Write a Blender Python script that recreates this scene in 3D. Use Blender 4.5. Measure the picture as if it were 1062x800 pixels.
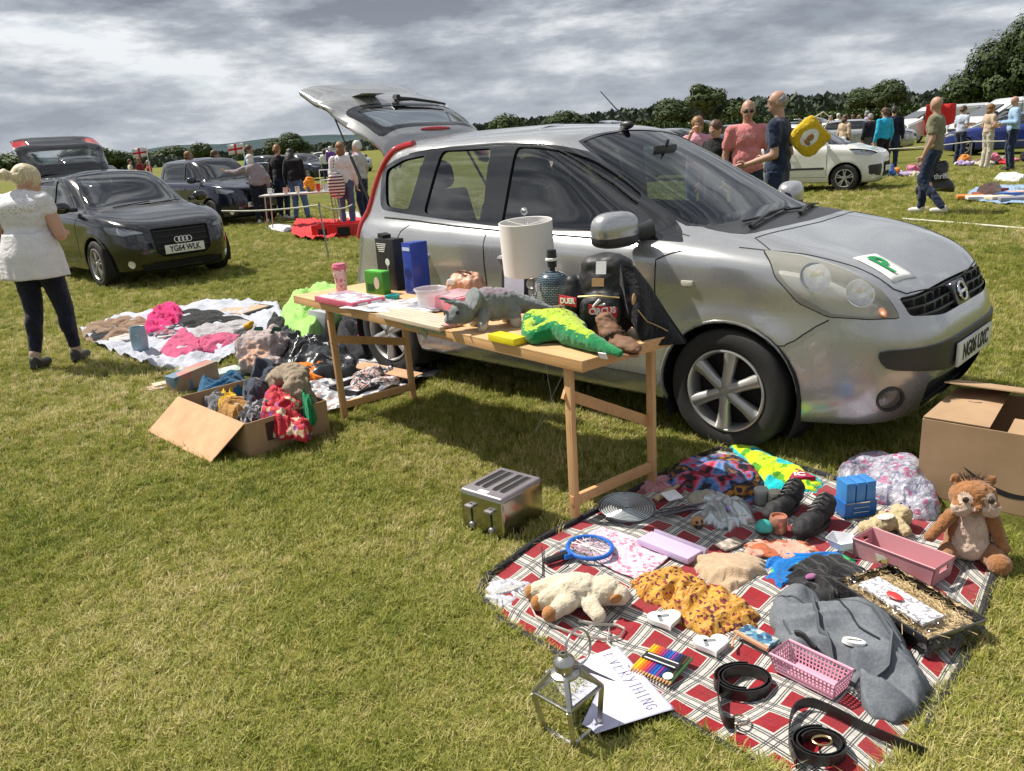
import bpy,bmesh,math,random
from mathutils import Vector,Matrix,Euler,noise
from mathutils.bvhtree import BVHTree
V=Vector
PI=math.pi
SC=bpy.context.scene
COL=SC.collection
for o in list(bpy.data.objects):
 bpy.data.objects.remove(o)
# ---------------------------------------------------------------- camera
CAM_F,CAM_TH,CAM_RO,CAM_H=853.3,0.2910,-0.0635,1.539
_F=V((0,math.cos(CAM_TH),-math.sin(CAM_TH)))
_R=V((1,0,0))
_U=V((0,math.sin(CAM_TH),math.cos(CAM_TH)))
CR=math.cos(CAM_RO)*_R+math.sin(CAM_RO)*_U
CU=-math.sin(CAM_RO)*_R+math.cos(CAM_RO)*_U
CC=V((0,0,CAM_H))
cam_d=bpy.data.cameras.new('camera')
cam_d.sensor_width=36
cam_d.lens=CAM_F/1062*36
cam_d.clip_start=0.05
cam_d.clip_end=6000
cam=bpy.data.objects.new('camera',cam_d)
COL.objects.link(cam)
cam.matrix_world=Matrix(((CR.x,CU.x,-_F.x,CC.x),(CR.y,CU.y,-_F.y,CC.y),(CR.z,CU.z,-_F.z,CC.z),(0,0,0,1)))
SC.camera=cam
def ray(u,v):
 return (_F+(u - 531)/CAM_F*CR - (v - 400)/CAM_F*CU)
def G(u,v,z=0.0):
 """survey mark: the point at height z that was measured at (u, v) on the plan photograph"""
 d=ray(u,v)
 return CC+d*((z - CC.z)/d.z)
def GY(u,v,Y):
 d=ray(u,v)
 return CC+d*(Y/d.y)
# ---------------------------------------------------------------- sky, sun, exposure
SUN_EL=math.radians(54)
SH_AZ = math.radians(-27)           # direction the shadows point
sd=V((math.cos(SH_AZ)*math.cos(SUN_EL),math.sin(SH_AZ)*math.cos(SUN_EL),-math.sin(SUN_EL)))
sun_d=bpy.data.lights.new('sun','SUN')
sun_d.energy=5.0
sun_d.angle=math.radians(0.55)
sun_d.color=(1.0,0.94,0.84)
sun=bpy.data.objects.new('sun',sun_d)
COL.objects.link(sun)
sun.rotation_euler=sd.to_track_quat('-Z','Y').to_euler()
W=bpy.data.worlds.new('World')
SC.world=W
W.use_nodes=True
nt=W.node_tree
bg=nt.nodes['Background']
sky=nt.nodes.new('ShaderNodeTexSky')
sky.sky_type='NISHITA'
sky.sun_disc=False
sky.sun_elevation=SUN_EL
sky.sun_rotation=math.atan2(-sd.x,-sd.y)
sky.altitude=50
bg.inputs['Strength'].default_value=0.1
def wn(t,**k):
 n=nt.nodes.new(t)
 for a,b in k.items():
  if a.startswith('_'):
   setattr(n,a[1:],b)
  else:
   n.inputs[a].default_value=b
 return n
def wl(a,b):
 nt.links.new(a,b)
tc=wn('ShaderNodeTexCoord')
sep=wn('ShaderNodeSeparateXYZ')
wl(tc.outputs['Generated'],sep.inputs[0])
zc=wn('ShaderNodeMath',_operation='MAXIMUM')
wl(sep.outputs['Z'],zc.inputs[0]); zc.inputs[1].default_value=0.0
za=wn('ShaderNodeMath',_operation='ADD')
wl(zc.outputs[0],za.inputs[0]); za.inputs[1].default_value=0.17
dx=wn('ShaderNodeMath',_operation='DIVIDE'); wl(sep.outputs['X'],dx.inputs[0]); wl(za.outputs[0],dx.inputs[1])
dy=wn('ShaderNodeMath',_operation='DIVIDE'); wl(sep.outputs['Y'],dy.inputs[0]); wl(za.outputs[0],dy.inputs[1])
cb=wn('ShaderNodeCombineXYZ'); wl(dx.outputs[0],cb.inputs[0]); wl(dy.outputs[0],cb.inputs[1])
n1=wn('ShaderNodeTexNoise',Scale=4.4,Detail=10.0,Roughness=0.60,Distortion=0.0)
mp=wn('ShaderNodeMapping'); mp.inputs['Scale'].default_value=(1.0,1.0,3.7); mp.inputs['Location'].default_value=(3.3,1.2,0.4)
wl(tc.outputs['Generated'],mp.inputs[0])
wl(mp.outputs[0],n1.inputs['Vector'])
r1=wn('ShaderNodeValToRGB')     # cloud tone: shaded bases to lit tops
wl(n1.outputs['Fac'],r1.inputs[0])
el=r1.color_ramp.elements
el[0].position=0.40; el[0].color=(1.75,1.95,2.35,1)
el[1].position=0.62; el[1].color=(6.6,6.8,7.0,1)
e=el.new(0.50); e.color=(3.1,3.35,3.75,1)
n2=wn('ShaderNodeTexNoise',Scale=0.55,Detail=6.0,Roughness=0.55)
wl(cb.outputs[0],n2.inputs['Vector'])
n2.inputs['Distortion'].default_value=0.6
r2=wn('ShaderNodeValToRGB')     # cover
wl(n2.outputs['Fac'],r2.inputs[0])
r2.color_ramp.elements[0].position=0.30; r2.color_ramp.elements[0].color=(0.55,0.55,0.55,1)
r2.color_ramp.elements[1].position=0.42; r2.color_ramp.elements[1].color=(1,1,1,1)
mx=wn('ShaderNodeMix',_data_type='RGBA')
hz=wn('ShaderNodeMapRange'); wl(sep.outputs['Z'],hz.inputs[0]); hz.inputs[1].default_value=0.0; hz.inputs[2].default_value=0.16; hz.inputs[3].default_value=0.42; hz.inputs[4].default_value=0.0
hm=wn('ShaderNodeMix',_data_type='RGBA'); wl(hz.outputs[0],hm.inputs[0]); wl(r1.outputs[0],hm.inputs[6]); hm.inputs[7].default_value=(4.3,4.55,4.9,1)
wl(r2.outputs[0],mx.inputs[0]); wl(sky.outputs[0],mx.inputs[6]); wl(hm.outputs[2],mx.inputs[7])
wl(mx.outputs[2],bg.inputs['Color'])
vs=SC.view_settings
vs.view_transform='Standard'
vs.look='None'
vs.exposure=0.47
vs.gamma=1.0
vs.use_curve_mapping=False
SC.render.engine='CYCLES'
SC.cycles.max_bounces=8
SC.cycles.transparent_max_bounces=12
SC.cycles.caustics_reflective=False
SC.cycles.caustics_refractive=False
SC.cycles.use_denoising=True
SC.cycles.sample_clamp_indirect=6
# ---------------------------------------------------------------- materials
MATS={}
class NT:
 """a tiny node-graph writer"""
 def __init__(s,name,rough=0.6,metal=0.0,spec=0.5):
  s.m=bpy.data.materials.new(name)
  s.m.use_nodes=True
  s.t=s.m.node_tree
  s.b=s.t.nodes['Principled BSDF']
  s.b.inputs['Roughness'].default_value=rough
  s.b.inputs['Metallic'].default_value=metal
  s.b.inputs['Specular IOR Level'].default_value=spec
  s.co=None
 def n(s,t,**k):
  n=s.t.nodes.new(t)
  for a,b in k.items():
   if a.startswith('_'):
    setattr(n,a[1:],b)
   elif hasattr(b,'is_linked'):
    s.t.links.new(b,n.inputs[a.replace('__',' ')])
   else:
    n.inputs[a.replace('__',' ')].default_value=b
  return n
 def l(s,a,b):
  s.t.links.new(a,b)
 def obj(s):
  if s.co is None:
   s.co=s.n('ShaderNodeTexCoord').outputs['Object']
  return s.co
 def noise(s,scale,detail=4.0,rough=0.55,vec=None,dist=0.0):
  n=s.n('ShaderNodeTexNoise',Scale=scale,Detail=detail,Roughness=rough,Distortion=dist)
  s.l(vec or s.obj(),n.inputs['Vector'])
  return n.outputs['Fac']
 def ramp(s,fac,stops,mode='LINEAR'):
  r=s.n('ShaderNodeValToRGB')
  r.color_ramp.interpolation=mode
  e=r.color_ramp.elements
  while len(e) < len(stops):
   e.new(0.5)
  for i,(p,c) in enumerate(stops):
   e[i].position=p
   c=c if hasattr(c,'__len__') else (c,c,c)
   e[i].color=(c[0],c[1],c[2],1)
  s.l(fac,r.inputs[0])
  return r.outputs[0]
 def math(s,op,a,b=None,c=None):
  n=s.n('ShaderNodeMath',_operation=op)
  for i,x in enumerate((a,b,c)):
   if x is None:
    continue
   if hasattr(x,'is_linked'):
    s.l(x,n.inputs[i])
   else:
    n.inputs[i].default_value=x
  return n.outputs[0]
 def mix(s,f,a,b,bt='MIX'):
  n=s.n('ShaderNodeMix',_data_type='RGBA',_blend_type=bt)
  for i,x in ((0,f),(6,a),(7,b)):
   if hasattr(x,'is_linked'):
    s.l(x,n.inputs[i])
   elif i == 0:
    n.inputs[0].default_value=x
   else:
    n.inputs[i].default_value=(x[0],x[1],x[2],1)
  return n.outputs[2]
 def xyz(s,vec=None):
  n=s.n('ShaderNodeSeparateXYZ')
  s.l(vec or s.obj(),n.inputs[0])
  return n.outputs
 def color(s,c):
  if hasattr(c,'is_linked'):
   s.l(c,s.b.inputs['Base Color'])
  else:
   s.b.inputs['Base Color'].default_value=(c[0],c[1],c[2],1)
 def bump(s,h,strength=0.3,dist=0.01):
  n=s.n('ShaderNodeBump',Strength=strength,Distance=dist)
  s.l(h,n.inputs['Height'])
  s.l(n.outputs[0],s.b.inputs['Normal'])
 def rough(s,r):
  s.l(r,s.b.inputs['Roughness'])
def shade(c,k):
 return tuple(min(1,max(0,x*k)) for x in c)
def mat(name,col,rough=0.6,metal=0.0,var=0.18,vs=9.0,bump=0.15,bs=60.0,bd=0.004,coat=0.0,trans=0.0,ior=1.45,
  alpha=1.0,spec=0.5,sheen=0.0,detail=4.0,emit=0.0,rv=0.0,crease=False):
 """solid procedural material: base colour with soft wear noise and fine bump"""
 if name in MATS:
  return MATS[name]
 s=NT(name,rough,metal,spec)
 if var > 0:
  s.color(s.ramp(s.noise(vs,detail),[(0.25,shade(col,1 - var)),(0.75,shade(col,1+var))]))
 else:
  s.color(col)
 if crease:
  s.bump(s.math('ADD',s.math('MULTIPLY',s.noise(16,5,.6,None,1.6),1.0),s.math('MULTIPLY',s.noise(bs,3),.12)),.75,.022)
 elif bump > 0:
  s.bump(s.noise(bs,5),bump,bd)
 if rv > 0:
  s.rough(s.ramp(s.noise(vs*1.7,5),[(0.3,max(0,rough - rv)),(0.7,min(1,rough+rv))]))
 if coat:
  s.b.inputs['Coat Weight'].default_value=coat
  s.b.inputs['Coat Roughness'].default_value=0.06
 if trans:
  s.b.inputs['Transmission Weight'].default_value=trans
  s.b.inputs['IOR'].default_value=ior
 if sheen:
  s.b.inputs['Sheen Weight'].default_value=sheen
 if alpha < 1:
  s.b.inputs['Alpha'].default_value=alpha
 if emit:
  s.b.inputs['Emission Color'].default_value=(col[0],col[1],col[2],1)
  s.b.inputs['Emission Strength'].default_value=emit
 MATS[name]=s.m
 return s.m
def cloth_mat(name,col,var=0.25,sheen=0.15,vs=14,rough=0.9):
 return mat(name,col,rough,0,var,vs,0.35,260,0.003,sheen=sheen,spec=0.2,crease=True)
def glass(name,tint=(0.75,0.82,0.8),dens=0.5,rough=0.02,refl=0.0,ior=1.5):
 """thin pane: part transparent, part mirror by fresnel"""
 if name in MATS:
  return MATS[name]
 m=bpy.data.materials.new(name)
 m.use_nodes=True
 t=m.node_tree
 t.nodes.clear()
 out=t.nodes.new('ShaderNodeOutputMaterial')
 tr=t.nodes.new('ShaderNodeBsdfTransparent')
 tr.inputs[0].default_value=(tint[0]*(1 - dens),tint[1]*(1 - dens),tint[2]*(1 - dens),1)
 gl=t.nodes.new('ShaderNodeBsdfGlossy')
 gl.inputs['Roughness'].default_value=rough
 gl.inputs['Color'].default_value=(1,1,1,1)
 fr=t.nodes.new('ShaderNodeFresnel')
 fr.inputs[0].default_value=ior
 mx=t.nodes.new('ShaderNodeMixShader')
 ad=t.nodes.new('ShaderNodeMath'); ad.operation='ADD'; ad.use_clamp=True; ad.inputs[1].default_value=refl
 t.links.new(fr.outputs[0],ad.inputs[0])
 t.links.new(ad.outputs[0],mx.inputs[0])
 t.links.new(tr.outputs[0],mx.inputs[1])
 t.links.new(gl.outputs[0],mx.inputs[2])
 t.links.new(mx.outputs[0],out.inputs[0])
 MATS[name]=m
 return m
# ---------------------------------------------------------------- mesh building
def rot(r):
 return Euler(r,'XYZ').to_matrix().to_4x4()
def TR(loc=(0,0,0),r=(0,0,0),s=1.0):
 sm=Matrix.Diagonal((s,s,s,1)) if not hasattr(s,'__len__') else Matrix.Diagonal((s[0],s[1],s[2],1))
 return Matrix.Translation(V(loc)) @ rot(r) @ sm
def link(o,parent=None):
 COL.objects.link(o)
 if parent is not None:
  o.parent=parent
 return o
class MB:
 def __init__(s,M=None):
  s.v,s.f,s.mi=[],[],[]
  s.M=M or Matrix.Identity(4)
 def add(s,vs,fs,mi=0,M=None):
  A=s.M @ M if M is not None else s.M
  b=len(s.v)
  s.v += [A @ V(p) for p in vs]
  for f in fs:
   s.f.append([b+i for i in f])
   s.mi.append(mi)
  return s
 def box(s,c,d,r=(0,0,0),mi=0,taper=1.0,M=None):
  x,y,z=d[0]/2,d[1]/2,d[2]/2
  k=taper
  vs=[(-x,-y,-z),(x,-y,-z),(x,y,-z),(-x,y,-z),(-x*k,-y*k,z),(x*k,-y*k,z),(x*k,y*k,z),(-x*k,y*k,z)]
  fs=[(3,2,1,0),(4,5,6,7),(0,1,5,4),(1,2,6,5),(2,3,7,6),(3,0,4,7)]
  A=TR(c,r)
  return s.add(vs,fs,mi,M @ A if M is not None else A)
 def beam(s,a,b,w,h,mi=0,up=(0,0,1)):
  a,b=V(a),V(b)
  d=b - a
  x=d.normalized()
  y=V(up).cross(x)
  if y.length < 1e-5:
   y=V((0,1,0)).cross(x)
  y.normalize()
  z=x.cross(y)
  A=Matrix(((x.x,y.x,z.x,0),(x.y,y.y,z.y,0),(x.z,y.z,z.z,0),(0,0,0,1)))
  A=Matrix.Translation((a+b)/2) @ A
  return s.box((0,0,0),(d.length,w,h),mi=mi,M=A)
 def tube(s,pts,r,n=8,closed=False,mi=0,caps=True,flat=1.0):
  pts=[V(p) for p in pts]
  m=len(pts)
  rs=r if hasattr(r,'__len__') else [r]*m
  vs,fs=[],[]
  pn=None
  for i,p in enumerate(pts):
   if closed:
    t=pts[(i+1) % m] - pts[i - 1]
   else:
    t=pts[min(i+1,m - 1)] - pts[max(i - 1,0)]
   t.normalize()
   if pn is None:
    a=V((0,0,1)) if abs(t.z) < 0.9 else V((1,0,0))
    nrm=(a - t*a.dot(t)).normalized()
   else:
    nrm=(pn - t*pn.dot(t))
    nrm=nrm.normalized() if nrm.length > 1e-6 else t.orthogonal().normalized()
   pn=nrm
   bn=t.cross(nrm)
   for k in range(n):
    a=2*PI*k/n
    vs.append(p+nrm*(math.cos(a)*rs[i])+bn*(math.sin(a)*rs[i]*flat))
  rng=m if closed else m - 1
  for i in range(rng):
   for k in range(n):
    a,b=i*n+k,i*n+(k+1) % n
    c,d=((i+1) % m)*n+(k+1) % n,((i+1) % m)*n+k
    fs.append((a,b,c,d))
  if caps and not closed:
   fs.append(tuple(range(n - 1,-1,-1)))
   fs.append(tuple((m - 1)*n+k for k in range(n)))
  return s.add(vs,fs,mi)
 def lathe(s,prof,n=24,c=(0,0,0),r=(0,0,0),mi=0,sx=1.0,sy=1.0,mis=None,caps=True):
  vs,fs=[],[]
  m=len(prof)
  for (rr,z) in prof:
   for k in range(n):
    a=2*PI*k/n
    vs.append((rr*math.cos(a)*sx,rr*math.sin(a)*sy,z))
  A=TR(c,r)
  for i in range(m - 1):
   f1=[]
   for k in range(n):
    a,b=i*n+k,i*n+(k+1) % n
    f1.append((a,b,b+n,a+n))
   if mis:
    b0=len(s.v)
   fs += f1
  if caps and prof[0][0] > 1e-6:
   fs.append(tuple(range(n - 1,-1,-1)))
  if caps and prof[-1][0] > 1e-6:
   fs.append(tuple((m - 1)*n+k for k in range(n)))
  return s.add(vs,fs,mi,A)
 def ell(s,c,d,r=(0,0,0),nu=14,nv=9,mi=0,e=1.0):
  vs,fs=[(0,0,-1.0)],[]
  for j in range(1,nv):
   b=-PI/2+PI*j/nv
   for k in range(nu):
    a=2*PI*k/nu
    x,y,z=math.cos(b)*math.cos(a),math.cos(b)*math.sin(a),math.sin(b)
    if e != 1.0:
     x,y,z=[math.copysign(abs(q) ** e,q) for q in (x,y,z)]
    vs.append((x,y,z))
  vs.append((0,0,1.0))
  for k in range(nu):
   fs.append((0,1+(k+1) % nu,1+k))
   q=1+(nv - 2)*nu
   fs.append((len(vs) - 1,q+k,q+(k+1) % nu))
  for j in range(nv - 2):
   for k in range(nu):
    a,b=1+j*nu+k,1+j*nu+(k+1) % nu
    fs.append((a,b,b+nu,a+nu))
  return s.add(vs,fs,mi,TR(c,r,(d[0]/2,d[1]/2,d[2]/2)))
 def prism(s,poly,z0,z1,mi=0,M=None):
  n=len(poly)
  vs=[(p[0],p[1],z0) for p in poly]+[(p[0],p[1],z1) for p in poly]
  fs=[tuple(range(n - 1,-1,-1)),tuple(range(n,2*n))]
  fs += [(i,(i+1) % n,n+(i+1) % n,n+i) for i in range(n)]
  return s.add(vs,fs,mi,M)
 def grid(s,f,nu,nv,mi=0,M=None,wrap=False):
  vs=[f(i/(nu - (0 if wrap else 1)),j/(nv - 1)) for j in range(nv) for i in range(nu)]
  fs=[]
  for j in range(nv - 1):
   for i in range(nu if wrap else nu - 1):
    a,b=j*nu+i,j*nu+(i+1) % nu
    fs.append((a,b,b+nu,a+nu))
  return s.add(vs,fs,mi,M)
 def cap(s,a,b,ra,rb,n=10,mi=0):
  """tapered capsule"""
  a,b=V(a),V(b)
  d=b - a
  L=max(d.length,1e-6)
  q=V((0,0,1)).rotation_difference(d/L).to_matrix().to_4x4()
  prof=[]
  for j in range(5):
   t=-PI/2+(PI/2)*j/4
   prof.append((max(ra*math.cos(t),0),ra*math.sin(t)))
  for j in range(5):
   t=(PI/2)*j/4
   prof.append((max(rb*math.cos(t),0),L+rb*math.sin(t)))
  keep=s.M
  s.M=s.M @ Matrix.Translation(a) @ q
  s.lathe([(max(p[0],1e-5),p[1]) for p in prof],n,mi=mi)
  s.M=keep
  return s
 def mesh(s,name):
  me=bpy.data.meshes.new(name)
  me.from_pydata([tuple(p) for p in s.v],[],s.f)
  me.polygons.foreach_set('material_index',s.mi)
  return me
 def build(s,name,mats,parent=None,smooth=True,bevel=0.0,seg=2,ang=40,fix=True,loc=None,r=None):
  me=s.mesh(name)
  ms=mats if isinstance(mats,(list,tuple)) else [mats]
  for m in ms:
   me.materials.append(m)
  bm=bmesh.new()
  bm.from_mesh(me)
  if fix:
   bmesh.ops.remove_doubles(bm,verts=bm.verts,dist=1e-5)
   bmesh.ops.recalc_face_normals(bm,faces=bm.faces)
  if bevel > 0:
   es=[e for e in bm.edges if e.is_manifold and e.calc_face_angle(0) > math.radians(35)]
   bmesh.ops.bevel(bm,geom=es,offset=bevel,segments=seg,profile=0.6,affect='EDGES',clamp_overlap=True)
  bm.to_mesh(me)
  bm.free()
  if smooth:
   me.shade_smooth()
   me.set_sharp_from_angle(angle=math.radians(ang))
  o=bpy.data.objects.new(name,me)
  if loc is not None:
   o.location=loc
  if r is not None:
   o.rotation_euler=r
  return link(o,parent)
def tag(o,label=None,cat=None,group=None,kind=None):
 if label: o['label']=label
 if cat: o['category']=cat
 if group: o['group']=group
 if kind: o['kind']=kind
 return o
def thing(name,label,cat,loc=(0,0,0),rz=0.0,group=None,r=None):
 o=bpy.data.objects.new(name,None)
 o.empty_display_size=0.1
 o.location=loc
 o.rotation_euler=r if r is not None else (0,0,rz)
 link(o)
 return tag(o,label,cat,group)
def place(o,loc,rz=0.0,r=None):
 o.location=loc
 o.rotation_euler=r if r is not None else (0,0,rz)
 return o
def copy_tree(o,parent=None):
 c=o.copy()
 COL.objects.link(c)
 if parent is not None:
  c.parent=parent
 for ch in list(o.children):
  copy_tree(ch,c)
 return c
def finish(o,mods):
 """apply modifiers by evaluating the object"""
 dg=bpy.context.evaluated_depsgraph_get()
 dg.update()
 me=bpy.data.meshes.new_from_object(o.evaluated_get(dg))
 o.modifiers.clear()
 old=o.data
 o.data=me
 me.name=old.name
 bpy.data.meshes.remove(old)
 return o
def blob(mb,name,mats,parent=None,voxel=0.01,smooth=4,matfn=None,disp=0.0,ds=30.0,fac=0.5,seed=0):
 """one continuous skin over a set of overlapping shapes"""
 o=mb.build(name,mats,parent,smooth=False,fix=False)
 m=o.modifiers.new('r','REMESH'); m.mode='VOXEL'; m.voxel_size=voxel
 if smooth:
  q=o.modifiers.new('s','SMOOTH'); q.iterations=smooth; q.factor=fac
 finish(o,None)
 me=o.data
 if disp:
  vs=[v.co+v.normal*disp*noise.fractal(v.co*ds+V((seed,seed,0)),0.6,2.0,3) for v in me.vertices]
  for v,c in zip(me.vertices,vs):
   v.co=c
 ms=mats if isinstance(mats,(list,tuple)) else [mats]
 if len(me.materials) == 0:
  for x in ms:
   me.materials.append(x)
 if matfn:
  for p in me.polygons:
   p.material_index=matfn(p.center,p.normal)
 else:
  me.polygons.foreach_set('material_index',[0]*len(me.polygons))
 me.shade_smooth()
 return o
def text(s,size,depth=0.0008,parent=None,name='lettering',m=None,M=None,align='CENTER',sx=1.0,bold=0.0,font=None):
 c=bpy.data.curves.new('t','FONT')
 c.body=s
 c.size=size
 c.extrude=depth
 c.offset=bold
 c.align_x=align
 c.align_y='CENTER'
 c.resolution_u=3
 t=bpy.data.objects.new('t',c)
 COL.objects.link(t)
 dg=bpy.context.evaluated_depsgraph_get()
 me=bpy.data.meshes.new_from_object(t.evaluated_get(dg))
 bpy.data.objects.remove(t)
 bpy.data.curves.remove(c)
 me.name=name
 me.transform(Matrix.Diagonal((sx,1,1,1)))
 if M is not None:
  me.transform(M)
 me.materials.clear()
 me.materials.append(m)
 o=bpy.data.objects.new(name,me)
 return link(o,parent)
def fr(p,ds=1.0,seed=0.0,oct=3):
 return noise.fractal(V(p)*ds+V((seed*7.3,seed*3.1,seed)),0.7,2.1,oct)
def ridge(p,ds=1.0,seed=0.0):
 q=V(p)*ds+V((seed*5.1,seed*9.7,seed))
 return 1 - abs(noise.noise(q))*2
# ---------------------------------------------------------------- common materials
M_black=mat('black_plastic',(0.018,0.018,0.02),0.45,bump=0.1)
M_rubber=mat('tyre_rubber',(0.022,0.021,0.02),0.8,bump=0.3,bs=90)
M_chrome=mat('chrome',(0.75,0.76,0.78),0.12,1.0,var=0.04,bump=0.03)
M_white=mat('white_plastic',(0.75,0.75,0.73),0.4)
M_paper=mat('white_paper',(0.78,0.78,0.8),0.8,bump=0.08)
M_ink=mat('black_ink',(0.015,0.015,0.018),0.6,bump=0)
M_interior=mat('dark_upholstery',(0.022,0.023,0.026),0.9)
M_plate_w=mat('number_plate_white',(0.72,0.72,0.68),0.35,bump=0.0)
# ---------------------------------------------------------------- the field
R5=random.Random(5)
def hgt(x,y):
 """the field rolls very gently beyond the stalls"""
 d=math.hypot(x,y)
 k=max(0.0,min(1.0,(d - 60)/200))
 return k*k*2.0*math.sin(x*.012+1)
def mk_ground():
 s=NT('mown_grass_ground',.95,0,.15)
 g=s.n('ShaderNodeTexCoord').outputs['Object']
 big=s.noise(.35,6,.6,g)
 med=s.noise(2.3,6,.65,g)
 fine=s.noise(42,8,.7,g)
 vf=s.noise(160,4,.7,g)
 a=s.ramp(med,[(.30,(.115,.13,.026)),(.52,(.17,.172,.040)),(.72,(.235,.21,.072))])
 b=s.ramp(big,[(.35,(.75,.82,.72)),(.65,(1.15,1.08,1.0))])
 c=s.mix(1.0,a,b,'MULTIPLY')
 f=s.ramp(fine,[(.28,(.42,.46,.40)),(.5,(.95,.97,.92)),(.74,(1.55,1.45,1.35))])
 c=s.mix(1.0,c,f,'MULTIPLY')
 f2=s.ramp(vf,[(.3,(.6,.65,.6)),(.7,(1.35,1.3,1.25))])
 c=s.mix(.8,c,f2,'MULTIPLY')
 s.color(c)
 h=s.math('ADD',s.math('MULTIPLY',fine,1.0),s.math('MULTIPLY',vf,.5))
 s.bump(h,.9,.035)
 mb=MB()
 n=60
 xs=[math.copysign(abs(t) ** 2.6,t)*1600 for t in [-1+2*i/n for i in range(n+1)]]
 ys=[-60+(abs(t) ** 2.6)*2400 for t in [i/n for i in range(n+1)]]
 vs=[(x,y,hgt(x,y)) for y in ys for x in xs]
 fs=[(j*(n+1)+i,j*(n+1)+i+1,(j+1)*(n+1)+i+1,(j+1)*(n+1)+i) for j in range(n) for i in range(n)]
 mb.add(vs,fs)
 o=mb.build('ground',s.m,fix=False)
 tag(o,kind='structure')
mk_ground()
# outlines on the ground where cloth, card and blankets lie: no blades grow through them
CLEAR=[]
def clear_px(pts):
 CLEAR.append([tuple(G(u,v))[:2] for u,v in pts])
def inside(p,poly):
 c=False
 n=len(poly)
 for i in range(n):
  a,b=poly[i - 1],poly[i]
  if (a[1] > p[1]) != (b[1] > p[1]) and p[0] < (b[0] - a[0])*(p[1] - a[1])/(b[1] - a[1])+a[0]:
   c=not c
 return c
BLANKET=[(497,618),(505,600),(560,560),(600,540),(655,512),(690,492),(745,468),(800,480),(860,500),(935,530),(1000,545),(1036,570),(1040,600),(1016,640),(1000,690),(975,730),(940,792),(900,830),(830,850),(800,800),(745,775),(700,748),(650,722),(615,702),(560,670),(520,645)]
SHEET_A=[(82,345),(120,330),(190,318),(240,313),(292,315),(300,335),(250,365),(225,378),(170,384),(130,372),(100,358)]
SHEET_B=[(158,395),(200,385),(250,378),(330,365),(400,362),(450,385),(430,412),(340,430),(290,420),(200,412)]
for P_ in (BLANKET,SHEET_A,SHEET_B):
 clear_px(P_)
clear_px([(255,335),(330,290),(375,300),(440,360),(380,380),(300,378),(240,365)])
clear_px([(605,690),(635,672),(700,742),(632,784),(600,765)])
clear_px([(567,745),(590,735),(622,750),(620,770),(590,775)])
clear_px([(478,548),(515,525),(560,545),(520,568)])
clear_px([(250,455),(340,430),(330,400),(215,400),(200,420)])
clear_px([(962,480),(975,530),(1100,575),(1120,500),(1040,470)])
clear_px([(865,500),(880,472),(960,472),(985,510),(975,535),(900,520)])
clear_px([(275,236),(303,228),(375,238),(372,246),(330,250),(303,246)])
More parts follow.
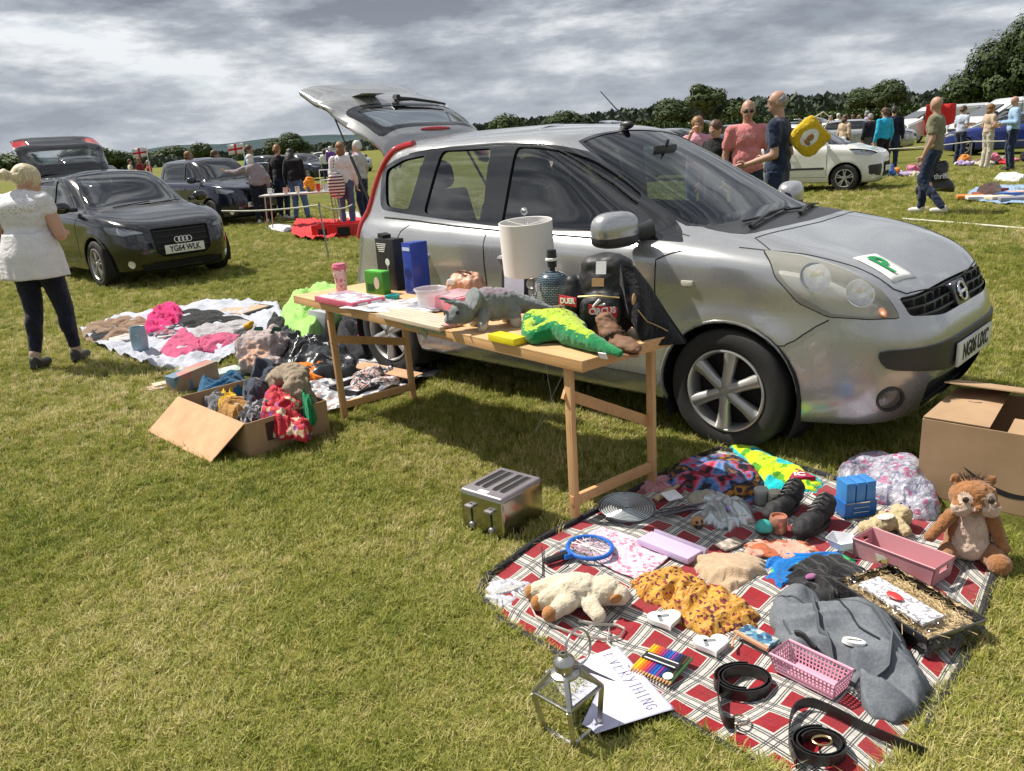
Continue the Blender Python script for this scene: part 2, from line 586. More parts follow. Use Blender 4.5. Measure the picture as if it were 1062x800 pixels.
def mk_grass():
 cols=NT('grass_blades',.6,0,.3)
 oi=cols.n('ShaderNodeObjectInfo').outputs['Random']
 geo=cols.n('ShaderNodeNewGeometry').outputs['Position']
 patch=cols.noise(1.3,5,.6,geo)
 big=cols.noise(.45,3,.5,geo)
 v=cols.math('ADD',cols.math('ADD',cols.math('MULTIPLY',oi,.50),cols.math('MULTIPLY',patch,.50)),cols.math('MULTIPLY',cols.math('SUBTRACT',big,.42),.85))
 c=cols.ramp(v,[(.18,(.12,.165,.022)),(.40,(.255,.29,.044)),(.58,(.39,.39,.085)),(.72,(.54,.48,.18)),(.88,(.72,.62,.36))])
 cols.color(c)
 cols.b.inputs['Subsurface Weight'].default_value=0.0
 cols.b.inputs['Transmission Weight'].default_value=0.0
 tr=cols.n('ShaderNodeBsdfTranslucent'); cols.l(c,tr.inputs['Color'])
 mx=cols.n('ShaderNodeMixShader'); mx.inputs[0].default_value=.36
 out=cols.t.nodes['Material Output']
 cols.l(cols.b.outputs[0],mx.inputs[1]); cols.l(tr.outputs[0],mx.inputs[2]); cols.l(mx.outputs[0],out.inputs[0])
 tufts=bpy.data.collections.new('tuft_sources')
 for k in range(7):
  r=random.Random(k)
  mb=MB()
  nb=15+k
  for i in range(nb):
   a=r.uniform(0,2*PI); q=r.uniform(0,.030)
   x,y=q*math.cos(a),q*math.sin(a)
   L=r.uniform(.018,.042)*(1.5 if r.random() < .10 else 1)
   w=r.uniform(.0009,.0019)
   h=r.uniform(0,2*PI)
   lean=r.uniform(.3,1.5)
   dx_,dy_=math.cos(h),math.sin(h)
   px,py=-dy_*w,dx_*w
   z1,z2=L*.5,L*(1 - .42*min(lean,1.6)*.6)
   o1,o2=L*.16*lean,L*.62*lean
   b=[(x - px,y - py,-.004),(x+px,y+py,-.004),(x+dx_*o1+px*.8,y+dy_*o1+py*.8,z1),(x+dx_*o1 - px*.8,y+dy_*o1 - py*.8,z1),(x+dx_*o2,y+dy_*o2,z2)]
   mb.add(b,[(0,1,2,3),(3,2,4)])
  o=mb.build('grass_tuft',cols.m,smooth=False,fix=False)
  COL.objects.unlink(o)
  tufts.objects.link(o)
 pts,sc=[],[]
 rr=random.Random(11)
 corners=[ray(-40,840),ray(1100,840),ray(1100,200),ray(-40,200)]
 N=150000
 made=0
 boxes=[(min(p[0] for p in q),max(p[0] for p in q),min(p[1] for p in q),max(p[1] for p in q),q) for q in CLEAR]
 while made < N:
  t=rr.random()
  d=1.35*(26/1.35) ** (t ** 1.25)
  az=rr.uniform(-.74,.74)
  x,y=d*math.sin(az),d*math.cos(az)
  made += 1
  skip=False
  for b in boxes:
   if b[0] < x < b[1] and b[2] < y < b[3] and inside((x,y),b[4]):
    skip=True
    break
  if skip:
   continue
  pts.append((x,y,0.0))
  n_=noise.noise(V((x*1.7,y*1.7,3)))
  sc.append((.62+.75*rr.random()+.45*n_)*(1+max(0,d - 6)*.055))
 me=bpy.data.meshes.new('grass')
 me.from_pydata(pts,[],[])
 at=me.attributes.new('sc','FLOAT','POINT')
 at.data.foreach_set('value',sc)
 o=link(bpy.data.objects.new('grass',me))
 tag(o,'short mown grass with dry straw coloured tips','grass',kind='stuff')
 ng=bpy.data.node_groups.new('grass_scatter','GeometryNodeTree')
 ng.interface.new_socket('Geometry',in_out='INPUT',socket_type='NodeSocketGeometry')
 ng.interface.new_socket('Geometry',in_out='OUTPUT',socket_type='NodeSocketGeometry')
 N_=ng.nodes; L_=ng.links
 i_=N_.new('NodeGroupInput'); o_=N_.new('NodeGroupOutput')
 ci=N_.new('GeometryNodeCollectionInfo'); ci.inputs['Collection'].default_value=tufts
 ci.inputs['Separate Children'].default_value=True; ci.inputs['Reset Children'].default_value=True
 ip=N_.new('GeometryNodeInstanceOnPoints'); ip.inputs['Pick Instance'].default_value=True
 rv=N_.new('FunctionNodeRandomValue'); rv.data_type='FLOAT_VECTOR'
 rv.inputs[0].default_value=(-.12,-.12,0); rv.inputs[1].default_value=(.12,.12,6.28)
 na=N_.new('GeometryNodeInputNamedAttribute'); na.data_type='FLOAT'; na.inputs[0].default_value='sc'
 L_.new(i_.outputs[0],ip.inputs['Points']); L_.new(ci.outputs[0],ip.inputs['Instance'])
 L_.new(rv.outputs[0],ip.inputs['Rotation']); L_.new(na.outputs[0],ip.inputs['Scale'])
 L_.new(ip.outputs[0],o_.inputs[0])
 md=o.modifiers.new('scatter','NODES'); md.node_group=ng
mk_grass()
# ---------------------------------------------------------------- cars
def crom(P,t):
 """Catmull-Rom through rows of numbers"""
 n=len(P)
 i=min(int(t),n - 2)
 f=t - i
 p0,p1,p2,p3=P[max(i - 1,0)],P[i],P[i+1],P[min(i+2,n - 1)]
 out=[]
 for a,b,c,d in zip(p0,p1,p2,p3):
  m1,m2=(c - a)/2,(d - b)/2
  s=c - b
  if s == 0:
   m1=m2=0
  else:
   m1=max(0,min(m1/s,2.5))*s
   m2=max(0,min(m2/s,2.5))*s
  f2,f3=f*f,f*f*f
  out.append((2*f3 - 3*f2+1)*b+(f3 - 2*f2+f)*m1+(-2*f3+3*f2)*c+(f3 - f2)*m2)
 return out
def shell(rows,xm,sub=5,ns=56,nfr=26):
 """closed car skin from plan slices. row: xf zf xr zr w zsf zsr nf nr"""
 S=[]
 for i in range(ns): S.append((-1+2*i/ns,-1))
 for i in range(nfr): S.append((1,-1+2*i/nfr))
 for i in range(ns): S.append((1 - 2*i/ns,1))
 for i in range(nfr): S.append((-1,1 - 2*i/nfr))
 nt_=(len(rows) - 1)*sub
 bm=bmesh.new()
 loops=[]
 for j in range(nt_+1):
  xf,zf,xr,zr,w,zsf,zsr,nf,nr=crom(rows,j/sub)
  L=[]
  for (px,py) in S:
   n=nf if px > 0 else nr
   r=(abs(px) ** n+abs(py) ** n) ** (1/n)
   ux,uy=px/r,py/r
   x=xm+ux*((xf - xm) if ux > 0 else (xm - xr))
   y=uy*w
   s=(x - xr)/max(xf - xr,1e-6)
   zs=zsr+(zsf - zsr)*s
   zc=zr+(zf - zr)*(0 if s < 0.25 else 1 if s > 0.75 else (s - 0.25)/0.5)
   q=abs(uy) ** 2
   L.append(bm.verts.new((x,y,zc+(zs - zc)*q)))
  loops.append(L)
 m=len(S)
 for j in range(nt_):
  for i in range(m):
   bm.faces.new((loops[j][i],loops[j][(i+1) % m],loops[j+1][(i+1) % m],loops[j+1][i]))
 bm.faces.new(loops[-1])
 bmesh.ops.recalc_face_normals(bm,faces=bm.faces)
 return bm
def flare(bm,centers,r,amt,wd=0.07):
 for v in bm.verts:
  for cx in centers:
   d=math.hypot(v.co.x - cx,v.co.z - 0.30)
   if v.co.z > 0.18 and abs(v.co.y) > 0.5:
    k=math.exp(-((d - r)/wd) ** 2)*amt
    v.co.y += math.copysign(k,v.co.y)
def cutp(bm,poly,ax,region,d3=None):
 """cut the mesh along the edges of a convex outline seen along one direction; returns the faces inside.
 poly: 2-D points on axes ax=(u,v) as 3-D unit vectors; region(face_center, normal) limits it"""
 u,v=V(ax[0]),V(ax[1])
 w=u.cross(v).normalized()
 ctr=(sum(p[0] for p in poly)/len(poly),sum(p[1] for p in poly)/len(poly))
 R=max(math.hypot(p[0] - ctr[0],p[1] - ctr[1]) for p in poly)
 ins=[]
 for f in bm.faces:
  c=f.calc_center_median()
  if not region(c,f.normal):
   continue
  if any(math.hypot(p.co.dot(u) - ctr[0],p.co.dot(v) - ctr[1]) < R*1.02 for p in f.verts) or math.hypot(c.dot(u) - ctr[0],c.dot(v) - ctr[1]) < R*1.05:
   ins.append(f)
 n=len(poly)
 for i in range(n):
  a,b=poly[i],poly[(i+1) % n]
  A=u*a[0]+v*a[1]
  d=(u*(b[0] - a[0])+v*(b[1] - a[1]))
  if d.length < 1e-7:
   continue
  nn=d.normalized().cross(w)
  cc=u*ctr[0]+v*ctr[1]
  if (cc - A).dot(nn) > 0:
   nn=-nn
  geom=set(ins)
  for f in ins:
   geom.update(f.edges); geom.update(f.verts)
  r=bmesh.ops.bisect_plane(bm,geom=list(geom),dist=1e-6,plane_co=A,plane_no=nn)
  fs=[g for g in r['geom'] if isinstance(g,bmesh.types.BMFace) and g.is_valid]
  ins=[f for f in fs if (f.calc_center_median() - A).dot(nn) < 0]
 return ins
def rounded(poly,r,seg=3):
 """round the corners of a convex 2-D polygon"""
 out=[]
 n=len(poly)
 rr=r if hasattr(r,'__len__') else [r]*n
 for i in range(n):
  p0,p1,p2=V((*poly[i - 1],0)),V((*poly[i],0)),V((*poly[(i+1) % n],0))
  a,b=(p0 - p1),(p2 - p1)
  k=min(rr[i],a.length*0.45,b.length*0.45)
  if k < 1e-4:
   out.append((p1.x,p1.y)); continue
  A,B=p1+a.normalized()*k,p1+b.normalized()*k
  for j in range(seg+1):
   t=j/seg
   q=A*(1 - t) ** 2+p1*2*t*(1 - t)+B*t*t
   out.append((q.x,q.y))
 return out
def circ(cx,cz,r,n=28,a0=0,a1=2*PI):
 return [(cx+r*math.cos(a0+(a1 - a0)*i/n),cz+r*math.sin(a0+(a1 - a0)*i/n)) for i in range(n)]
def grow(poly,d):
 """offset a convex outline by d (negative shrinks)"""
 n=len(poly)
 cx,cy=sum(p[0] for p in poly)/n,sum(p[1] for p in poly)/n
 area=sum(poly[i - 1][0]*poly[i][1] - poly[i][0]*poly[i - 1][1] for i in range(n))
 sg=1 if area > 0 else -1
 out=[]
 for i in range(n):
  p0,p1,p2=poly[i - 1],poly[i],poly[(i+1) % n]
  n1=V((p1[1] - p0[1],p0[0] - p1[0]))*sg
  n2=V((p2[1] - p1[1],p1[0] - p2[0]))*sg
  if n1.length < 1e-9: n1=n2
  if n2.length < 1e-9: n2=n1
  n1=n1.normalized(); n2=n2.normalized()
  b=(n1+n2)
  b=b.normalized() if b.length > 1e-6 else n1
  k=d/max(0.5,b.dot(n1))
  out.append((p1[0]+b.x*k,p1[1]+b.y*k))
 return out
def take(bm,faces,name,m,parent,off=0.0,thick=0.0,delete=True,src=None,smooth=True):
 """lift a set of faces out of the skin as a mesh of its own"""
 vs,idx,fs=[],{},[]
 nm={}
 for f in faces:
  for v in f.verts:
   nm.setdefault(v,V((0,0,0)))
   nm[v] += f.normal*f.calc_area()
 for f in faces:
  l=[]
  for v in f.verts:
   if v not in idx:
    idx[v]=len(vs)
    n_=nm[v].normalized()
    vs.append(v.co+n_*off)
   l.append(idx[v])
  fs.append(l)
 o=None
 if name:
  me=bpy.data.meshes.new(name)
  n0=len(vs)
  if thick:
   inv={i: v for v,i in idx.items()}
   vs2=vs+[vs[i] - nm[inv[i]].normalized()*thick for i in range(n0)]
   edges={}
   for l in fs:
    for a,b in zip(l,l[1:]+l[:1]):
     edges[(a,b)]=edges.get((a,b),0)+1
   fs2=list(fs)+[[n0+i for i in reversed(l)] for l in fs]
   for (a,b) in edges:
    if (b,a) not in edges:
     fs2.append([b,a,n0+a,n0+b])
   vs,fs=vs2,fs2
  me.from_pydata([tuple(p) for p in vs],[],fs)
  for x in (m if isinstance(m,(list,tuple)) else [m]):
   me.materials.append(x)
  if smooth:
   me.shade_smooth()
   me.set_sharp_from_angle(angle=math.radians(40))
  o=link(bpy.data.objects.new(name,me),parent)
 if delete:
  bmesh.ops.delete(bm,geom=faces,context='FACES')
 return o
XZ=((1,0,0),(0,0,1))
XY=((1,0,0),(0,1,0))
YZ=((0,1,0),(0,0,1))
SIDES=((-1,lambda c,n: c.y < -0.35 and abs(n.y) > 0.25),(1,lambda c,n: c.y > 0.35 and abs(n.y) > 0.25))
def wheel(parent,x,y,R,rimr,spokes,m_rim,width=0.19,style='six',steer=0.0,steel=False):
 """tyre, rim; axis along y, outer face towards sign(y)"""
 s=1 if y > 0 else -1
 w=bpy.data.objects.new('wheel',None)
 w.location=(x,y,R)
 w.rotation_euler=(0,0,steer)
 link(w,parent)
 A=TR((0,0,0),(PI/2 if s < 0 else -PI/2,0,0))
 mb=MB(A)
 h=width
 mb.lathe([(rimr+0.004,-h),(R*0.93,-h),(R,-h+0.03),(R,-0.028),(R*0.985,-0.012),(R*0.93,0),(rimr+0.02,0.002),(rimr+0.002,-0.008),(rimr,-0.02),(rimr,-h)],48,caps=False)
 mb.build('tyre',M_rubber,w)
 mb=MB(A)
 mb.lathe([(rimr,-0.02),(rimr+0.001,0.0),(rimr - 0.008,0.003),(rimr - 0.018,-0.012),(rimr - 0.022,-0.10),(rimr - 0.02,-h)],48,caps=False)
 z0=-0.045 if style != 'cap' else -0.01
 if style == 'six':
  for k in range(spokes):
   a=2*PI*k/spokes+0.42
   pts=[(math.cos(a)*r,math.sin(a)*r,z) for r,z in ((0.03,-0.026),(0.07,-0.018),(rimr*0.62,-0.028),(rimr - 0.014,-0.032))]
   mb.tube(pts,[0.034,0.027,0.031,0.040],12,flat=1.0)
 elif style == 'twin':
  for k in range(5):
   a=2*PI*k/5+PI/2
   for da in (-0.17,0.17):
    mb.beam((math.cos(a+da*.4)*0.04,math.sin(a+da*.4)*0.04,-0.02),(math.cos(a+da)*(rimr - 0.012),math.sin(a+da)*(rimr - 0.012),-0.02),0.022,0.03)
 else:
  mb.lathe([(rimr - 0.01,-0.012),(rimr*0.75,-0.02),(rimr*0.4,-0.02),(0.04,-0.012),(0.0001,-0.01)],36,caps=False)
  for k in range(spokes):
   a=2*PI*k/spokes
   mb.beam((math.cos(a)*0.05,math.sin(a)*0.05,0.008),(math.cos(a)*rimr*0.9,math.sin(a)*rimr*0.9,0.002),0.035,0.018)
 mb.lathe([(0.058,-0.06),(0.058,-0.014),(0.05,-0.008),(0.0001,-0.006)],24)
 rim=mb.build('rim',m_rim,w,bevel=0)
 mb=MB(A)
 mb.lathe([(rimr - 0.02,-0.085),(0.14,-0.08),(0.0001,-0.075)],32)
 for k in range(4):
  a=2*PI*k/4+0.3
  mb.lathe([(0.011,-0.02),(0.011,-0.004),(0.0001,-0.004)],8,(math.cos(a)*0.045,math.sin(a)*0.045,0.0))
 mb.build('brake_disc',mat('shaded_brake_metal',(0.02,0.019,0.018),0.7,0.3),w)  # near-black colour stands in for the shade between the spokes
 mb=MB(A)
 mb.lathe([(0.03,-0.008),(0.028,-0.002),(0.0001,0.0)],20)
 mb.build('hub_cap',m_rim,w)
 return w
def paint(name,col,metal=0.5,rough=0.32,flake=True):
 if name in MATS:
  return MATS[name]
 s=NT(name,rough,metal)
 dirt=s.noise(3.0,8,0.65)
 c=s.ramp(dirt,[(0.3,shade(col,0.93)),(0.7,shade(col,1.04))])
 z=s.xyz()[2]
 low=s.ramp(s.math('ADD',z,s.math('MULTIPLY',s.noise(9,6),0.18)),[(0.22,1.0),(0.5,0.0)])
 c=s.mix(s.math('MULTIPLY',low,0.22 if sum(col) > .3 else 0.05),c,(0.10,0.085,0.06))
 s.color(c)
 s.rough(s.ramp(s.noise(5,7),[(0.3,rough - 0.03),(0.75,rough+0.05)]))
 s.b.inputs['Coat Weight'].default_value=0.8
 s.b.inputs['Coat Roughness'].default_value=0.05
 MATS[name]=s.m
 return s.m
NOTE_ROWS=[
 (0.60,0.16,-3.05,0.26,0.700,0.16,0.24,5.0,5),
 (0.72,0.185,-3.12,0.28,0.790,0.19,0.22,5.0,5),
 (0.79,0.28,-3.18,0.36,0.832,0.28,0.30,4.8,5),
 (0.835,0.42,-3.22,0.50,0.842,0.42,0.45,4.6,5),
 (0.84,0.56,-3.22,0.60,0.846,0.58,0.60,4.5,5),
 (0.805,0.66,-3.18,0.72,0.840,0.72,0.74,4.6,5),
 (0.755,0.735,-3.14,0.82,0.845,0.82,0.85,4.8,5),
 (0.64,0.835,-3.12,0.92,0.843,0.910,0.955,5.0,5),
 (0.40,0.940,-3.10,1.00,0.816,0.968,1.028,5.4,5),
 (0.08,1.025,-3.07,1.08,0.768,1.015,1.085,5.6,5),
 (-0.20,1.085,-3.04,1.15,0.748,1.055,1.14,5.6,5),
 (-0.48,1.225,-2.99,1.28,0.714,1.19,1.27,5.6,5),
 (-0.78,1.385,-2.93,1.39,0.678,1.345,1.39,5.6,5),
 (-1.02,1.505,-2.87,1.48,0.642,1.46,1.47,5.4,5),
 (-1.15,1.558,-2.80,1.545,0.595,1.525,1.525,5.0,5),
 (-1.34,1.590,-2.64,1.580,0.47,1.567,1.562,5.0,5),
 (-1.60,1.606,-2.40,1.600,0.27,1.60,1.594,4.0,4),
 (-1.78,1.611,-2.22,1.607,0.13,1.609,1.605,4.0,4),
]
NOTE_LOC,NOTE_YAW=V((1.598,4.382,0)),-0.772
def snap_tube(bvh,pts,r,dirn=None,sub=6,sink=0.0,n=6,mb=None):
 """thin line that follows the skin"""
 P=[]
 for a,b in zip(pts,pts[1:]):
  for k in range(sub):
   P.append(V(a).lerp(V(b),k/sub))
 P.append(V(pts[-1]))
 Q=[]
 for p in P:
  h=bvh.find_nearest(p)
  Q.append(h[0] - h[1]*sink)
 mb=mb or MB()
 mb.tube(Q,r,n)
 return mb
M_silver=paint('silver_car_paint',(0.47,0.475,0.48),0.62,0.27)
M_gap=mat('dark_shut_line',(0.01,0.01,0.011),0.8,bump=0)
M_trimb=mat('dark_grey_trim',(0.028,0.029,0.031),0.42,bump=0.12,bs=300)
M_pillar=mat('gloss_black_pillar',(0.02,0.021,0.024),0.15,coat=0.5,bump=0)
M_glass_s=glass('side_window_glass',(0.62,0.68,0.70),0.22,refl=.06)
M_glass_w=glass('windscreen_glass',(0.62,0.75,0.72),0.04,refl=.03)
M_alloy=mat('silver_alloy',(0.46,0.455,0.44),0.38,0.6,bump=0.05)
M_redlens=mat('red_lamp_lens',(0.42,0.012,0.015),0.12,coat=0.6,bump=0)
def note_body():
 bm=shell(NOTE_ROWS,-1.5,5,64,30)
 flare(bm,(0,-2.6),.365,.012,0.05)
 return bm
def build_note():
 t=thing('silver_car','silver hatchback with open tailgate and green letter sticker, parked behind the wooden table','car',NOTE_LOC,NOTE_YAW)
 bm=note_body()
 base=bm.copy()
 bvh=BVHTree.FromBMesh(base)
 BODY=t
 for sy,reg in SIDES:
  for cx in (0.0,-2.6):
   fs=cutp(bm,circ(cx,0.30,0.352,36),XZ,lambda c,n,s=sy: c.y*s > 0.35 and c.z < 0.8)
   bmesh.ops.delete(bm,geom=fs,context='FACES')
 dlo=rounded([(-2.70,1.13),(-1.6,1.055),(-0.26,1.005),(-0.46,1.145),(-0.78,1.345),(-0.98,1.445),(-1.22,1.50),(-1.6,1.522),(-2.1,1.515),(-2.5,1.475),(-2.79,1.40)],[.07,0,.02,.05,.1,.1,.1,.1,.1,.1,.05],3)
 wins=[
  ('side_window',rounded([(-1.50,1.068),(-0.60,1.035),(-0.60,1.215),(-0.80,1.335),(-1.0,1.43),(-1.22,1.478),(-1.46,1.492)],[.02,.03,.03,.1,.1,.1,.03],3)),
  ('side_window',rounded([(-2.20,1.118),(-1.66,1.080),(-1.66,1.492),(-2.10,1.492)],.035,3)),
  ('side_window',rounded([(-2.62,1.155),(-2.36,1.135),(-2.25,1.472),(-2.48,1.45),(-2.705,1.385)],.04,3)),
 ]
 for sy,reg in SIDES:
  fs=cutp(bm,dlo,XZ,lambda c,n,s=sy: c.y*s > 0.5 and c.z > 0.95)
  for f in fs: f.material_index=1
  for i,(nm,po) in enumerate(wins):
   fs=cutp(bm,po,XZ,lambda c,n,s=sy: c.y*s > 0.5 and c.z > 0.95)
   take(bm,fs,nm,M_glass_s,BODY,off=-0.012)
 ws=[(-0.22,-0.555),(-0.165,-0.3),(-0.15,0),(-0.165,0.3),(-0.22,0.555),(-0.33,0.615),(-0.60,0.60),(-0.9,0.545),(-1.08,0.49),(-1.11,0),(-1.08,-0.49),(-0.9,-0.545),(-0.60,-0.60),(-0.33,-0.615)]
 reg=lambda c,n: c.z > 1.0 and n.z > 0.2 and c.x > -1.5
 cowl=[(x+0.10 if x > -0.3 else x,y) for x,y in ws]
 fs=cutp(bm,grow(ws,0.022),XY,reg)
 for f in fs: f.material_index=1
 cw=rounded([(-0.26,-0.60),(-0.02,-0.60),(0.02,-0.3),(0.035,0),(0.02,0.3),(-0.02,0.60),(-0.26,0.60)],[0,.08,.05,.05,.05,.08,0],2)
 fs=cutp(bm,cw,XY,reg)
 for f in fs: f.material_index=3
 fs=cutp(bm,ws,XY,reg)
 take(bm,fs,'windscreen',M_glass_w,BODY,off=-0.004)
 regf=lambda c,n: c.x > 0.1 and n.x > 0.12
 strip=rounded([(-0.66,0.555),(-0.64,0.47),(-0.30,0.415),(0.30,0.415),(0.64,0.47),(0.66,0.555)],[.03,.03,.05,.05,.03,.03],2)
 fs=cutp(bm,strip,YZ,regf)
 take(bm,fs,'bumper_strip',M_trimb,BODY,off=0.012,thick=0.03)
 low=rounded([(-0.45,0.385),(-0.40,0.235),(0.40,0.235),(0.45,0.385)],.04,2)
 fs=cutp(bm,low,YZ,regf)
 take(bm,fs,'lower_grille',M_gap,BODY,off=-0.05)
 gr=rounded([(-0.56,0.775),(-0.54,0.695),(-0.30,0.665),(0.30,0.665),(0.54,0.695),(0.56,0.775),(0.3,0.775),(-0.3,0.775)],[.02,.02,.05,.05,.02,.02,0,0],2)
 fs=cutp(bm,gr,YZ,regf)
 g=take(bm,fs,'grille',M_gap,BODY,off=-0.035)
 mb=MB()
 for z in (0.685,0.722,0.757):
  pts=[]
  for i in range(25):
   y=-0.55+1.10*i/24
   h=bvh.ray_cast(V((3,y,z)),V((-1,0,0)))
   pts.append(h[0] - V((0.012,0,0)))
  mb.tube(pts,0.006,6)
 for i in range(23):
  y=-0.53+1.06*i/22
  zz=(0.704,0.740)[i % 2]
  h=bvh.ray_cast(V((3,y,zz)),V((-1,0,0)))
  mb.box(h[0] - V((0.02,0,0)),(0.02,0.012,0.036))
 mb.build('grille_mesh',M_trimb,g)
 mb=MB()
 h=bvh.ray_cast(V((3,0,0.715)),V((-1,0,0)))[0]
 A=Matrix.Translation(h+V((0.004,0,0))) @ rot((0,math.radians(68),0))
 mb.prism(rounded([(-0.058,-0.085),(0.058,-0.095),(0.058,0.095),(-0.058,0.085)],.02,3),-0.02,0.006,M=A)
 em=mb.build('badge_plinth',M_pillar,g,bevel=0.002)
 mb=MB(A)
 mb.tube([(0.043*math.cos(a),0.050*math.sin(a),0.012) for a in [2*PI*k/28 for k in range(28)]],0.0065,8,closed=True)
 mb.box((0,0,0.014),(0.016,0.118,0.008))
 mb.build('badge',M_chrome,g,bevel=0.001)
 M_lens=mat('yellowed_lamp_lens',(0.86,0.85,0.76),0.12,var=0.05,vs=16,coat=0.8,bump=0.05,bs=20,alpha=0.34)
 M_lens_o=mat('orange_indicator_lens',(0.50,0.20,0.10),0.35,coat=0.2,bump=0)
 M_reflect=mat('lamp_reflector',(0.75,0.75,0.70),0.3,0.35,var=.05,bump=0.1,bs=14)
 for sy in (-1,1):
  d=V((0.62,0.62*sy,0.45)).normalized()
  u=V((0,0,1)).cross(d).normalized()
  v=d.cross(u)
  P3=[(0.12,-0.705,0.970),(0.28,-0.655,0.948),(0.46,-0.62,0.888),(0.62,-0.595,0.80),(0.71,-0.585,0.695),(0.60,-0.66,0.690),(0.46,-0.735,0.705),(0.33,-0.77,0.765),(0.21,-0.77,0.865)]
  P3=[V((a,-b*sy*-1 if sy < 0 else -b,c)) for a,b,c in P3]
  P3=[V((a,abs(b)*sy,c)) for a,b,c in P3]
  po=rounded([(p.dot(u),p.dot(v)) for p in P3],.02,2)
  rg=lambda c,n,s=sy: c.y*s > 0.4 and c.x > 0 and c.z > 0.6
  fs=cutp(bm,grow(po,0.005),(u,v),rg)
  for f in fs: f.material_index=2
  fs=cutp(bm,po,(u,v),rg)
  hl=take(bm,fs,'headlight',M_lens,BODY,off=0.006,delete=False)
  take(bm,fs,'reflector',M_reflect,hl,off=-0.075,delete=True)
  mb=MB()
  for (x,y,z,r_) in ((0.34,0.68,0.84,0.065),(0.52,0.62,0.775,0.06)):
   hb=bvh.ray_cast(V((x,y*sy,z))+d*.5,-d)
   A=Matrix.Translation(hb[0] - d*.012) @ V((0,0,1)).rotation_difference(d).to_matrix().to_4x4()
   mb.M=A
   mb.lathe([(r_+.004,0.0),(r_,0.0),(r_*0.8,-0.03),(r_*0.3,-0.05),(0.0001,-0.03)],24,caps=False)
  mb.build('lamp_bowl',M_chrome,hl)
  mb=MB()
  h=bvh.ray_cast(V((3,0.60*sy,0.715)),V((-1,0,0)))[0]
  A=Matrix.Translation(h+d*0.006)
  mb.M=A
  mb.ell((-0.040,0.020*sy,0.004),(0.10,0.035,0.03),(0,0.25,0.9*sy),12,8)
  mb.build('indicator',M_lens_o,hl)
  h=bvh.ray_cast(V((3,0.60*sy,0.325)),V((-1,0,0)))
  nrm=h[1] if h[1].x > 0 else -h[1]
  A=Matrix.Translation(h[0]) @ V((0,0,1)).rotation_difference(nrm).to_matrix().to_4x4()
  mb=MB(A)
  mb.lathe([(0.064,-0.01),(0.062,0.006),(0.052,0.008),(0.046,-0.004),(0.0001,-0.005)],28)
  fl=mb.build('fog_light',M_trimb,BODY)
  mb=MB(A)
  mb.lathe([(0.045,0.0),(0.03,0.008),(0.0001,0.011)],24)
  mb.build('fog_lens',mat('smoked_lens',(0.10,0.10,0.10),0.08,bump=0.05,coat=1),fl)
 for sy in (-1,1):
  mb=MB()
  snap_tube(bvh,[(-2.48,0.55*sy,1.578),(-2.70,0.585*sy,1.555),(-2.84,0.60*sy,1.44),(-2.95,0.635*sy,1.28),(-3.02,0.665*sy,1.10),(-3.06,0.69*sy,0.93)],0.030,sub=4,sink=-0.002,n=12,mb=mb)
  0 and mb.tube([(-2.40,0.50*sy,1.588),(-2.62,0.575*sy,1.578),(-2.82,0.62*sy,1.47),(-2.92,0.665*sy,1.32),(-2.985,0.70*sy,1.15),(-3.01,0.735*sy,0.98),(-3.01,0.74*sy,0.93)],[0.008,0.020,0.034,0.042,0.046,0.042,0.02],16,flat=0.9)
  mb.build('tail_light',M_redlens,BODY)
 regr=lambda c,n: c.x < -2.6 and n.x < -0.02 and abs(c.y) < 0.75
 tg=[(-0.56,0.62),(0.56,0.62),(0.60,0.95),(0.58,1.3),(0.50,1.56),(-0.50,1.56),(-0.58,1.3),(-0.60,0.95)]
 fs=cutp(bm,tg,YZ,regr)
 hinge=V((-2.78,0,1.57))
 gate=bpy.data.objects.new('tailgate',None)
 gate.location=hinge
 gate.rotation_euler=(0,math.radians(91),0)
 link(gate,BODY)
 gbm=bmesh.new()
 m_={}
 for f in fs:
  nv_=[]
  for v in f.verts:
   if v not in m_:
    m_[v]=gbm.verts.new(v.co - hinge)
   nv_.append(m_[v])
  gbm.faces.new(nv_)
 bmesh.ops.delete(bm,geom=fs,context='FACES')
 gbm.normal_update()
 Yz=YZ
 gbm.normal_update()
 gb=BVHTree.FromBMesh(gbm)
 shp=lambda L: [(a,b - hinge.z) for a,b in L]
 anyr=lambda c,n: True
 fs=cutp(gbm,rounded(shp([(-0.54,1.12),(0.54,1.12),(0.49,1.475),(-0.49,1.475)]),.06,3),Yz,anyr)
 wfr=[f for f in fs]
 for f in wfr: f.material_index=1
 fs=cutp(gbm,rounded(shp([(-0.45,1.17),(0.45,1.17),(0.42,1.435),(-0.42,1.435)]),.05,3),Yz,anyr)
 take(gbm,fs,'rear_window',M_glass_s,gate,off=-0.002)
 me=bpy.data.meshes.new('tailgate_panel')
 gbm.to_mesh(me)
 for x in (M_silver,M_pillar): me.materials.append(x)
 me.shade_smooth()
 o=link(bpy.data.objects.new('tailgate_panel',me),gate)
 q=o.modifiers.new('s','SOLIDIFY'); q.thickness=0.035; q.offset=-1
 def gpt(y,z,off=0.0):
  h=gb.ray_cast(V((-3,y,z - hinge.z)),V((1,0,0)))
  if h[0] is None: return V((-0.3,y,z - hinge.z))
  return h[0]+V((-off,0,0))
 mb=MB()
 mb.tube([gpt(-0.02,1.12,0.03),gpt(0.1,1.14,0.035),gpt(0.30,1.19,0.03),gpt(0.38,1.21,0.03)],[0.018,0.012,0.010,0.008],8)
 mb.tube([gpt(-0.02,1.13,0.045),gpt(-0.02,1.09,0.03),gpt(0.02,1.07,0.01)],0.022,8)
 mb.build('rear_wiper',M_black,gate)
 mb=MB()
 mb.ell(gpt(0,1.505,0.004),(0.03,0.30,0.035),(0,0,0),16,8)
 mb.build('brake_light',M_redlens,gate)
 mb=MB()
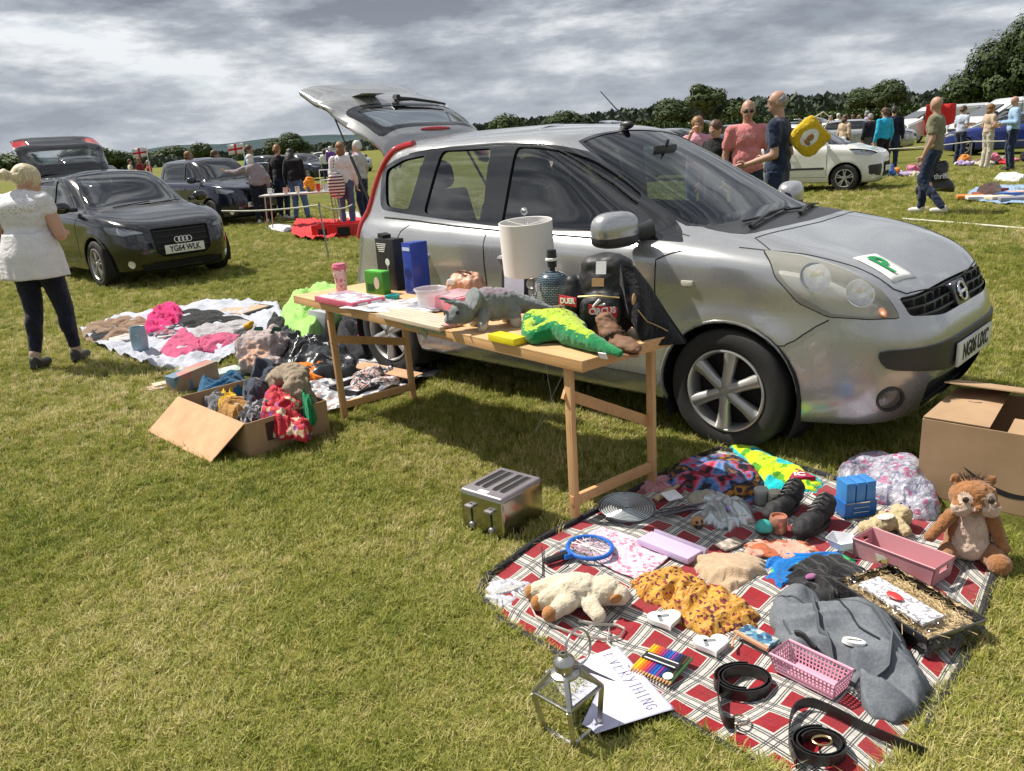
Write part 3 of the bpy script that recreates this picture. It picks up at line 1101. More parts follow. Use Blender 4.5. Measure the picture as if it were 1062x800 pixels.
 c=gpt(-0.22,0.99,0.012)
 mb.box(c,(0.003,0.22,0.20),(0,-0.12,0))
 st=mb.build('letter_sticker',M_white,gate)
 text('P',0.18,0.001,st,m=mat('green_ink',(0.0,0.27,0.07),0.5,bump=0),M=Matrix.Translation(c+V((-0.004,0,0))) @ rot((PI/2,0,-PI/2)),bold=0.006)
 for sy in (-1,1):
  pass
 R_=Matrix.Translation(hinge) @ rot((0,math.radians(91),0))
 for sy in (-1,1):
  mb=MB()
  a=V((-2.93,0.60*sy,1.15)); b=R_ @ (gpt(0.55*sy,1.0)+V((0.04,0,0)))
  mb.tube([a,a.lerp(b,.5)],0.011,8); mb.tube([a.lerp(b,.5),b],0.006,8)
  mb.build('gas_strut',M_black,BODY)
 nb=bvh
 mb=MB()
 L=[]
 for sy in (-1,1):
  y=.85*sy
  L += [[(-1.575,y,1.05),(-1.575,y,0.80),(-1.56,y,0.50),(-1.53,y,0.33)],
              [(-0.24,y,1.01),(-0.375,y,0.93),(-0.385,y,0.75),(-0.385,y,0.34)],
              [(-2.30,y,1.11),(-2.36,y,1.02),(-2.42,y,0.85),(-2.40,y,0.68)],
              [(-2.25,y,0.34),(-1.5,y,0.33),(-0.385,y,0.325)],
              [(0.02,0.74*sy,1.02),(0.18,0.70*sy,0.99)],
              [(0.21,y,0.56),(0.30,y,0.565),(0.42,.8*sy,0.66),(0.47,.77*sy,0.69)],
              [(-0.26,0.72*sy,1.06),(-0.42,0.72*sy,1.16),(-0.74,0.7*sy,1.36),(-1.0,.67*sy,1.475),(-1.25,.66*sy,1.535),(-1.65,.66*sy,1.555),(-2.1,.66*sy,1.55),(-2.45,.66*sy,1.51)],
              ]
 L += [[(0.16,-0.70,0.98),(0.30,-0.64,0.96),(0.50,-0.58,0.9),(0.66,-0.55,0.81),(0.70,-0.50,0.785),(0.75,-0.25,0.785),(0.77,0,0.78),(0.75,0.25,0.785),(0.70,0.5,0.785),(0.66,.55,.81),(0.5,.58,.9),(.3,.64,.96),(.16,.7,.98)],
          [(0.16,-0.70,0.98),(0.03,-0.60,1.03),(0.07,-0.3,1.045),(0.085,0,1.045),(0.07,0.3,1.045),(0.03,.6,1.03),(0.16,.7,.98)]]
 for l in L:
  snap_tube(nb,l,0.0042,sub=7,sink=0.0012,mb=mb)
 mb.build('shut_lines',M_gap,BODY)
 mb=MB()
 for sy in (-1,1):
  snap_tube(nb,[(-2.62,.8*sy,1.12),(-1.6,.8*sy,1.05),(-0.5,.8*sy,1.01)],0.007,sub=10,mb=mb)
 mb.build('belt_trim',M_trimb,BODY)
 for sy in (-1,1):
  for cx in (0,-2.6):
   mb=MB(); pts=[]
   for a in range(0,25):
    an=math.radians(-14+208*a/24)
    x,z=cx+0.352*math.cos(an),0.30+0.352*math.sin(an)
    h=bvh.ray_cast(V((x,2*sy,z)),V((0,-sy,0)))
    if h[0] is not None:
     pts.append(h[0]+V((0,-0.006*sy,0)))
   mb.tube(pts,0.010,8)
   mb.build('arch_lip',M_silver,BODY)
 mb=MB()
 for cx in (0,-2.6):
  for sy in (-1,1):
   mb.grid(lambda a,b,cx=cx,sy=sy: (cx+0.365*math.cos(math.radians(-30+240*a)),sy*(0.815 - 0.30*b),0.30+0.365*math.sin(math.radians(-30+240*a))),24,2)
   mb.prism([(p[0],p[1]) for p in circ(cx,0.30,0.37,24)],0,0.01,M=Matrix.Translation((0,sy*0.52,0)) @ rot((PI/2,0,0)))
 mb.box((-1.3,0,0.24),(1.7,1.55,0.06))
 mb.box((-2.9,0,0.32),(0.45,1.3,0.06)); mb.box((0.35,0,0.24),(0.5,1.2,0.06)); mb.box((0,0,0.55),(0.9,1.0,0.6)); mb.box((-2.6,0,0.50),(0.75,1.0,0.35))
 mb.build('underbody',M_gap,BODY,smooth=False)
 me=bpy.data.meshes.new('body')
 for f in bm.faces: f.smooth=True
 lin=bm.copy()
 bm.to_mesh(me)
 for x in (M_silver,M_pillar,M_gap,M_trimb): me.materials.append(x)
 me.shade_smooth()
 body=link(bpy.data.objects.new('body',me),BODY)
 sh={v: v.co - bvh.find_nearest(v.co)[1]*0.022 for v in lin.verts}
 for v,c in sh.items(): v.co=c
 bmesh.ops.delete(lin,geom=[f for f in lin.faces if f.calc_center_median().z > 1.575],context='FACES')
 me=bpy.data.meshes.new('lining'); lin.to_mesh(me)
 me.materials.append(mat('grey_headlining',(0.10,0.10,0.10),0.9))
 for p in me.polygons: p.material_index=0
 me.shade_smooth()
 link(bpy.data.objects.new('lining',me),BODY)
 M_seat=mat('black_seat_fabric',(0.018,0.018,0.02),0.95,bump=0.3,bs=200)
 for (x,y) in ((-1.15,-0.36),(-1.15,0.36),(-2.05,-0.36),(-2.05,0.36)):
  mb=MB()
  mb.box((x,y,0.62),(0.50,0.50,0.16),(0,-0.1,0))
  mb.box((x - 0.30,y,0.93),(0.13,0.48,0.62),(0,-0.22,0),taper=0.8)
  s_=mb.build('seat',M_seat,BODY,bevel=0.04,seg=3)
  mb=MB()
  mb.ell((x - 0.42,y,1.33),(0.12,0.27,0.20),(0,-0.2,0),16,10,e=0.7)
  mb.tube([(x - 0.39,y - 0.05,1.1),(x - 0.42,y - 0.05,1.3)],0.007,6)
  mb.tube([(x - 0.39,y+0.05,1.1),(x - 0.42,y+0.05,1.3)],0.007,6)
  mb.build('headrest',M_seat,s_)
 mb=MB()
 mb.grid(lambda a,b: (-0.62+0.50*b,-0.66+1.32*a,1.00+0.03*math.sin(a*PI) - 0.22*(1 - b) ** 3+0.015*math.sin(b*3)),20,10)
 mb.box((-0.42,0,0.80),(0.35,1.30,0.30))
 mb.build('dashboard',mat('dark_dashboard',(0.035,0.037,0.04),0.6),BODY,bevel=0.02)
 mb=MB(TR((-0.72,-0.36,0.95),(0,math.radians(-62),0)))
 mb.tube([(0.18*math.cos(a),0.18*math.sin(a),0) for a in [2*PI*k/28 for k in range(28)]],0.014,8,closed=True)
 mb.box((0,0,-0.01),(0.10,0.13,0.03)); mb.box((0,0,-0.01),(0.03,0.34,0.02)); mb.tube([(0,0,0),(0,0,-0.25)],0.03,8)
 mb.build('steering_wheel',M_black,BODY)
 mb=MB()
 mb.box((-0.86,0,1.42),(0.02,0.22,0.06))
 mb.tube([(-0.86,0,1.43),(-0.84,0,1.48)],0.01,6)
 mb.build('rear_view_mirror',M_black,BODY,bevel=0.008)
 for sy in (-1,1):
  mb=MB()
  mb.ell((-0.53,0.955*sy,1.085),(0.15,0.26,0.17),(0,0.0,0.25*sy),24,14,e=0.72)
  mr=mb.build('door_mirror',M_silver,BODY)
  mb=MB()
  mb.ell((-0.532,0.95*sy,1.043),(0.152,0.262,0.10),(0,0,0.25*sy),24,12,e=0.72)
  mb.tube([(-0.53,0.88*sy,1.045),(-0.50,0.80*sy,1.05),(-0.46,0.74*sy,1.06)],[0.035,0.04,0.055],10,flat=0.8)
  mb.build('mirror_base',M_trimb,mr)
 for sy in (-1,1):
  for x,z in ((-1.36,0.88),(-2.16,0.86)):
   h=bvh.ray_cast(V((x,2*sy,z)),V((0,-sy,0)))[0]
   mb=MB()
   mb.tube([h+V((-0.09,-0.005*sy,0)),h+V((-0.06,0.028*sy,0.004)),h+V((0.06,0.028*sy,0.004)),h+V((0.09,-0.005*sy,0))],[0.014,0.015,0.015,0.014],8)
   mb.build('door_handle',M_silver,BODY)
  h=bvh.ray_cast(V((-0.20,2*sy,0.82)),V((0,-sy,0)))[0]
  mb=MB()
  mb.box(h,(0.065,0.014,0.028))
  mb.build('side_repeater',mat('clear_repeater',(0.55,0.54,0.46),0.3),BODY,bevel=0.004)
 mb=MB()
 mb.ell((-1.13,0,1.575),(0.10,0.05,0.05),(0,0,0),12,8)
 mb.tube([(-1.13,0,1.60),(-1.32,0,1.78)],[0.005,0.003],6)
 mb.build('aerial',M_black,BODY)
 mb=MB()
 for (a,b) in (((-0.06,-0.48),(-0.155,0.14)),((-0.05,0.05),(-0.17,0.55))):
  def wp(q,up):
   h=bvh.ray_cast(V((q[0],q[1],3)),V((0,0,-1)))[0]
   return h+V((0.0,0,up))
  mid=(a[0]*.5+b[0]*.5 - 0.01,(a[1]+b[1])/2)
  mb.tube([wp(a,0.015),wp(mid,0.028),wp(b,0.016)],[0.012,0.008,0.005],6)
  c_=(mid[0] - 0.035,mid[1] - 0.24)
  mb.tube([wp((c_[0]+.015,c_[1]),0.014),wp(mid,0.014),wp((b[0] - .02,b[1]),0.012)],0.007,6)
 mb.build('windscreen_wiper',M_black,BODY)
 ctr=V((0.565,-0.40,0))
 h=bvh.ray_cast(V((ctr.x,ctr.y,3)),V((0,0,-1)))
 nrm=h[1] if h[1].z > 0 else -h[1]
 ang=math.radians(-6)
 xa=V((math.cos(ang),math.sin(ang),0)); xa=(xa - nrm*xa.dot(nrm)).normalized(); ya=nrm.cross(xa)
 mb=MB()
 def stk(a,b):
  p=h[0]+xa*(a - .5)*0.215+ya*(b - .5)*0.215
  q=bvh.ray_cast(p+V((0,0,1)),V((0,0,-1)))[0]
  return q+V((0,0,0.004))
 mb.grid(stk,8,8)
 st=mb.build('letter_sticker',M_white,BODY)
 q=st.modifiers.new('s','SOLIDIFY'); q.thickness=0.002
 A=Matrix(((ya.x,-xa.x,nrm.x,0),(ya.y,-xa.y,nrm.y,0),(ya.z,-xa.z,nrm.z,0),(0,0,0,1)))
 up_=-xa; rt=up_.cross(nrm)
 A=Matrix(((rt.x,up_.x,nrm.x,0),(rt.y,up_.y,nrm.y,0),(rt.z,up_.z,nrm.z,0),(0,0,0,1)))
 A=Matrix.Translation(h[0]+nrm*0.008 - xa*0.0) @ A
 text('P',0.20,0.001,st,m=mat('green_ink',(0.0,0.27,0.07),0.5,bump=0),M=A,bold=0.004)
 h=bvh.ray_cast(V((3,0,0.47)),V((-1,0,0)))[0]
 pl=MB()
 pl.box((0,0,0),(0.012,0.52,0.111),M=Matrix.Translation(h+V((0.024,0,0))))
 po=pl.build('number_plate',M_plate_w,BODY,bevel=0.003)
 text('NG06 UXC',0.105,0.0008,po,m=M_ink,M=Matrix.Translation(h+V((0.0315,0,0))) @ rot((PI/2,0,PI/2)),sx=0.78,bold=0.0025)
 for x in (0,-2.6):
  for sy in (-1,1):
   wheel(BODY,x,0.82*sy,0.305,0.205,6,M_alloy)
 return t
build_note()
def make_car(name,label,loc,yaw,col,F=0.78,B=2.45,Rr=-3.1,H=1.45,W=1.70,zb=0.95,hz=0.72,wsx=-0.25,rfx=-1.05,R=0.30,text_=None,
             lamp=None,grille=None,low=None,badge='ring',rim='twin',open_gate=False,far=False,metal=0.4,rimcol=None,nf=4.8,strip=None,
             group=None,door_open=False,red_tail=False,rearx=None,cat='car',wins=2,side_strip=False):
 t=thing(name,label,cat,loc,yaw,group)
 hw=W/2
 xm=(rfx - .14+Rr+.48)/2
 zr=H - zb
 rows=[
  (F - .20,.16,Rr+.15,.26,hw*.84,.16,.22,nf,5),(F - .08,.19,Rr+.07,.28,hw*.95,.19,.22,nf,5),
  (F - .02,.30,Rr+.02,.38,hw*.985,.30,.32,nf,5),(F,.46,Rr,.52,hw,.46,.50,nf,5),
  (F - .02,hz - .13,Rr,.64,hw,hz - .08,.66,nf,5),(F - .07,hz,Rr+.03,.78,hw,hz+.06,.80,nf,5),
  (F - .22,hz+(zb - hz)*.38,Rr+.05,.88,hw*.985,hz+.62*(zb - hz),zb - .03,nf+.2,5),
  (F - .50,hz+(zb - hz)*.75,Rr+.07,zb+.02,hw*.955,zb - .03,zb+.02,nf+.5,5),
  (wsx+.25,zb+.01,Rr+.09,zb+.06,hw*.91,zb+.005,zb+.05,nf+.8,5),
  (wsx,zb+.07,Rr+.12,zb+.11,hw*.88,zb+.05,zb+.10,nf+.8,5),
  (wsx+(rfx - wsx)*.36,zb+zr*.40,Rr+.17,zb+zr*.42,hw*.83,zb+zr*.37,zb+zr*.41,5.6,5),
  (wsx+(rfx - wsx)*.72,zb+zr*.72,Rr+.24,zb+zr*.72,hw*.78,zb+zr*.67,zb+zr*.70,5.6,5),
  (rfx,zb+zr*.90,Rr+.33,zb+zr*.88,hw*.72,zb+zr*.85,zb+zr*.84,5.2,5),
  (rfx - .14,H - .025,Rr+.48,H - .03,hw*.62,H - .055,H - .055,5,5),
  (max(rfx - .40,xm+.20),H - .006,min(Rr+.85,xm - .20),H - .01,hw*.36,H - .02,H - .02,4,4),
  (max(rfx - .55,xm+.12),H,min(Rr+1.05,xm - .12),H - .004,hw*.2,H - .002,H - .006,4,4)]
 q=3 if far else 4
 bm=shell(rows,xm,q,30 if far else 48,16 if far else 26)
 flare(bm,(0,-B),R+.06,.010)
 bvh=BVHTree.FromBMesh(bm.copy())
 P=paint(name+'_'+'_'.join('%d' % (c*100) for c in col),col,metal,0.17)
 BODY=t
 for sy in (-1,1):
  for cx in (0.0,-B):
   fs=cutp(bm,circ(cx,R,R+.05,24),XZ,lambda c,n,s=sy: c.y*s > 0.3 and c.z < 0.8)
   bmesh.ops.delete(bm,geom=fs,context='FACES')
 top=lambda k: zb+zr*k
 dlo=[(Rr+.42,zb+.085),(wsx - .02,zb+.03),(wsx+(rfx - wsx)*.45,top(.42)),(wsx+(rfx - wsx)*.95,top(.74)),(rfx - .15,top(.83)),(rfx - .6,top(.86)),(Rr+.9,top(.83)),(Rr+.50,top(.70))]
 dlo=rounded(dlo,[.05,.02,.1,.1,.1,.1,.1,.08],2)
 xb=rfx - .33
 w1=rounded([(xb,zb+.075),(wsx - .30,zb+.06),(wsx+(rfx - wsx)*.62,top(.44)),(wsx+(rfx - wsx)*.98,top(.68)),(rfx - .15,top(.755)),(xb,top(.785))],[.02,.02,.1,.1,.08,.02],2)
 w2=rounded([(Rr+(.55 if wins == 2 else .95),zb+.11),(xb - .10,zb+.085),(xb - .10,top(.785)),(Rr+.98,top(.75)),(Rr+(.60 if wins == 2 else .95),top(.62 if wins == 2 else .745))],[.04,.02,.02,.08,.06],2)
 for sy in (-1,1):
  rg=lambda c,n,s=sy: c.y*s > 0.4 and c.z > zb - .05
  for f in cutp(bm,dlo,XZ,rg): f.material_index=1
  for po in (w1,w2):
   fs=cutp(bm,po,XZ,rg)
   take(bm,fs,'side_window',glass('dark_side_glass',(0.5,0.56,0.58),0.6,refl=.08),BODY,off=-0.01)
 b_=hw*.74
 ws=[(wsx+.03,-b_),(wsx+.09,0),(wsx+.03,b_),(wsx - .14,b_+.04),((wsx+rfx)/2,b_ - .01),(rfx - .02,b_ - .14),(rfx - .05,0),(rfx - .02,-b_+.14),((wsx+rfx)/2,-b_+.01),(wsx - .14,-b_ - .04)]
 rg=lambda c,n: c.z > zb - .02 and n.z > 0.15 and c.x > rfx - .3
 for f in cutp(bm,grow(ws,.025),XY,rg): f.material_index=1
 cw=[(wsx - .05,-b_+.02),(wsx+.15,-b_+.02),(wsx+.21,0),(wsx+.15,b_ - .02),(wsx - .05,b_ - .02)]
 for f in cutp(bm,cw,XY,rg): f.material_index=3
 fs=cutp(bm,ws,XY,rg)
 take(bm,fs,'windscreen',glass('dark_windscreen_glass',(0.5,0.58,0.6),0.55,refl=.08),BODY,off=-0.004)
 rf=lambda c,n: c.x > F - .75 and n.x > 0.1
 gp=None
 for nm,po,mm,off in (('grille',grille,M_gap,-.03),('lower_grille',low,M_gap,-.03)):
  if po:
   fs=cutp(bm,rounded(po,.025,2),YZ,rf)
   gp=take(bm,fs,nm,mm,BODY,off=off) if nm == 'grille' else gp
   if nm != 'grille': take(bm,fs,nm,mm,BODY,off=off)
   mb=MB()
   zs=[p[1] for p in po]; ys=[p[0] for p in po]
   k=5 if not far else 3
   for i in range(k):
    z=min(zs)+(max(zs) - min(zs))*(i+.5)/k
    pts=[]
    for j in range(11):
     y=(min(ys)+(max(ys) - min(ys))*j/10)*.93
     h=bvh.ray_cast(V((3,y,z)),V((-1,0,0)))
     if h[0] is not None: pts.append(h[0] - V((.012,0,0)))
    if len(pts) > 2: mb.tube(pts,.006,5)
   mb.build('grille_slats',M_trimb,BODY)
 L_l=glass('clear_lamp_lens',(0.9,0.92,0.95),0.1)
 M_ref=mat('bright_lamp_reflector',(0.80,0.81,0.83),0.25,0.35,bump=0.2,bs=30)
 for sy in (-1,1):
  d=V((0.70,0.60*sy,0.35)).normalized(); u=V((0,0,1)).cross(d).normalized(); v=d.cross(u)
  P3=[V((a,b*sy,c)) for a,b,c in lamp]
  po=rounded([(p.dot(u),p.dot(v)) for p in P3],.02,2)
  g2=lambda c,n,s=sy: c.y*s > 0.3 and c.x > F - 1.0 and c.z > hz - .25
  fs=cutp(bm,po,(u,v),g2)
  hl=take(bm,fs,'headlight',L_l,BODY,off=.004,delete=False)
  take(bm,fs,'reflector',M_ref,hl,off=-.03)
  c=sum(P3,V())/len(P3)
  mb=MB(Matrix.Translation(c) @ V((0,0,1)).rotation_difference(d).to_matrix().to_4x4())
  mb.lathe([(.055,-.0),(.045,-.015),(.02,-.03),(.0001,-.02)],16)
  mb.build('lamp_bowl',M_chrome,hl)
  if not far:
   h=bvh.ray_cast(V((3,.62*hw/.85*sy,.30)),V((-1,0,0)))
   nrm=h[1] if h[1].x > 0 else -h[1]
   mb=MB(Matrix.Translation(h[0]) @ V((0,0,1)).rotation_difference(nrm).to_matrix().to_4x4())
   mb.lathe([(.05,-.01),(.048,.006),(.036,.0),(.0001,.003)],20)
   mb.build('fog_light',M_ref,BODY)
 zbd=(grille[2][1]+grille[0][1])/2+.02 if grille else hz
 h=bvh.ray_cast(V((3,0,zbd)),V((-1,0,0)))[0]
 mb=MB(Matrix.Translation(h+V((.015,0,0))) @ rot((0,math.radians(80),0)))
 if badge == 'rings':
  for k in range(4):
   mb.tube([(.036*math.cos(a),-.078+.052*k+.036*math.sin(a),0) for a in [2*PI*i/20 for i in range(20)]],.006,6,closed=True)
 elif badge == 'ring':
  mb.tube([(.05*math.cos(a),.05*math.sin(a),0) for a in [2*PI*i/20 for i in range(20)]],.009,6,closed=True)
  mb.lathe([(.045,-.004),(.0001,.003)],20)
 else:
  for dz in (-.02,.02):
   mb.beam((dz - .02,-.05,0),(dz+.02,0,0),.012,.012); mb.beam((dz+.02,0,0),(dz - .02,.05,0),.012,.012)
 mb.build('badge',M_chrome,BODY)
 if text_:
  h=bvh.ray_cast(V((3,0,.45)),V((-1,0,0)))[0]
  mb=MB(); mb.box(h+V((.022,0,.0)),(.012,.52,.111))
  pl=mb.build('number_plate',M_plate_w,BODY,bevel=.003)
  if text_ != '-':
   text(text_,.105,.0008,pl,m=M_ink,M=Matrix.Translation(h+V((.0295,0,0))) @ rot((PI/2,0,PI/2)),sx=.80,bold=.0028)
 if cat == 'car' and name == 'white_car':
  for sy in (-1,1):
   fs=cutp(bm,rounded([(sy*.42,.56),(sy*.68,.54),(sy*.66,.34),(sy*.44,.30)],.04,3),YZ,rf)
   take(bm,fs,'bumper_vent',M_trimb,BODY,off=-.006)
 if open_gate:
  gt=[(-hw*.70,.62),(hw*.70,.62),(hw*.74,zb),(hw*.68,top(.6)),(hw*.6,H - .035),(-hw*.6,H - .035),(-hw*.68,top(.6)),(-hw*.74,zb)]
  fs=cutp(bm,gt,YZ,lambda c,n: c.x < Rr+.6 and n.x < -.02)
  hinge=V((Rr+.40,0,H - .04))
  gate=bpy.data.objects.new('tailgate',None); gate.location=hinge; gate.rotation_euler=(0,math.radians(open_gate),0); link(gate,BODY)
  gb=bmesh.new(); mm={}
  for f in fs:
   gb.faces.new([mm.setdefault(v,None) or mm.__setitem__(v,gb.verts.new(v.co - hinge)) or mm[v] for v in f.verts])
  bmesh.ops.delete(bm,geom=fs,context='FACES'); gb.normal_update()
  an=lambda c,n: True
  gbv=BVHTree.FromBMesh(gb)
  S_=lambda L: [(a,b - hinge.z) for a,b in L]
  for f in cutp(gb,rounded(S_([(-hw*.72,zb+.03),(hw*.72,zb+.03),(hw*.60,top(.80)),(-hw*.60,top(.80))]),.05,2),YZ,an): f.material_index=1
  fs=cutp(gb,rounded(S_([(-hw*.62,zb+.08),(hw*.62,zb+.08),(hw*.52,top(.72)),(-hw*.52,top(.72))]),.05,2),YZ,an)
  take(gb,fs,'rear_window',M_glass_s,gate)
  if red_tail:
   for sy in (-1,1):
    rl=[(sy*hw*.50,.88),(sy*hw*.98,.88),(sy*hw*.98,.68),(sy*hw*.50,.72)]
    fs=cutp(gb,S_(rl),YZ,an)
    take(gb,fs,'tail_light',M_redlens,gate,off=.004)
  me=bpy.data.meshes.new('tailgate_panel'); gb.to_mesh(me)
  for x in (P,M_pillar): me.materials.append(x)
  me.shade_smooth()
  o=link(bpy.data.objects.new('tailgate_panel',me),gate)
  md=o.modifiers.new('s','SOLIDIFY'); md.thickness=.03; md.offset=-1
  mb=MB(); mb.tube([(-.22,0,zb - hinge.z+.06),(-.215,.15,zb - hinge.z+.08),(-.2,.36,zb - hinge.z+.10)],[.02,.012,.008],6)
  mb.build('rear_wiper',M_black,gate)
  Rm=Matrix.Translation(hinge) @ rot((0,math.radians(open_gate),0))
  for sy in (-1,1):
   mb=MB(); mb.tube([V((Rr+.3,hw*.72*sy,zb+.1)),Rm @ V((-.05,hw*.66*sy,zb - hinge.z))],.009,6)
   mb.build('gas_strut',M_black,BODY)
 mb=MB()
 for sy in (-1,1):
  y=hw*sy
  for l in ([(xb - .05,y,zb+.03),(xb - .05,y,.6),(xb - .03,y,.34)],[(wsx - .08,y,zb),(wsx - .2,y,zb - .15),(wsx - .2,y,.34)],
                  [(xb - .03,y,.32),(wsx - .2,y,.31)],[(F - .16,y*.80,hz+.04),(F - .6,y*.88,zb - .02),(wsx+.2,y*.88,zb+.02)]):
   snap_tube(bvh,l,.004,sub=6,sink=.001,mb=mb,n=5)
 snap_tube(bvh,[(F - .16,-hw*.8,hz+.04),(F - .07,-hw*.4,hz+.03),(F - .05,0,hz+.025),(F - .07,hw*.4,hz+.03),(F - .16,hw*.8,hz+.04)],.004,sub=6,sink=.001,mb=mb,n=5)
 mb.build('shut_lines',M_gap,BODY)
 for sy in (-1,1):
  mb=MB(); mb.ell((wsx - .28,(hw+.09)*sy,zb+.08),(.13,.22,.15),(0,0,.25*sy),16,10,e=.75)
  mb.tube([(wsx - .26,(hw+.02)*sy,zb+.05),(wsx - .22,(hw - .10)*sy,zb+.05)],.03,8)
  mb.build('door_mirror',P if not far else M_black,BODY)
  h=bvh.ray_cast(V((xb+.10,3*sy,zb - .13)),V((0,-sy,0)))[0]
  mb=MB(); mb.tube([h+V((-.09,0,0)),h+V((-.06,.03*sy,0)),h+V((.06,.03*sy,0)),h+V((.09,0,0))],.013,6)
  mb.build('door_handle',P,BODY)
  if side_strip:
   a=bvh.ray_cast(V((wsx - .25,3*sy,.50)),V((0,-sy,0)))[0]; b=bvh.ray_cast(V((xb,3*sy,.50)),V((0,-sy,0)))[0]
   mb=MB(); mb.beam(a,b,.02,.045); mb.build('rubbing_strip',M_trimb,BODY)
 mb=MB()
 for (a,b) in ((-.42,.10),(.05,.50)):
  pts=[]
  for i in range(6):
   f_=i/5
   x,y=wsx+.10 - .10*f_,(a+(b - a)*f_)*hw/.85
   h=bvh.ray_cast(V((x,y,3)),V((0,0,-1)))[0]
   pts.append(h+V((0,0,.012)))
  mb.tube(pts,.008,5)
 mb.build('windscreen_wiper',M_black,BODY)
 mb=MB()
 for cx in (0,-B):
  for sy in (-1,1):
   mb.grid(lambda a,b,cx=cx,sy=sy: (cx+(R+.06)*math.cos(math.radians(-25+230*a)),sy*(hw - .03 - .28*b),R+(R+.06)*math.sin(math.radians(-25+230*a))),16,2)
 mb.box((-B/2,0,.25),(B - .8,W - .2,.06)); mb.box((.2,0,.42),(.8,W - .72,.34)); mb.box((-B,0,.42),(.9,W - .72,.3))
 mb.build('underbody',M_gap,BODY,smooth=False)
 me=bpy.data.meshes.new('body'); bm.to_mesh(me)
 for x in (P,M_pillar,M_gap,M_trimb): me.materials.append(x)
 me.shade_smooth()
 body=link(bpy.data.objects.new('body',me),BODY)
 sh=[(v,v.co - bvh.find_nearest(v.co)[1]*.022) for v in bm.verts]
 for v,c in sh: v.co=c
 bmesh.ops.delete(bm,geom=[f for f in bm.faces if f.calc_center_median().z > H - .04],context='FACES')
 me=bpy.data.meshes.new('lining'); bm.to_mesh(me); me.materials.append(M_interior); me.shade_smooth()
 for p in me.polygons: p.material_index=0
 link(bpy.data.objects.new('lining',me),BODY)
 for (x,y) in ((rfx+.0,-.35),(rfx+.0,.35),(rfx - .85,-.33),(rfx - .85,.33)):
  mb=MB(); mb.box((x,y,.50),(.5,.46,.2)); mb.box((x - .28,y,.80),(.12,.44,.62),(0,-.22,0),taper=.8)
  mb.ell((x - .38,y,1.18+(H - 1.45)*.6),(.10,.25,.18),(0,-.2,0),12,8)
  mb.build('seat',M_interior,BODY,bevel=.03)
 mb=MB(); mb.box((wsx - .22,0,zb - .12),(.42,W - .34,.26))
 mb.tube([(wsx - .52,-.35+.17*math.cos(a),zb - .03+.16*math.sin(a)) for a in [2*PI*i/18 for i in range(18)]],.014,6,closed=True)
 mb.build('dashboard',M_interior,BODY,bevel=.03)
 rm=rimcol or M_alloy
 for x in (0,-B):
  for sy in (-1,1):
   wheel(BODY,x,(hw - .02)*sy,R,R - .095,5 if rim == 'twin' else 6,rm,style=rim)
 return t
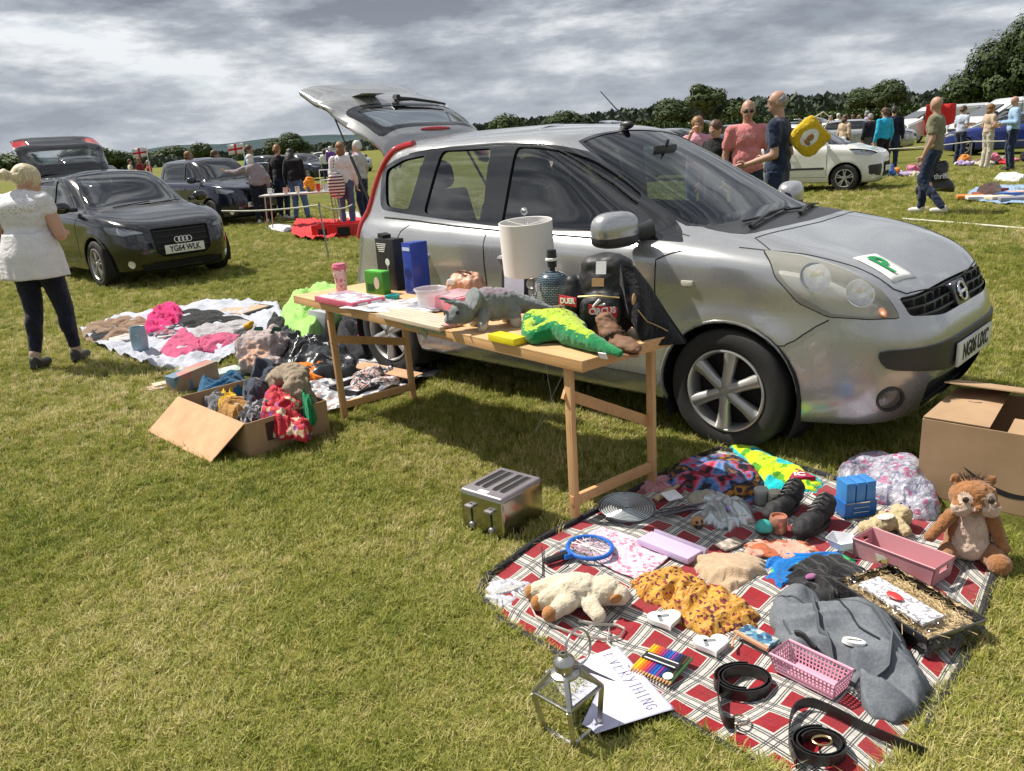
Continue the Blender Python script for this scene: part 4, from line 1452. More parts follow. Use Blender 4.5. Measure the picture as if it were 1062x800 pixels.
def build_cars():
 make_car('black_car','black hatchback with raised tailgate and four linked silver rings on its nose',(-4.69,11.40,0),-.798,(.006,.006,.008),
             F=.80,B=2.47,Rr=-3.15,H=1.47,W=1.74,zb=.94,hz=.72,wsx=-.30,rfx=-1.15,text_='YG64 WLK',rim='twin',
             lamp=[(.20,.80,.80),(.50,.70,.79),(.72,.48,.74),(.74,.46,.68),(.58,.66,.65),(.35,.80,.70)],
             grille=[(-.38,.72),(-.36,.42),(-.28,.36),(.28,.36),(.36,.42),(.38,.72)][::-1],low=[(-.55,.29),(-.5,.20),(.5,.20),(.55,.29)],badge='rings',open_gate=104,red_tail=True,metal=.1)
 make_car('navy_car','dark navy upright hatchback with number plate behind the folding stall table',(-6.20,20.236,0),-.756,(.010,.013,.035),
             F=.75,B=2.3,Rr=-2.9,H=1.55,W=1.64,zb=.98,hz=.80,wsx=-.18,rfx=-.85,text_='WD17 FGA',rim='cap',rimcol=M_trimb,
             lamp=[(.20,.74,.88),(.45,.66,.87),(.62,.50,.82),(.64,.46,.74),(.50,.64,.70),(.25,.76,.76)],
             grille=[(-.30,.72),(-.30,.66),(.30,.66),(.30,.72)],low=[(-.52,.37),(-.46,.24),(.46,.24),(.52,.37)],metal=.3)
 make_car('white_car','small white hatchback with black front vents, parked behind the man carrying a yellow bag',(7.90,18.82,0),-.618,(.72,.72,.68),
             F=.70,B=2.34,Rr=-2.75,H=1.47,W=1.63,zb=.96,hz=.76,wsx=-.18,rfx=-.95,R=.285,text_='-',rim='twin',
             lamp=[(.05,.74,.89),(.30,.68,.90),(.52,.52,.83),(.56,.46,.76),(.45,.64,.72),(.2,.76,.78)],
             grille=[(-.34,.58),(-.32,.28),(.32,.28),(.34,.58)],low=None,badge='chevron',metal=0,side_strip=True)
 d=bpy.data.objects
 make_car('dark_blue_car','dark blue saloon car with its front turned this way, far behind the folding stall table',G(352,186)+V((-1.2,1.0,0)),-.72,(.012,.018,.04),
             F=.85,B=2.6,Rr=-3.4,H=1.46,W=1.78,zb=.96,hz=.76,wsx=-.3,rfx=-1.15,text_='-',far=True,rim='twin',
             lamp=[(.20,.78,.84),(.50,.70,.83),(.70,.50,.78),(.70,.48,.70),(.58,.68,.68),(.30,.80,.74)],
             grille=[(-.40,.70),(-.36,.58),(.36,.58),(.40,.70)],low=[(-.52,.37),(-.46,.24),(.46,.24),(.52,.37)],metal=.4)
 make_car('metallic_grey_car','grey car with open boot at the left picture edge behind the woman in white',(-9.6,15.2,0),-.85,(.05,.065,.09),
             F=.85,B=2.6,Rr=-3.3,H=1.46,W=1.76,zb=.96,hz=.76,wsx=-.3,rfx=-1.15,text_=None,far=True,rim='cap',
             lamp=[(.20,.78,.84),(.50,.70,.83),(.70,.50,.78),(.70,.48,.70),(.58,.68,.68),(.30,.80,.74)],
             grille=[(-.40,.70),(-.36,.58),(.36,.58),(.40,.70)],metal=.5,open_gate=85)
 make_car('blue_car','bright blue car parked in front of the white van',G(1022,160)+V((-.4,0.3,0)),2.4,(.012,.03,.20),
             F=.85,B=2.55,Rr=-3.3,H=1.36,W=1.76,zb=.92,hz=.70,wsx=-.3,rfx=-1.15,text_=None,far=True,rim='twin',
             lamp=[(.20,.78,.80),(.50,.70,.79),(.70,.50,.74),(.70,.48,.66),(.58,.68,.64),(.30,.80,.70)],
             grille=[(-.40,.66),(-.36,.54),(.36,.54),(.40,.66)],metal=.3)
 make_car('pale_silver_car','pale silver car with its dark boot lid up, among the crowd beyond the white hatchback',G(925,158)+V((0.8,1.5,0)),-.6,(.42,.43,.44),
             F=.85,B=2.6,Rr=-3.4,H=1.44,W=1.78,zb=.96,hz=.76,wsx=-.3,rfx=-1.15,text_=None,far=True,rim='twin',
             lamp=[(.20,.78,.84),(.50,.70,.83),(.70,.50,.78),(.70,.48,.70),(.58,.68,.68),(.30,.80,.74)],
             grille=[(-.40,.70),(-.36,.58),(.36,.58),(.40,.70)],metal=.5,open_gate=80)
 make_car('slate_grey_car','slate grey car with raised tailgate behind the woman holding a phone',(6.6,25.5,0),-.62,(.16,.17,.18),
             F=.80,B=2.5,Rr=-3.2,H=1.55,W=1.76,zb=1.0,hz=.78,wsx=-.2,rfx=-1.0,text_=None,far=True,rim='cap',
             lamp=[(.20,.78,.88),(.50,.70,.87),(.66,.50,.82),(.66,.48,.72),(.55,.68,.70),(.30,.80,.78)],
             grille=[(-.40,.70),(-.36,.58),(.36,.58),(.40,.70)],metal=.5,open_gate=90)
build_cars()
# ---------------------------------------------------------------- people
M_skin=mat('skin',(0.52,0.30,0.21),0.5,var=0.08,vs=12,bump=0.1,bs=150,spec=0.4)
M_skin2=mat('tanned_skin',(0.42,0.245,0.175),0.5,var=0.08,vs=12,bump=0.1,bs=150,spec=0.4)
def hair_mat(name,col):
 if name in MATS: return MATS[name]
 s=NT(name,0.55)
 mp=s.n('ShaderNodeMapping'); mp.inputs['Scale'].default_value=(70,70,9); s.l(s.obj(),mp.inputs[0])
 w=s.n('ShaderNodeTexNoise',Scale=1.6,Detail=5.0)
 s.l(mp.outputs[0],w.inputs['Vector'])
 s.color(s.ramp(w.outputs['Fac'],[(0.35,shade(col,0.6)),(0.65,shade(col,1.15))]))
 s.bump(w.outputs['Fac'],0.35,0.006)
 MATS[name]=s.m
 return s.m
JD=dict(pelvis=(0,0,.98),waist=(0,.0,1.10),chest=(0,0,1.30),neck=(0,-.01,1.46),head=(0,.02,1.62),
          ls=(-.185,0,1.41),rs=(.185,0,1.41),le=(-.24,-.03,1.13),re=(.24,-.03,1.13),lw=(-.25,.05,.88),rw=(.25,.05,.88),
          lh=(-.095,0,.93),rh=(.095,0,.93),lk=(-.10,.03,.51),rk=(.10,.03,.51),la=(-.10,-.03,.09),ra=(.10,-.03,.09),yaw=0.0,nod=0.0)
def hand(mb,w,e,grip=0.4,side=1):
 """palm, four fingers and a thumb continuing the forearm direction"""
 d=(w - e).normalized()
 a=V((0,1,0)) - d*d.y
 a=a.normalized() if a.length > .2 else V((1,0,0))
 b=d.cross(a)
 pc=w+d*.05
 mb.cap(w,w+d*.02,.026,.03,8)
 for i,(o,L) in enumerate(((-.027,.068),(-.009,.078),(.009,.073),(.026,.058))):
  p0=w+d*.02+a*o*.8
  p1=w+d*.085+a*o
  mb.cap(p0,p1,.014,.012,6)
  bend=b*side
  p2=p1+(d*math.cos(grip)+bend*math.sin(grip))*L*.5
  p3=p2+(d*math.cos(grip*2.2)+bend*math.sin(grip*2.2))*L*.5
  mb.cap(p1,p2,.0115,.010,6); mb.cap(p2,p3,.010,.008,6)
 t1=w+d*.03+a*.035
 t2=t1+(d*.6+a*.7+b*side*.3).normalized()*.035
 mb.cap(w+d*.015+a*.015,t1,.016,.014,6); mb.cap(t1,t2,.013,.011,6); mb.cap(t2,t2+(d+b*side*.5).normalized()*.028,.011,.009,6)
def person(label,loc,rz,H=1.75,pose=None,top=None,legs=None,shoes=None,hair=None,hairst='short',skin=None,build=1.0,sleeve='short',
           vox=.016,legst='trousers',group=None,belly=0.0,extra=None,dress=None,face=True):
 t=thing('person',label,'person',loc,rz,group)
 J=dict(JD)
 if pose: J.update(pose)
 k=H/1.75
 P={a: (V(b)*k if hasattr(b,'__len__') else b) for a,b in J.items()}
 B=build
 sk=skin or M_skin
 mb=MB()
 h=P['head']
 HR=Matrix.Translation(h) @ rot((-P['nod'] if False else P['nod'],0,P['yaw']))
 K=mb.M
 mb.M=HR
 mb.ell((0,-.008,.025),(.152,.188,.19),nu=20,nv=14)
 mb.ell((0,.018,-.035),(.122,.145,.15),nu=16,nv=10)
 mb.ell((0,.045,-.085),(.075,.07,.055),nu=12,nv=8)
 mb.ell((0,.098,-.012),(.028,.04,.05),(.35,0,0),10,8)
 mb.ell((0,.085,.034),(.11,.03,.02),nu=12,nv=6)
 for s in (-1,1):
  mb.ell((s*.079,-.005,-.008),(.016,.04,.062),(0.1,0,0),10,8)
 mb.M=K
 mb.cap(P['neck'] - V((0,0,.03)),h - V((0,.015,.06)),.058*B,.052,12)
 mb.ell(P['chest']+V((0,0,.02)),(.34*B,.22*B,.34),nu=18,nv=12)
 mb.ell(P['waist'],(.29*B,.20*B,.34),nu=18,nv=12)
 mb.ell(P['pelvis'] - V((0,0,.02)),(.30*B,.20*B,.24),nu=18,nv=12)
 mb.cap(P['ls'],P['rs'],.052,.052,12)
 for s in 'lr':
  mb.cap(P[s+'s'],P[s+'e'],.050*B,.042*B,12)
  mb.cap(P[s+'e'],P[s+'w'],.043*B,.027,12)
  kq=.82 if legs else 1
  mb.cap(P[s+'h'],P[s+'k'],.085*B*kq,.056*B*kq,12)
  mb.cap(P[s+'k'],P[s+'a'],.055*B*kq,.036,12)
  m_=P[s+'k'].lerp(P[s+'a'],.3)+V((0,-.02,0))
  mb.ell(m_,(.10*B*kq,.105*B*kq,.22),nu=12,nv=8)
  mb.cap(P[s+'a'] - V((0,.02,.03)),P[s+'a']+V((0,.12,-.055)),.04,.035,10)
 o=blob(mb,'body',[sk],t,vox,3)
 hm=MB()
 for s,sd_ in (('l',-1),('r',1)):
  hand(hm,P[s+'w'],P[s+'e'],.5,sd_)
 ho=hm.build('hands',[sk],None,smooth=True,ang=80)
 bmx=bmesh.new(); bmx.from_mesh(o.data); bmx.from_mesh(ho.data); bmx.to_mesh(o.data); bmx.free()
 o.data.shade_smooth(); me_=ho.data; bpy.data.objects.remove(ho)
 if face:
  mb=MB(HR)
  for s in (-1,1):
   mb.ell((s*.032,.082,.012),(.024,.014,.013),nu=10,nv=6)
  mb.build('eyes',M_white,t)
  mb=MB(HR)
  for s in (-1,1):
   mb.ell((s*.032,.088,.012),(.011,.008,.011),nu=8,nv=6)
   mb.tube([(s*.016,.092,.036),(s*.034,.094,.040),(s*.052,.082,.034)],.0045,5)
  mb.build('pupils_and_brows',mat('dark_brown',(.03,.02,.015),.5,bump=0),t)
  mb=MB(HR)
  mb.ell((0,.091,-.060),(.048,.016,.014),nu=12,nv=6)
  mb.build('lips',mat('lips',(.42,.15,.13),.4,bump=0),t)
 if top:
  mb=MB()
  q=.018
  mb.ell(P['chest']+V((0,0,.02)),(.345*B+q,.235*B+q,.38),nu=20,nv=12)
  mb.ell(P['waist']+V((0,belly*.5,0)),(.32*B+q,.23*B+q+belly,.36),nu=20,nv=12)
  mb.ell(P['pelvis']+V((0,belly*.3,.02)),(.345*B+q,.25*B+q+belly*.5,.22),nu=20,nv=12)
  mb.cap(P['ls']+V((0,0,-.005)),P['rs']+V((0,0,-.005)),.068*B,.068*B,12)
  mb.cap(P['neck'] - V((0,0,.08)),P['neck'] - V((0,0,.015)),.095,.062,12)
  for s in 'lr':
   a,b,c=P[s+'s'],P[s+'e'],P[s+'w']
   if sleeve == 'short':
    mb.cap(a,a.lerp(b,.62),.066*B,.064*B,12)
   elif sleeve == 'long':
    mb.cap(a,b,.068*B,.058*B,12); mb.cap(b,b.lerp(c,.92),.060*B,.046*B,12)
   elif sleeve == 'cap':
    mb.cap(a,a.lerp(b,.22),.066*B,.062*B,12)
  blob(mb,'shirt' if dress is None else 'dress_top',[top],t,vox,3,disp=.010,ds=11,seed=loc[0])
 if dress:
  mb=MB()
  pc=P['pelvis']
  dl=dress['len']
  def sk_(a,b):
   an=2*PI*a
   fl=1+.045*math.sin(an*7+1)*b+.03*math.sin(an*11)*b
   z=P['waist'].z+.06 - (P['waist'].z+.06 - dl)*b
   rx=(.160+.030*min(1,b*2.2)+.02*b)*B*fl
   ry=(.125+.045*min(1,b*2.2)+.015*b)*B*fl
   c=P['waist'].lerp(pc,min(1,b*2))
   return (c.x+rx*math.cos(an),c.y+ry*math.sin(an) - .01,z)
  mb.grid(sk_,64,20,wrap=True)
  so=mb.build('skirt',dress['m'],t)
  md=so.modifiers.new('s','SOLIDIFY'); md.thickness=.006
 if legs:
  mb=MB()
  mb.ell(P['pelvis'] - V((0,0,.01)),(.345*B,.245*B,.27),nu=20,nv=12)
  tight=legst == 'leggings'
  for s in 'lr':
   q=.008 if tight else .022
   e_=.80 if legst == 'leggings' else .97
   if legst == 'shorts':
    mb.cap(P[s+'h'],P[s+'h'].lerp(P[s+'k'],.8),.095*B,.092,12)
    continue
   mb.cap(P[s+'h'],P[s+'k'],.088*B+q*.5,.056*B+q,12)
   mb.cap(P[s+'k'],P[s+'k'].lerp(P[s+'a'],e_),.054*B+q,.040+q*.9,12)
   if tight:
    mb.ell(P[s+'k'].lerp(P[s+'a'],.3)+V((0,-.02,0)),(.112*B,.117*B,.22),nu=12,nv=8)
  blob(mb,'trousers' if legst != 'leggings' else 'leggings',[legs],t,vox,3,disp=.012 if not tight else .004,ds=10,seed=3+loc[0])
 if shoes:
  for s in 'lr':
   mb=MB()
   a=P[s+'a']
   f_=V((0,1,0))
   mb.ell(a+V((0,.055,-.045)),(.095,.27,.085),nu=14,nv=8,e=.8)
   mb.ell(a+V((0,-.01,-.01)),(.085,.12,.11),nu=12,nv=8)
   blob(mb,'shoe',[shoes],t,.012,2)
 if hair:
  mb=MB(HR)
  if hairst == 'short':
   mb.ell((0,-.022,.040),(.172,.195,.185),nu=18,nv=12)
   mb.ell((0,-.055,-.01),(.160,.13,.15),nu=14,nv=10)
  elif hairst == 'receding':
   mb.ell((0,-.030,.01),(.168,.175,.15),nu=16,nv=10)
  elif hairst == 'bob':
   mb.ell((0,-.022,.035),(.19,.215,.20),nu=18,nv=12)
   mb.ell((0,-.055,-.06),(.18,.14,.20),nu=14,nv=10)
  elif hairst == 'long':
   mb.ell((0,-.022,.035),(.185,.21,.20),nu=18,nv=12)
   mb.ell((0,-.075,-.12),(.20,.11,.38),nu=14,nv=10)
   for s in (-1,1): mb.ell((s*.075,-.03,-.10),(.06,.11,.30),nu=10,nv=8)
  elif hairst == 'bun':
   mb.ell((0,-.022,.037),(.182,.21,.195),nu=18,nv=12)
   mb.ell((0,-.07,.0),(.155,.11,.12),nu=14,nv=10)
   mb.ell((0,-.155,-.035),(.11,.10,.095),nu=14,nv=10)
  blob(mb,'hair',[hair],t,.010,3,disp=.005,ds=28)
 if extra: extra(t,P,HR)
 return t
def build_people():
 wh=cloth_mat('white_jersey',(.74,.72,.74),.05)
 navy=cloth_mat('navy_cotton',(.012,.014,.028),.3)
 denim=cloth_mat('dark_denim',(.018,.03,.065),.35)
 black=cloth_mat('black_cotton',(.010,.010,.012),.3)
 jeans=cloth_mat('mid_blue_denim',(.07,.12,.22),.3)
 grey=cloth_mat('mauve_grey_jumper',(.28,.24,.26),.15)
 khaki=cloth_mat('khaki_green_tee',(.20,.19,.12),.12)
 pink=cloth_mat('washed_pink_tee',(.62,.22,.22),.12)
 beige=cloth_mat('beige_cotton',(.50,.38,.28),.12)
 sky=cloth_mat('pale_blue_shirt',(.30,.44,.62),.12)
 turq=cloth_mat('turquoise_fleece',(.02,.38,.60),.12)
 teal=cloth_mat('teal_polo',(.02,.22,.36),.12)
 pinkc=cloth_mat('pale_pink_top',(.60,.30,.38),.12)
 shoe_b=mat('black_shoe',(.02,.02,.02),.5)
 shoe_w=mat('white_trainer',(.6,.58,.55),.6)
 blond=hair_mat('pale_blond_hair',(.66,.56,.36))
 white_h=hair_mat('white_hair',(.60,.58,.55))
 grey_h=hair_mat('grey_hair',(.30,.29,.28))
 brown_h=hair_mat('brown_hair',(.10,.05,.025))
 ginger=hair_mat('light_brown_hair',(.26,.13,.05))
 dark_h=hair_mat('dark_hair',(.02,.014,.012))
 tan=M_skin2
 def lace(t,P,HR):
  s=NT('white_lace',.8)
  v=s.n('ShaderNodeTexVoronoi',Scale=60.0); s.l(s.obj(),v.inputs['Vector'])
  s.color(s.ramp(v.outputs['Distance'],[(.15,(.30,.26,.30)),(.4,(.78,.76,.78))]))
  mb=MB()
  mb.ell(P['chest']+V((0,-.012,.075)),(.41,.285,.20),nu=24,nv=12)
  mb.build('lace_yoke',s.m,t)
  mb=MB()
  w=P['waist']+V((0,0,.03))
  mb.tube([(w.x+.182*math.cos(a),w.y+.140*math.sin(a),w.z) for a in [2*PI*i/32 for i in range(32)]],.009,6,closed=True)
  mb.build('waist_cord',wh,t)
  mb=MB()
  for s_ in 'lr':
   a=P[s_+'a'];
   mb.cap(a+V((0,0,.0)),a+V((0,0,.045)),.042,.043,12)
  mb.build('ankle_socks',cloth_mat('beige_sock',(.45,.33,.25),.1),t)
 person('woman with pale blond bun, white lace dress and black leggings, looking down',(-3.66,6.50,0),-0.02,1.615,
           dict(head=(.03,.095,1.565),neck=(0,.03,1.44),chest=(0,.015,1.29),nod=-0.62,yaw=-.75,re=(.27,.0,1.13),rw=(.16,.20,1.14),le=(-.26,.0,1.14),lw=(-.20,.22,1.02),
    lk=(-.10,.0,.50),la=(-.12,-.10,.09),ra=(.13,.10,.09),rk=(.12,.08,.50)),
           top=wh,legs=navy,shoes=shoe_b,hair=blond,hairst='bun',sleeve='cap',legst='leggings',vox=.012,dress=dict(len=.73,m=wh),extra=lace,build=1.13)
 def bag_black(t,P,HR):
  pass
 man=person('bald man in khaki t-shirt and dark jeans striding away across the grass',(6.76,13.15,0),0.85,1.77,
                 dict(rw=(.30,.04,.86),re=(.27,-.04,1.12),lw=(-.25,.08,.88),lk=(-.12,.10,.52),la=(-.20,-.24,.12),rk=(.11,.12,.50),ra=(.13,.16,.09),lh=(-.09,0,.92),yaw=-.5),
                 top=khaki,legs=denim,shoes=shoe_w,skin=tan,build=1.06)
 c=V((6.76,13.15,0))+Euler((0,0,.85)).to_matrix() @ V((.31,.05,.84))
 bgt=thing('shopping_bag','slumped black shopper bag with white lettering in the hand of the bald walking man','bag',(c.x,c.y,0),.1)
 mb=MB()
 def bagf(a,b):
  an=2*PI*a
  w=.30 - .10*b+.04*math.sin(b*9)
  x=w*math.copysign(abs(math.cos(an)) ** .7,math.cos(an)); y=(.09+.05*(1 - b))*math.copysign(abs(math.sin(an)) ** .8,math.sin(an))
  n_=.03*fr((x,y,b),5,2)
  return (x*(1 - .15*b)+n_+.05*(1 - b),y+n_,.33+.42*b+.04*math.cos(an)*b - .05*math.cos(an*2)*(1 - b))
 mb.grid(bagf,40,14,wrap=True)
 mb.grid(lambda a,b: (bagf(a,0)[0]*b+.05*(1 - b),bagf(a,0)[1]*b,bagf(a,0)[2]*b+.32*(1 - b)),40,4,wrap=True)
 bo=mb.build('bag_body',mat('black_tarpaulin',(.012,.012,.014),.35,bump=.3,bs=20,bd=.01),bgt)
 md=bo.modifiers.new('s','SOLIDIFY'); md.thickness=.004
 mb=MB()
 for y in (-.05,.05):
  mb.tube([(-.12,y,.72),(-.06,y*.5,.80),(0,0,.865),(.06,y*.5,.80),(.12,y,.72)],.008,6)
 mb.build('handle',M_black,bgt)
 text('thrift',.12,.001,bgt,m=mat('white_print',(.7,.7,.7),.6,bump=0),M=TR((.02,-.165,.56),(PI/2 - .1,0,0)),bold=.002)
 def tee_text(t,P,HR):
  text('AFFLU',.055,.002,t,m=mat('pale_print',(.75,.55,.55),.7,bump=0),M=TR((0,.158,1.40),(PI/2+.15,0,PI)),bold=.001)
  mb=MB(HR)
  for s in (-1,1): mb.ell((s*.034,.095,.012),(.050,.016,.034),nu=12,nv=8)
  mb.tube([(-.078,.02,.015),(-.06,.085,.015),(.06,.085,.015),(.078,.02,.015)],.003,5)
  mb.build('sunglasses',M_black,t)
 person('bald man in dark sunglasses and washed pink t-shirt',(2.99,10.2,0),2.95,1.82,dict(lw=(-.24,.06,.92),rw=(.25,.03,.90),nod=-.25),top=pink,legs=denim,shoes=shoe_b,skin=tan,build=1.06,belly=.02,extra=tee_text)
 ym=person('grey haired man in navy t-shirt with a yellow shopper under his arm',(3.00,9.1,0),1.0,1.87,dict(rw=(.24,.20,1.08),re=(.27,-.05,1.13),nod=-.15,yaw=.35,lw=(-.2,.25,1.05)),top=cloth_mat('navy_tee',(.018,.028,.06),.2),legs=denim,shoes=shoe_b,hair=grey_h,hairst='receding',skin=tan,build=1.05)
 c=ym.location
 bt=thing('yellow_bag','big yellow shopper with white oval print held by the grey haired man','bag',(c.x+.25,c.y - .20,1.36),.0,r=(.10,.85,-.2)); bt.scale=(.76,.76,.76)
 mb=MB()
 mb.ell((0,0,0),(.46,.17,.44),e=.62); mb.ell((.12,0,.12),(.22,.10,.22),e=.7); mb.ell((-.13,0,.13),(.2,.1,.2),e=.7)
 bo=blob(mb,'bag_body',cloth_mat('yellow_bag_fabric',(.62,.42,.02),.12),bt,.013,4,disp=.014,ds=5)
 mb=MB(); mb.lathe([(.12,-.03),(.115,.004),(.0001,.014)],28,(0,-.083,.01),(PI/2,0,0),sx=.85,sy=1.15)
 pr=mb.build('white_oval',M_white,bt)
 mb=MB(); mb.ell((0,-.098,.02),(.09,.02,.10)); mb.ell((.02,-.096,-.05),(.11,.02,.06))
 mb.build('brown_motif',mat('motif_brown',(.30,.16,.07),.7),bt)
 mb=MB(); mb.tube([(-.16,-.07,.22),(-.14,-.1,.34),(-.02,-.1,.36),(.04,-.07,.22)],.011,6)
 mb.build('handle',cloth_mat('cream_webbing',(.62,.56,.42),.1),bt)
 def phone(t,P,HR):
  mb=MB(); w=P['rw']; mb.box(w+V((-.02,.05,.08)),(.075,.012,.15),(-.3,0,0)); mb.build('phone',M_black,t,bevel=.004)
 person('blond woman lifting a hand to her face',(3.10,13.2,0),2.9,1.69,dict(re=(.24,.06,1.20),rw=(.10,.16,1.50),nod=-.2),top=pinkc,legs=jeans,shoes=shoe_b,hair=ginger,hairst='bob')
 person('youth with brown hair and black top looking down',(2.93,11.4,0),2.2,1.60,dict(nod=-.5),top=black,legs=denim,shoes=shoe_b,hair=brown_h,hairst='short',sleeve='long')
 p=G(1046,177)
 person('bald man in pale blue shirt and dark jeans with hands together',(p.x,p.y,0),1.3,1.80,dict(nod=-.5,lw=(-.12,.30,1.13),rw=(.12,.30,1.15),le=(-.25,.0,1.13),re=(.25,0,1.13)),top=sky,legs=denim,shoes=shoe_b,skin=tan,sleeve='long',build=1.1,vox=.022)
 p=G(1032,174)
 person('woman in beige top and cream trousers beside the man in the pale blue shirt',(p.x - .1,p.y+.3,0),-1.5,1.65,dict(lw=(-.12,.28,1.1),rw=(.12,.28,1.15)),top=beige,legs=cloth_mat('cream_trousers',(.5,.46,.38),.1),shoes=shoe_w,hair=ginger,hairst='bob',vox=.022)
 p=G(994,170)
 person('woman with short dark hair, white and blue top, reading something held in both hands',(p.x,p.y,0),-1.3,1.66,dict(nod=-.35,lw=(-.08,.33,1.20),rw=(.10,.33,1.20)),top=cloth_mat('white_blue_print',(.45,.50,.62),.3,vs=40),legs=denim,shoes=shoe_b,hair=brown_h,hairst='short',vox=.022)
 p=G(950,184)
 person('person in a bright turquoise jacket and black trousers',(p.x - .2,p.y+1.5,0),.3,1.72,dict(nod=-.3),top=turq,legs=black,shoes=shoe_b,hair=brown_h,hairst='short',sleeve='long',vox=.022)
 person('man in navy jacket just behind the person in turquoise',(p.x+.55,p.y+2.6,0),-.4,1.76,dict(nod=-.3),top=navy,legs=denim,shoes=shoe_b,hair=dark_h,hairst='short',sleeve='long',vox=.022)
 p=G(914,172)
 person('stout person with grey hair and navy gilet bent forward beyond the white hatchback',(p.x,p.y+1.0,0),.2,1.60,dict(nod=-.4),top=navy,legs=cloth_mat('grey_trousers',(.10,.10,.11),.1),shoes=shoe_b,hair=grey_h,hairst='short',build=1.2,sleeve='long',vox=.022)
 person('person in pale pink top next to the person in the navy gilet',(p.x+.75,p.y+1.5,0),-.3,1.66,dict(nod=-.2),top=pinkc,legs=black,shoes=shoe_b,hair=dark_h,hairst='bob',sleeve='long',vox=.022)
 person('person in a cream coat on the near side of the navy gilet group',(p.x - .75,p.y+1.2,0),-1.1,1.62,dict(nod=-.3),top=beige,legs=denim,shoes=shoe_b,hair=brown_h,hairst='bob',sleeve='long',vox=.022)
 person('woman with white hair in a mauve grey jumper reaching to the left',(-5.55,19.6,0),.35,1.60,dict(chest=(-.05,.10,1.28),neck=(-.08,.17,1.42),head=(-.10,.22,1.56),nod=-.4,ls=(-.24,.12,1.36),rs=(.12,.12,1.36),le=(-.48,.22,1.28),lw=(-.66,.34,1.32)),top=grey,legs=navy,shoes=shoe_w,hair=white_h,hairst='bob',sleeve='long',build=1.15,vox=.02)
 person('man with sandy hair in black jacket beside the woman in the mauve jumper',(-5.25,20.5,0),-.4,1.74,dict(nod=-.4),top=black,legs=denim,shoes=shoe_w,hair=ginger,hairst='short',sleeve='long',vox=.02,build=1.1)
 person('woman with long dark hair, black coat and blue jeans leaning to the stall',(-4.75,19.9,0),-.2,1.66,dict(nod=-.5,chest=(-.06,.06,1.29),head=(-.12,.16,1.58),neck=(-.08,.08,1.44),lk=(-.08,.02,.5),ra=(.26,-.10,.09),rk=(.17,0,.5)),top=black,legs=jeans,shoes=shoe_b,hair=dark_h,hairst='long',sleeve='long',vox=.02,build=1.05)
 person('man in teal polo shirt standing behind the navy car',(-6.3,21.8,0),-1.6,1.80,dict(nod=-.45),top=teal,legs=denim,shoes=shoe_b,hair=brown_h,hairst='short',skin=tan,vox=.022)
 person('red faced man with brown hair in teal top behind the bonnet of the navy car',(-7.3,22.2,0),-1.2,1.72,dict(nod=-.2),top=cloth_mat('dull_teal_top',(.05,.16,.22),.1),legs=denim,shoes=shoe_b,hair=brown_h,hairst='short',skin=tan,vox=.022)
 person('bare headed man with short fair hair, furthest left behind the navy car',(-7.9,22.0,0),-1.5,1.74,None,top=cloth_mat('rust_top',(.30,.10,.06),.1),legs=denim,shoes=shoe_b,hair=ginger,hairst='short',skin=tan,vox=.022)
 s=NT('brown_stripes',.8); w=s.n('ShaderNodeTexWave',Scale=5.2,_bands_direction='Z'); s.l(s.obj(),w.inputs['Vector'])
 s.color(s.ramp(w.outputs['Fac'],[(.45,(.12,.05,.04)),(.55,(.72,.70,.68))]))
 def sbag(t,P,HR):
  mb=MB(); mb.ell((-.14,-.16,.86),(.34,.16,.50),nu=16,nv=12,e=.8); mb.build('striped_bag',s.m,t)
  mb=MB(); mb.tube([(-.2,-.13,1.05),(-.15,-.12,1.3),(-.12,-.05,1.46)],.01,5); mb.build('bag_strap',s.m,t)
 person('woman with light brown bob, white blouse and brown striped bag behind the silver car',(-3.10,17.0,0),.1,1.68,dict(nod=-.2),top=wh,legs=jeans,shoes=shoe_b,hair=ginger,hairst='bob',sleeve='long',vox=.02,extra=sbag)
 person('white haired man beside the woman with the striped bag',(-2.90,17.9,0),1.2,1.70,dict(nod=-.2),top=cloth_mat('pale_grey_top',(.45,.44,.46),.1),legs=denim,shoes=shoe_b,hair=white_h,hairst='short',vox=.02)
 person('person in white t-shirt with dark ponytail standing near the far dark blue car',tuple(G(364,192))[:2]+(0,),2.0,1.66,None,top=wh,legs=denim,shoes=shoe_b,hair=dark_h,hairst='long',vox=.025)
 person('red haired person in pale top near the far dark blue car',tuple(G(356,189))[:2]+(0,),2.4,1.64,None,top=beige,legs=denim,shoes=shoe_b,hair=ginger,hairst='bob',vox=.025)
 R_=random.Random(4)
 tops=[('red',(.5,.05,.05)),('purple',(.16,.06,.30)),('pink',(.6,.2,.3)),('white',(.65,.65,.65)),('dark green',(.04,.12,.06)),('grey',(.2,.2,.22)),('royal blue',(.03,.10,.45)),('lilac',(.4,.3,.5)),('orange',(.6,.2,.03)),('black',(.015,.015,.018)),('cream',(.55,.5,.38)),('maroon',(.2,.02,.04))]
 hairs=[('brown',brown_h),('grey',grey_h),('dark',dark_h),('fair',ginger),('white',white_h)]
 spots=[(842,150,'crowd beyond the white hatchback'),(850,151,'crowd beyond the white hatchback'),(860,150,'crowd beyond the white hatchback'),(868,152,'crowd beyond the white hatchback'),(876,153,'crowd beyond the white hatchback'),(883,151,'crowd beyond the white hatchback'),(889,155,'crowd beyond the white hatchback'),(897,156,'crowd beyond the white hatchback'),(1020,150,'crowd by the white vans'),(1012,150,'crowd by the white vans'),
             (136,178,'crowd behind the black hatchback'),(146,178,'crowd behind the black hatchback'),(155,177,'crowd behind the black hatchback'),(345,178,'crowd at the far end of the field'),(372,178,'crowd at the far end of the field'),(338,175,'crowd at the far end of the field')]
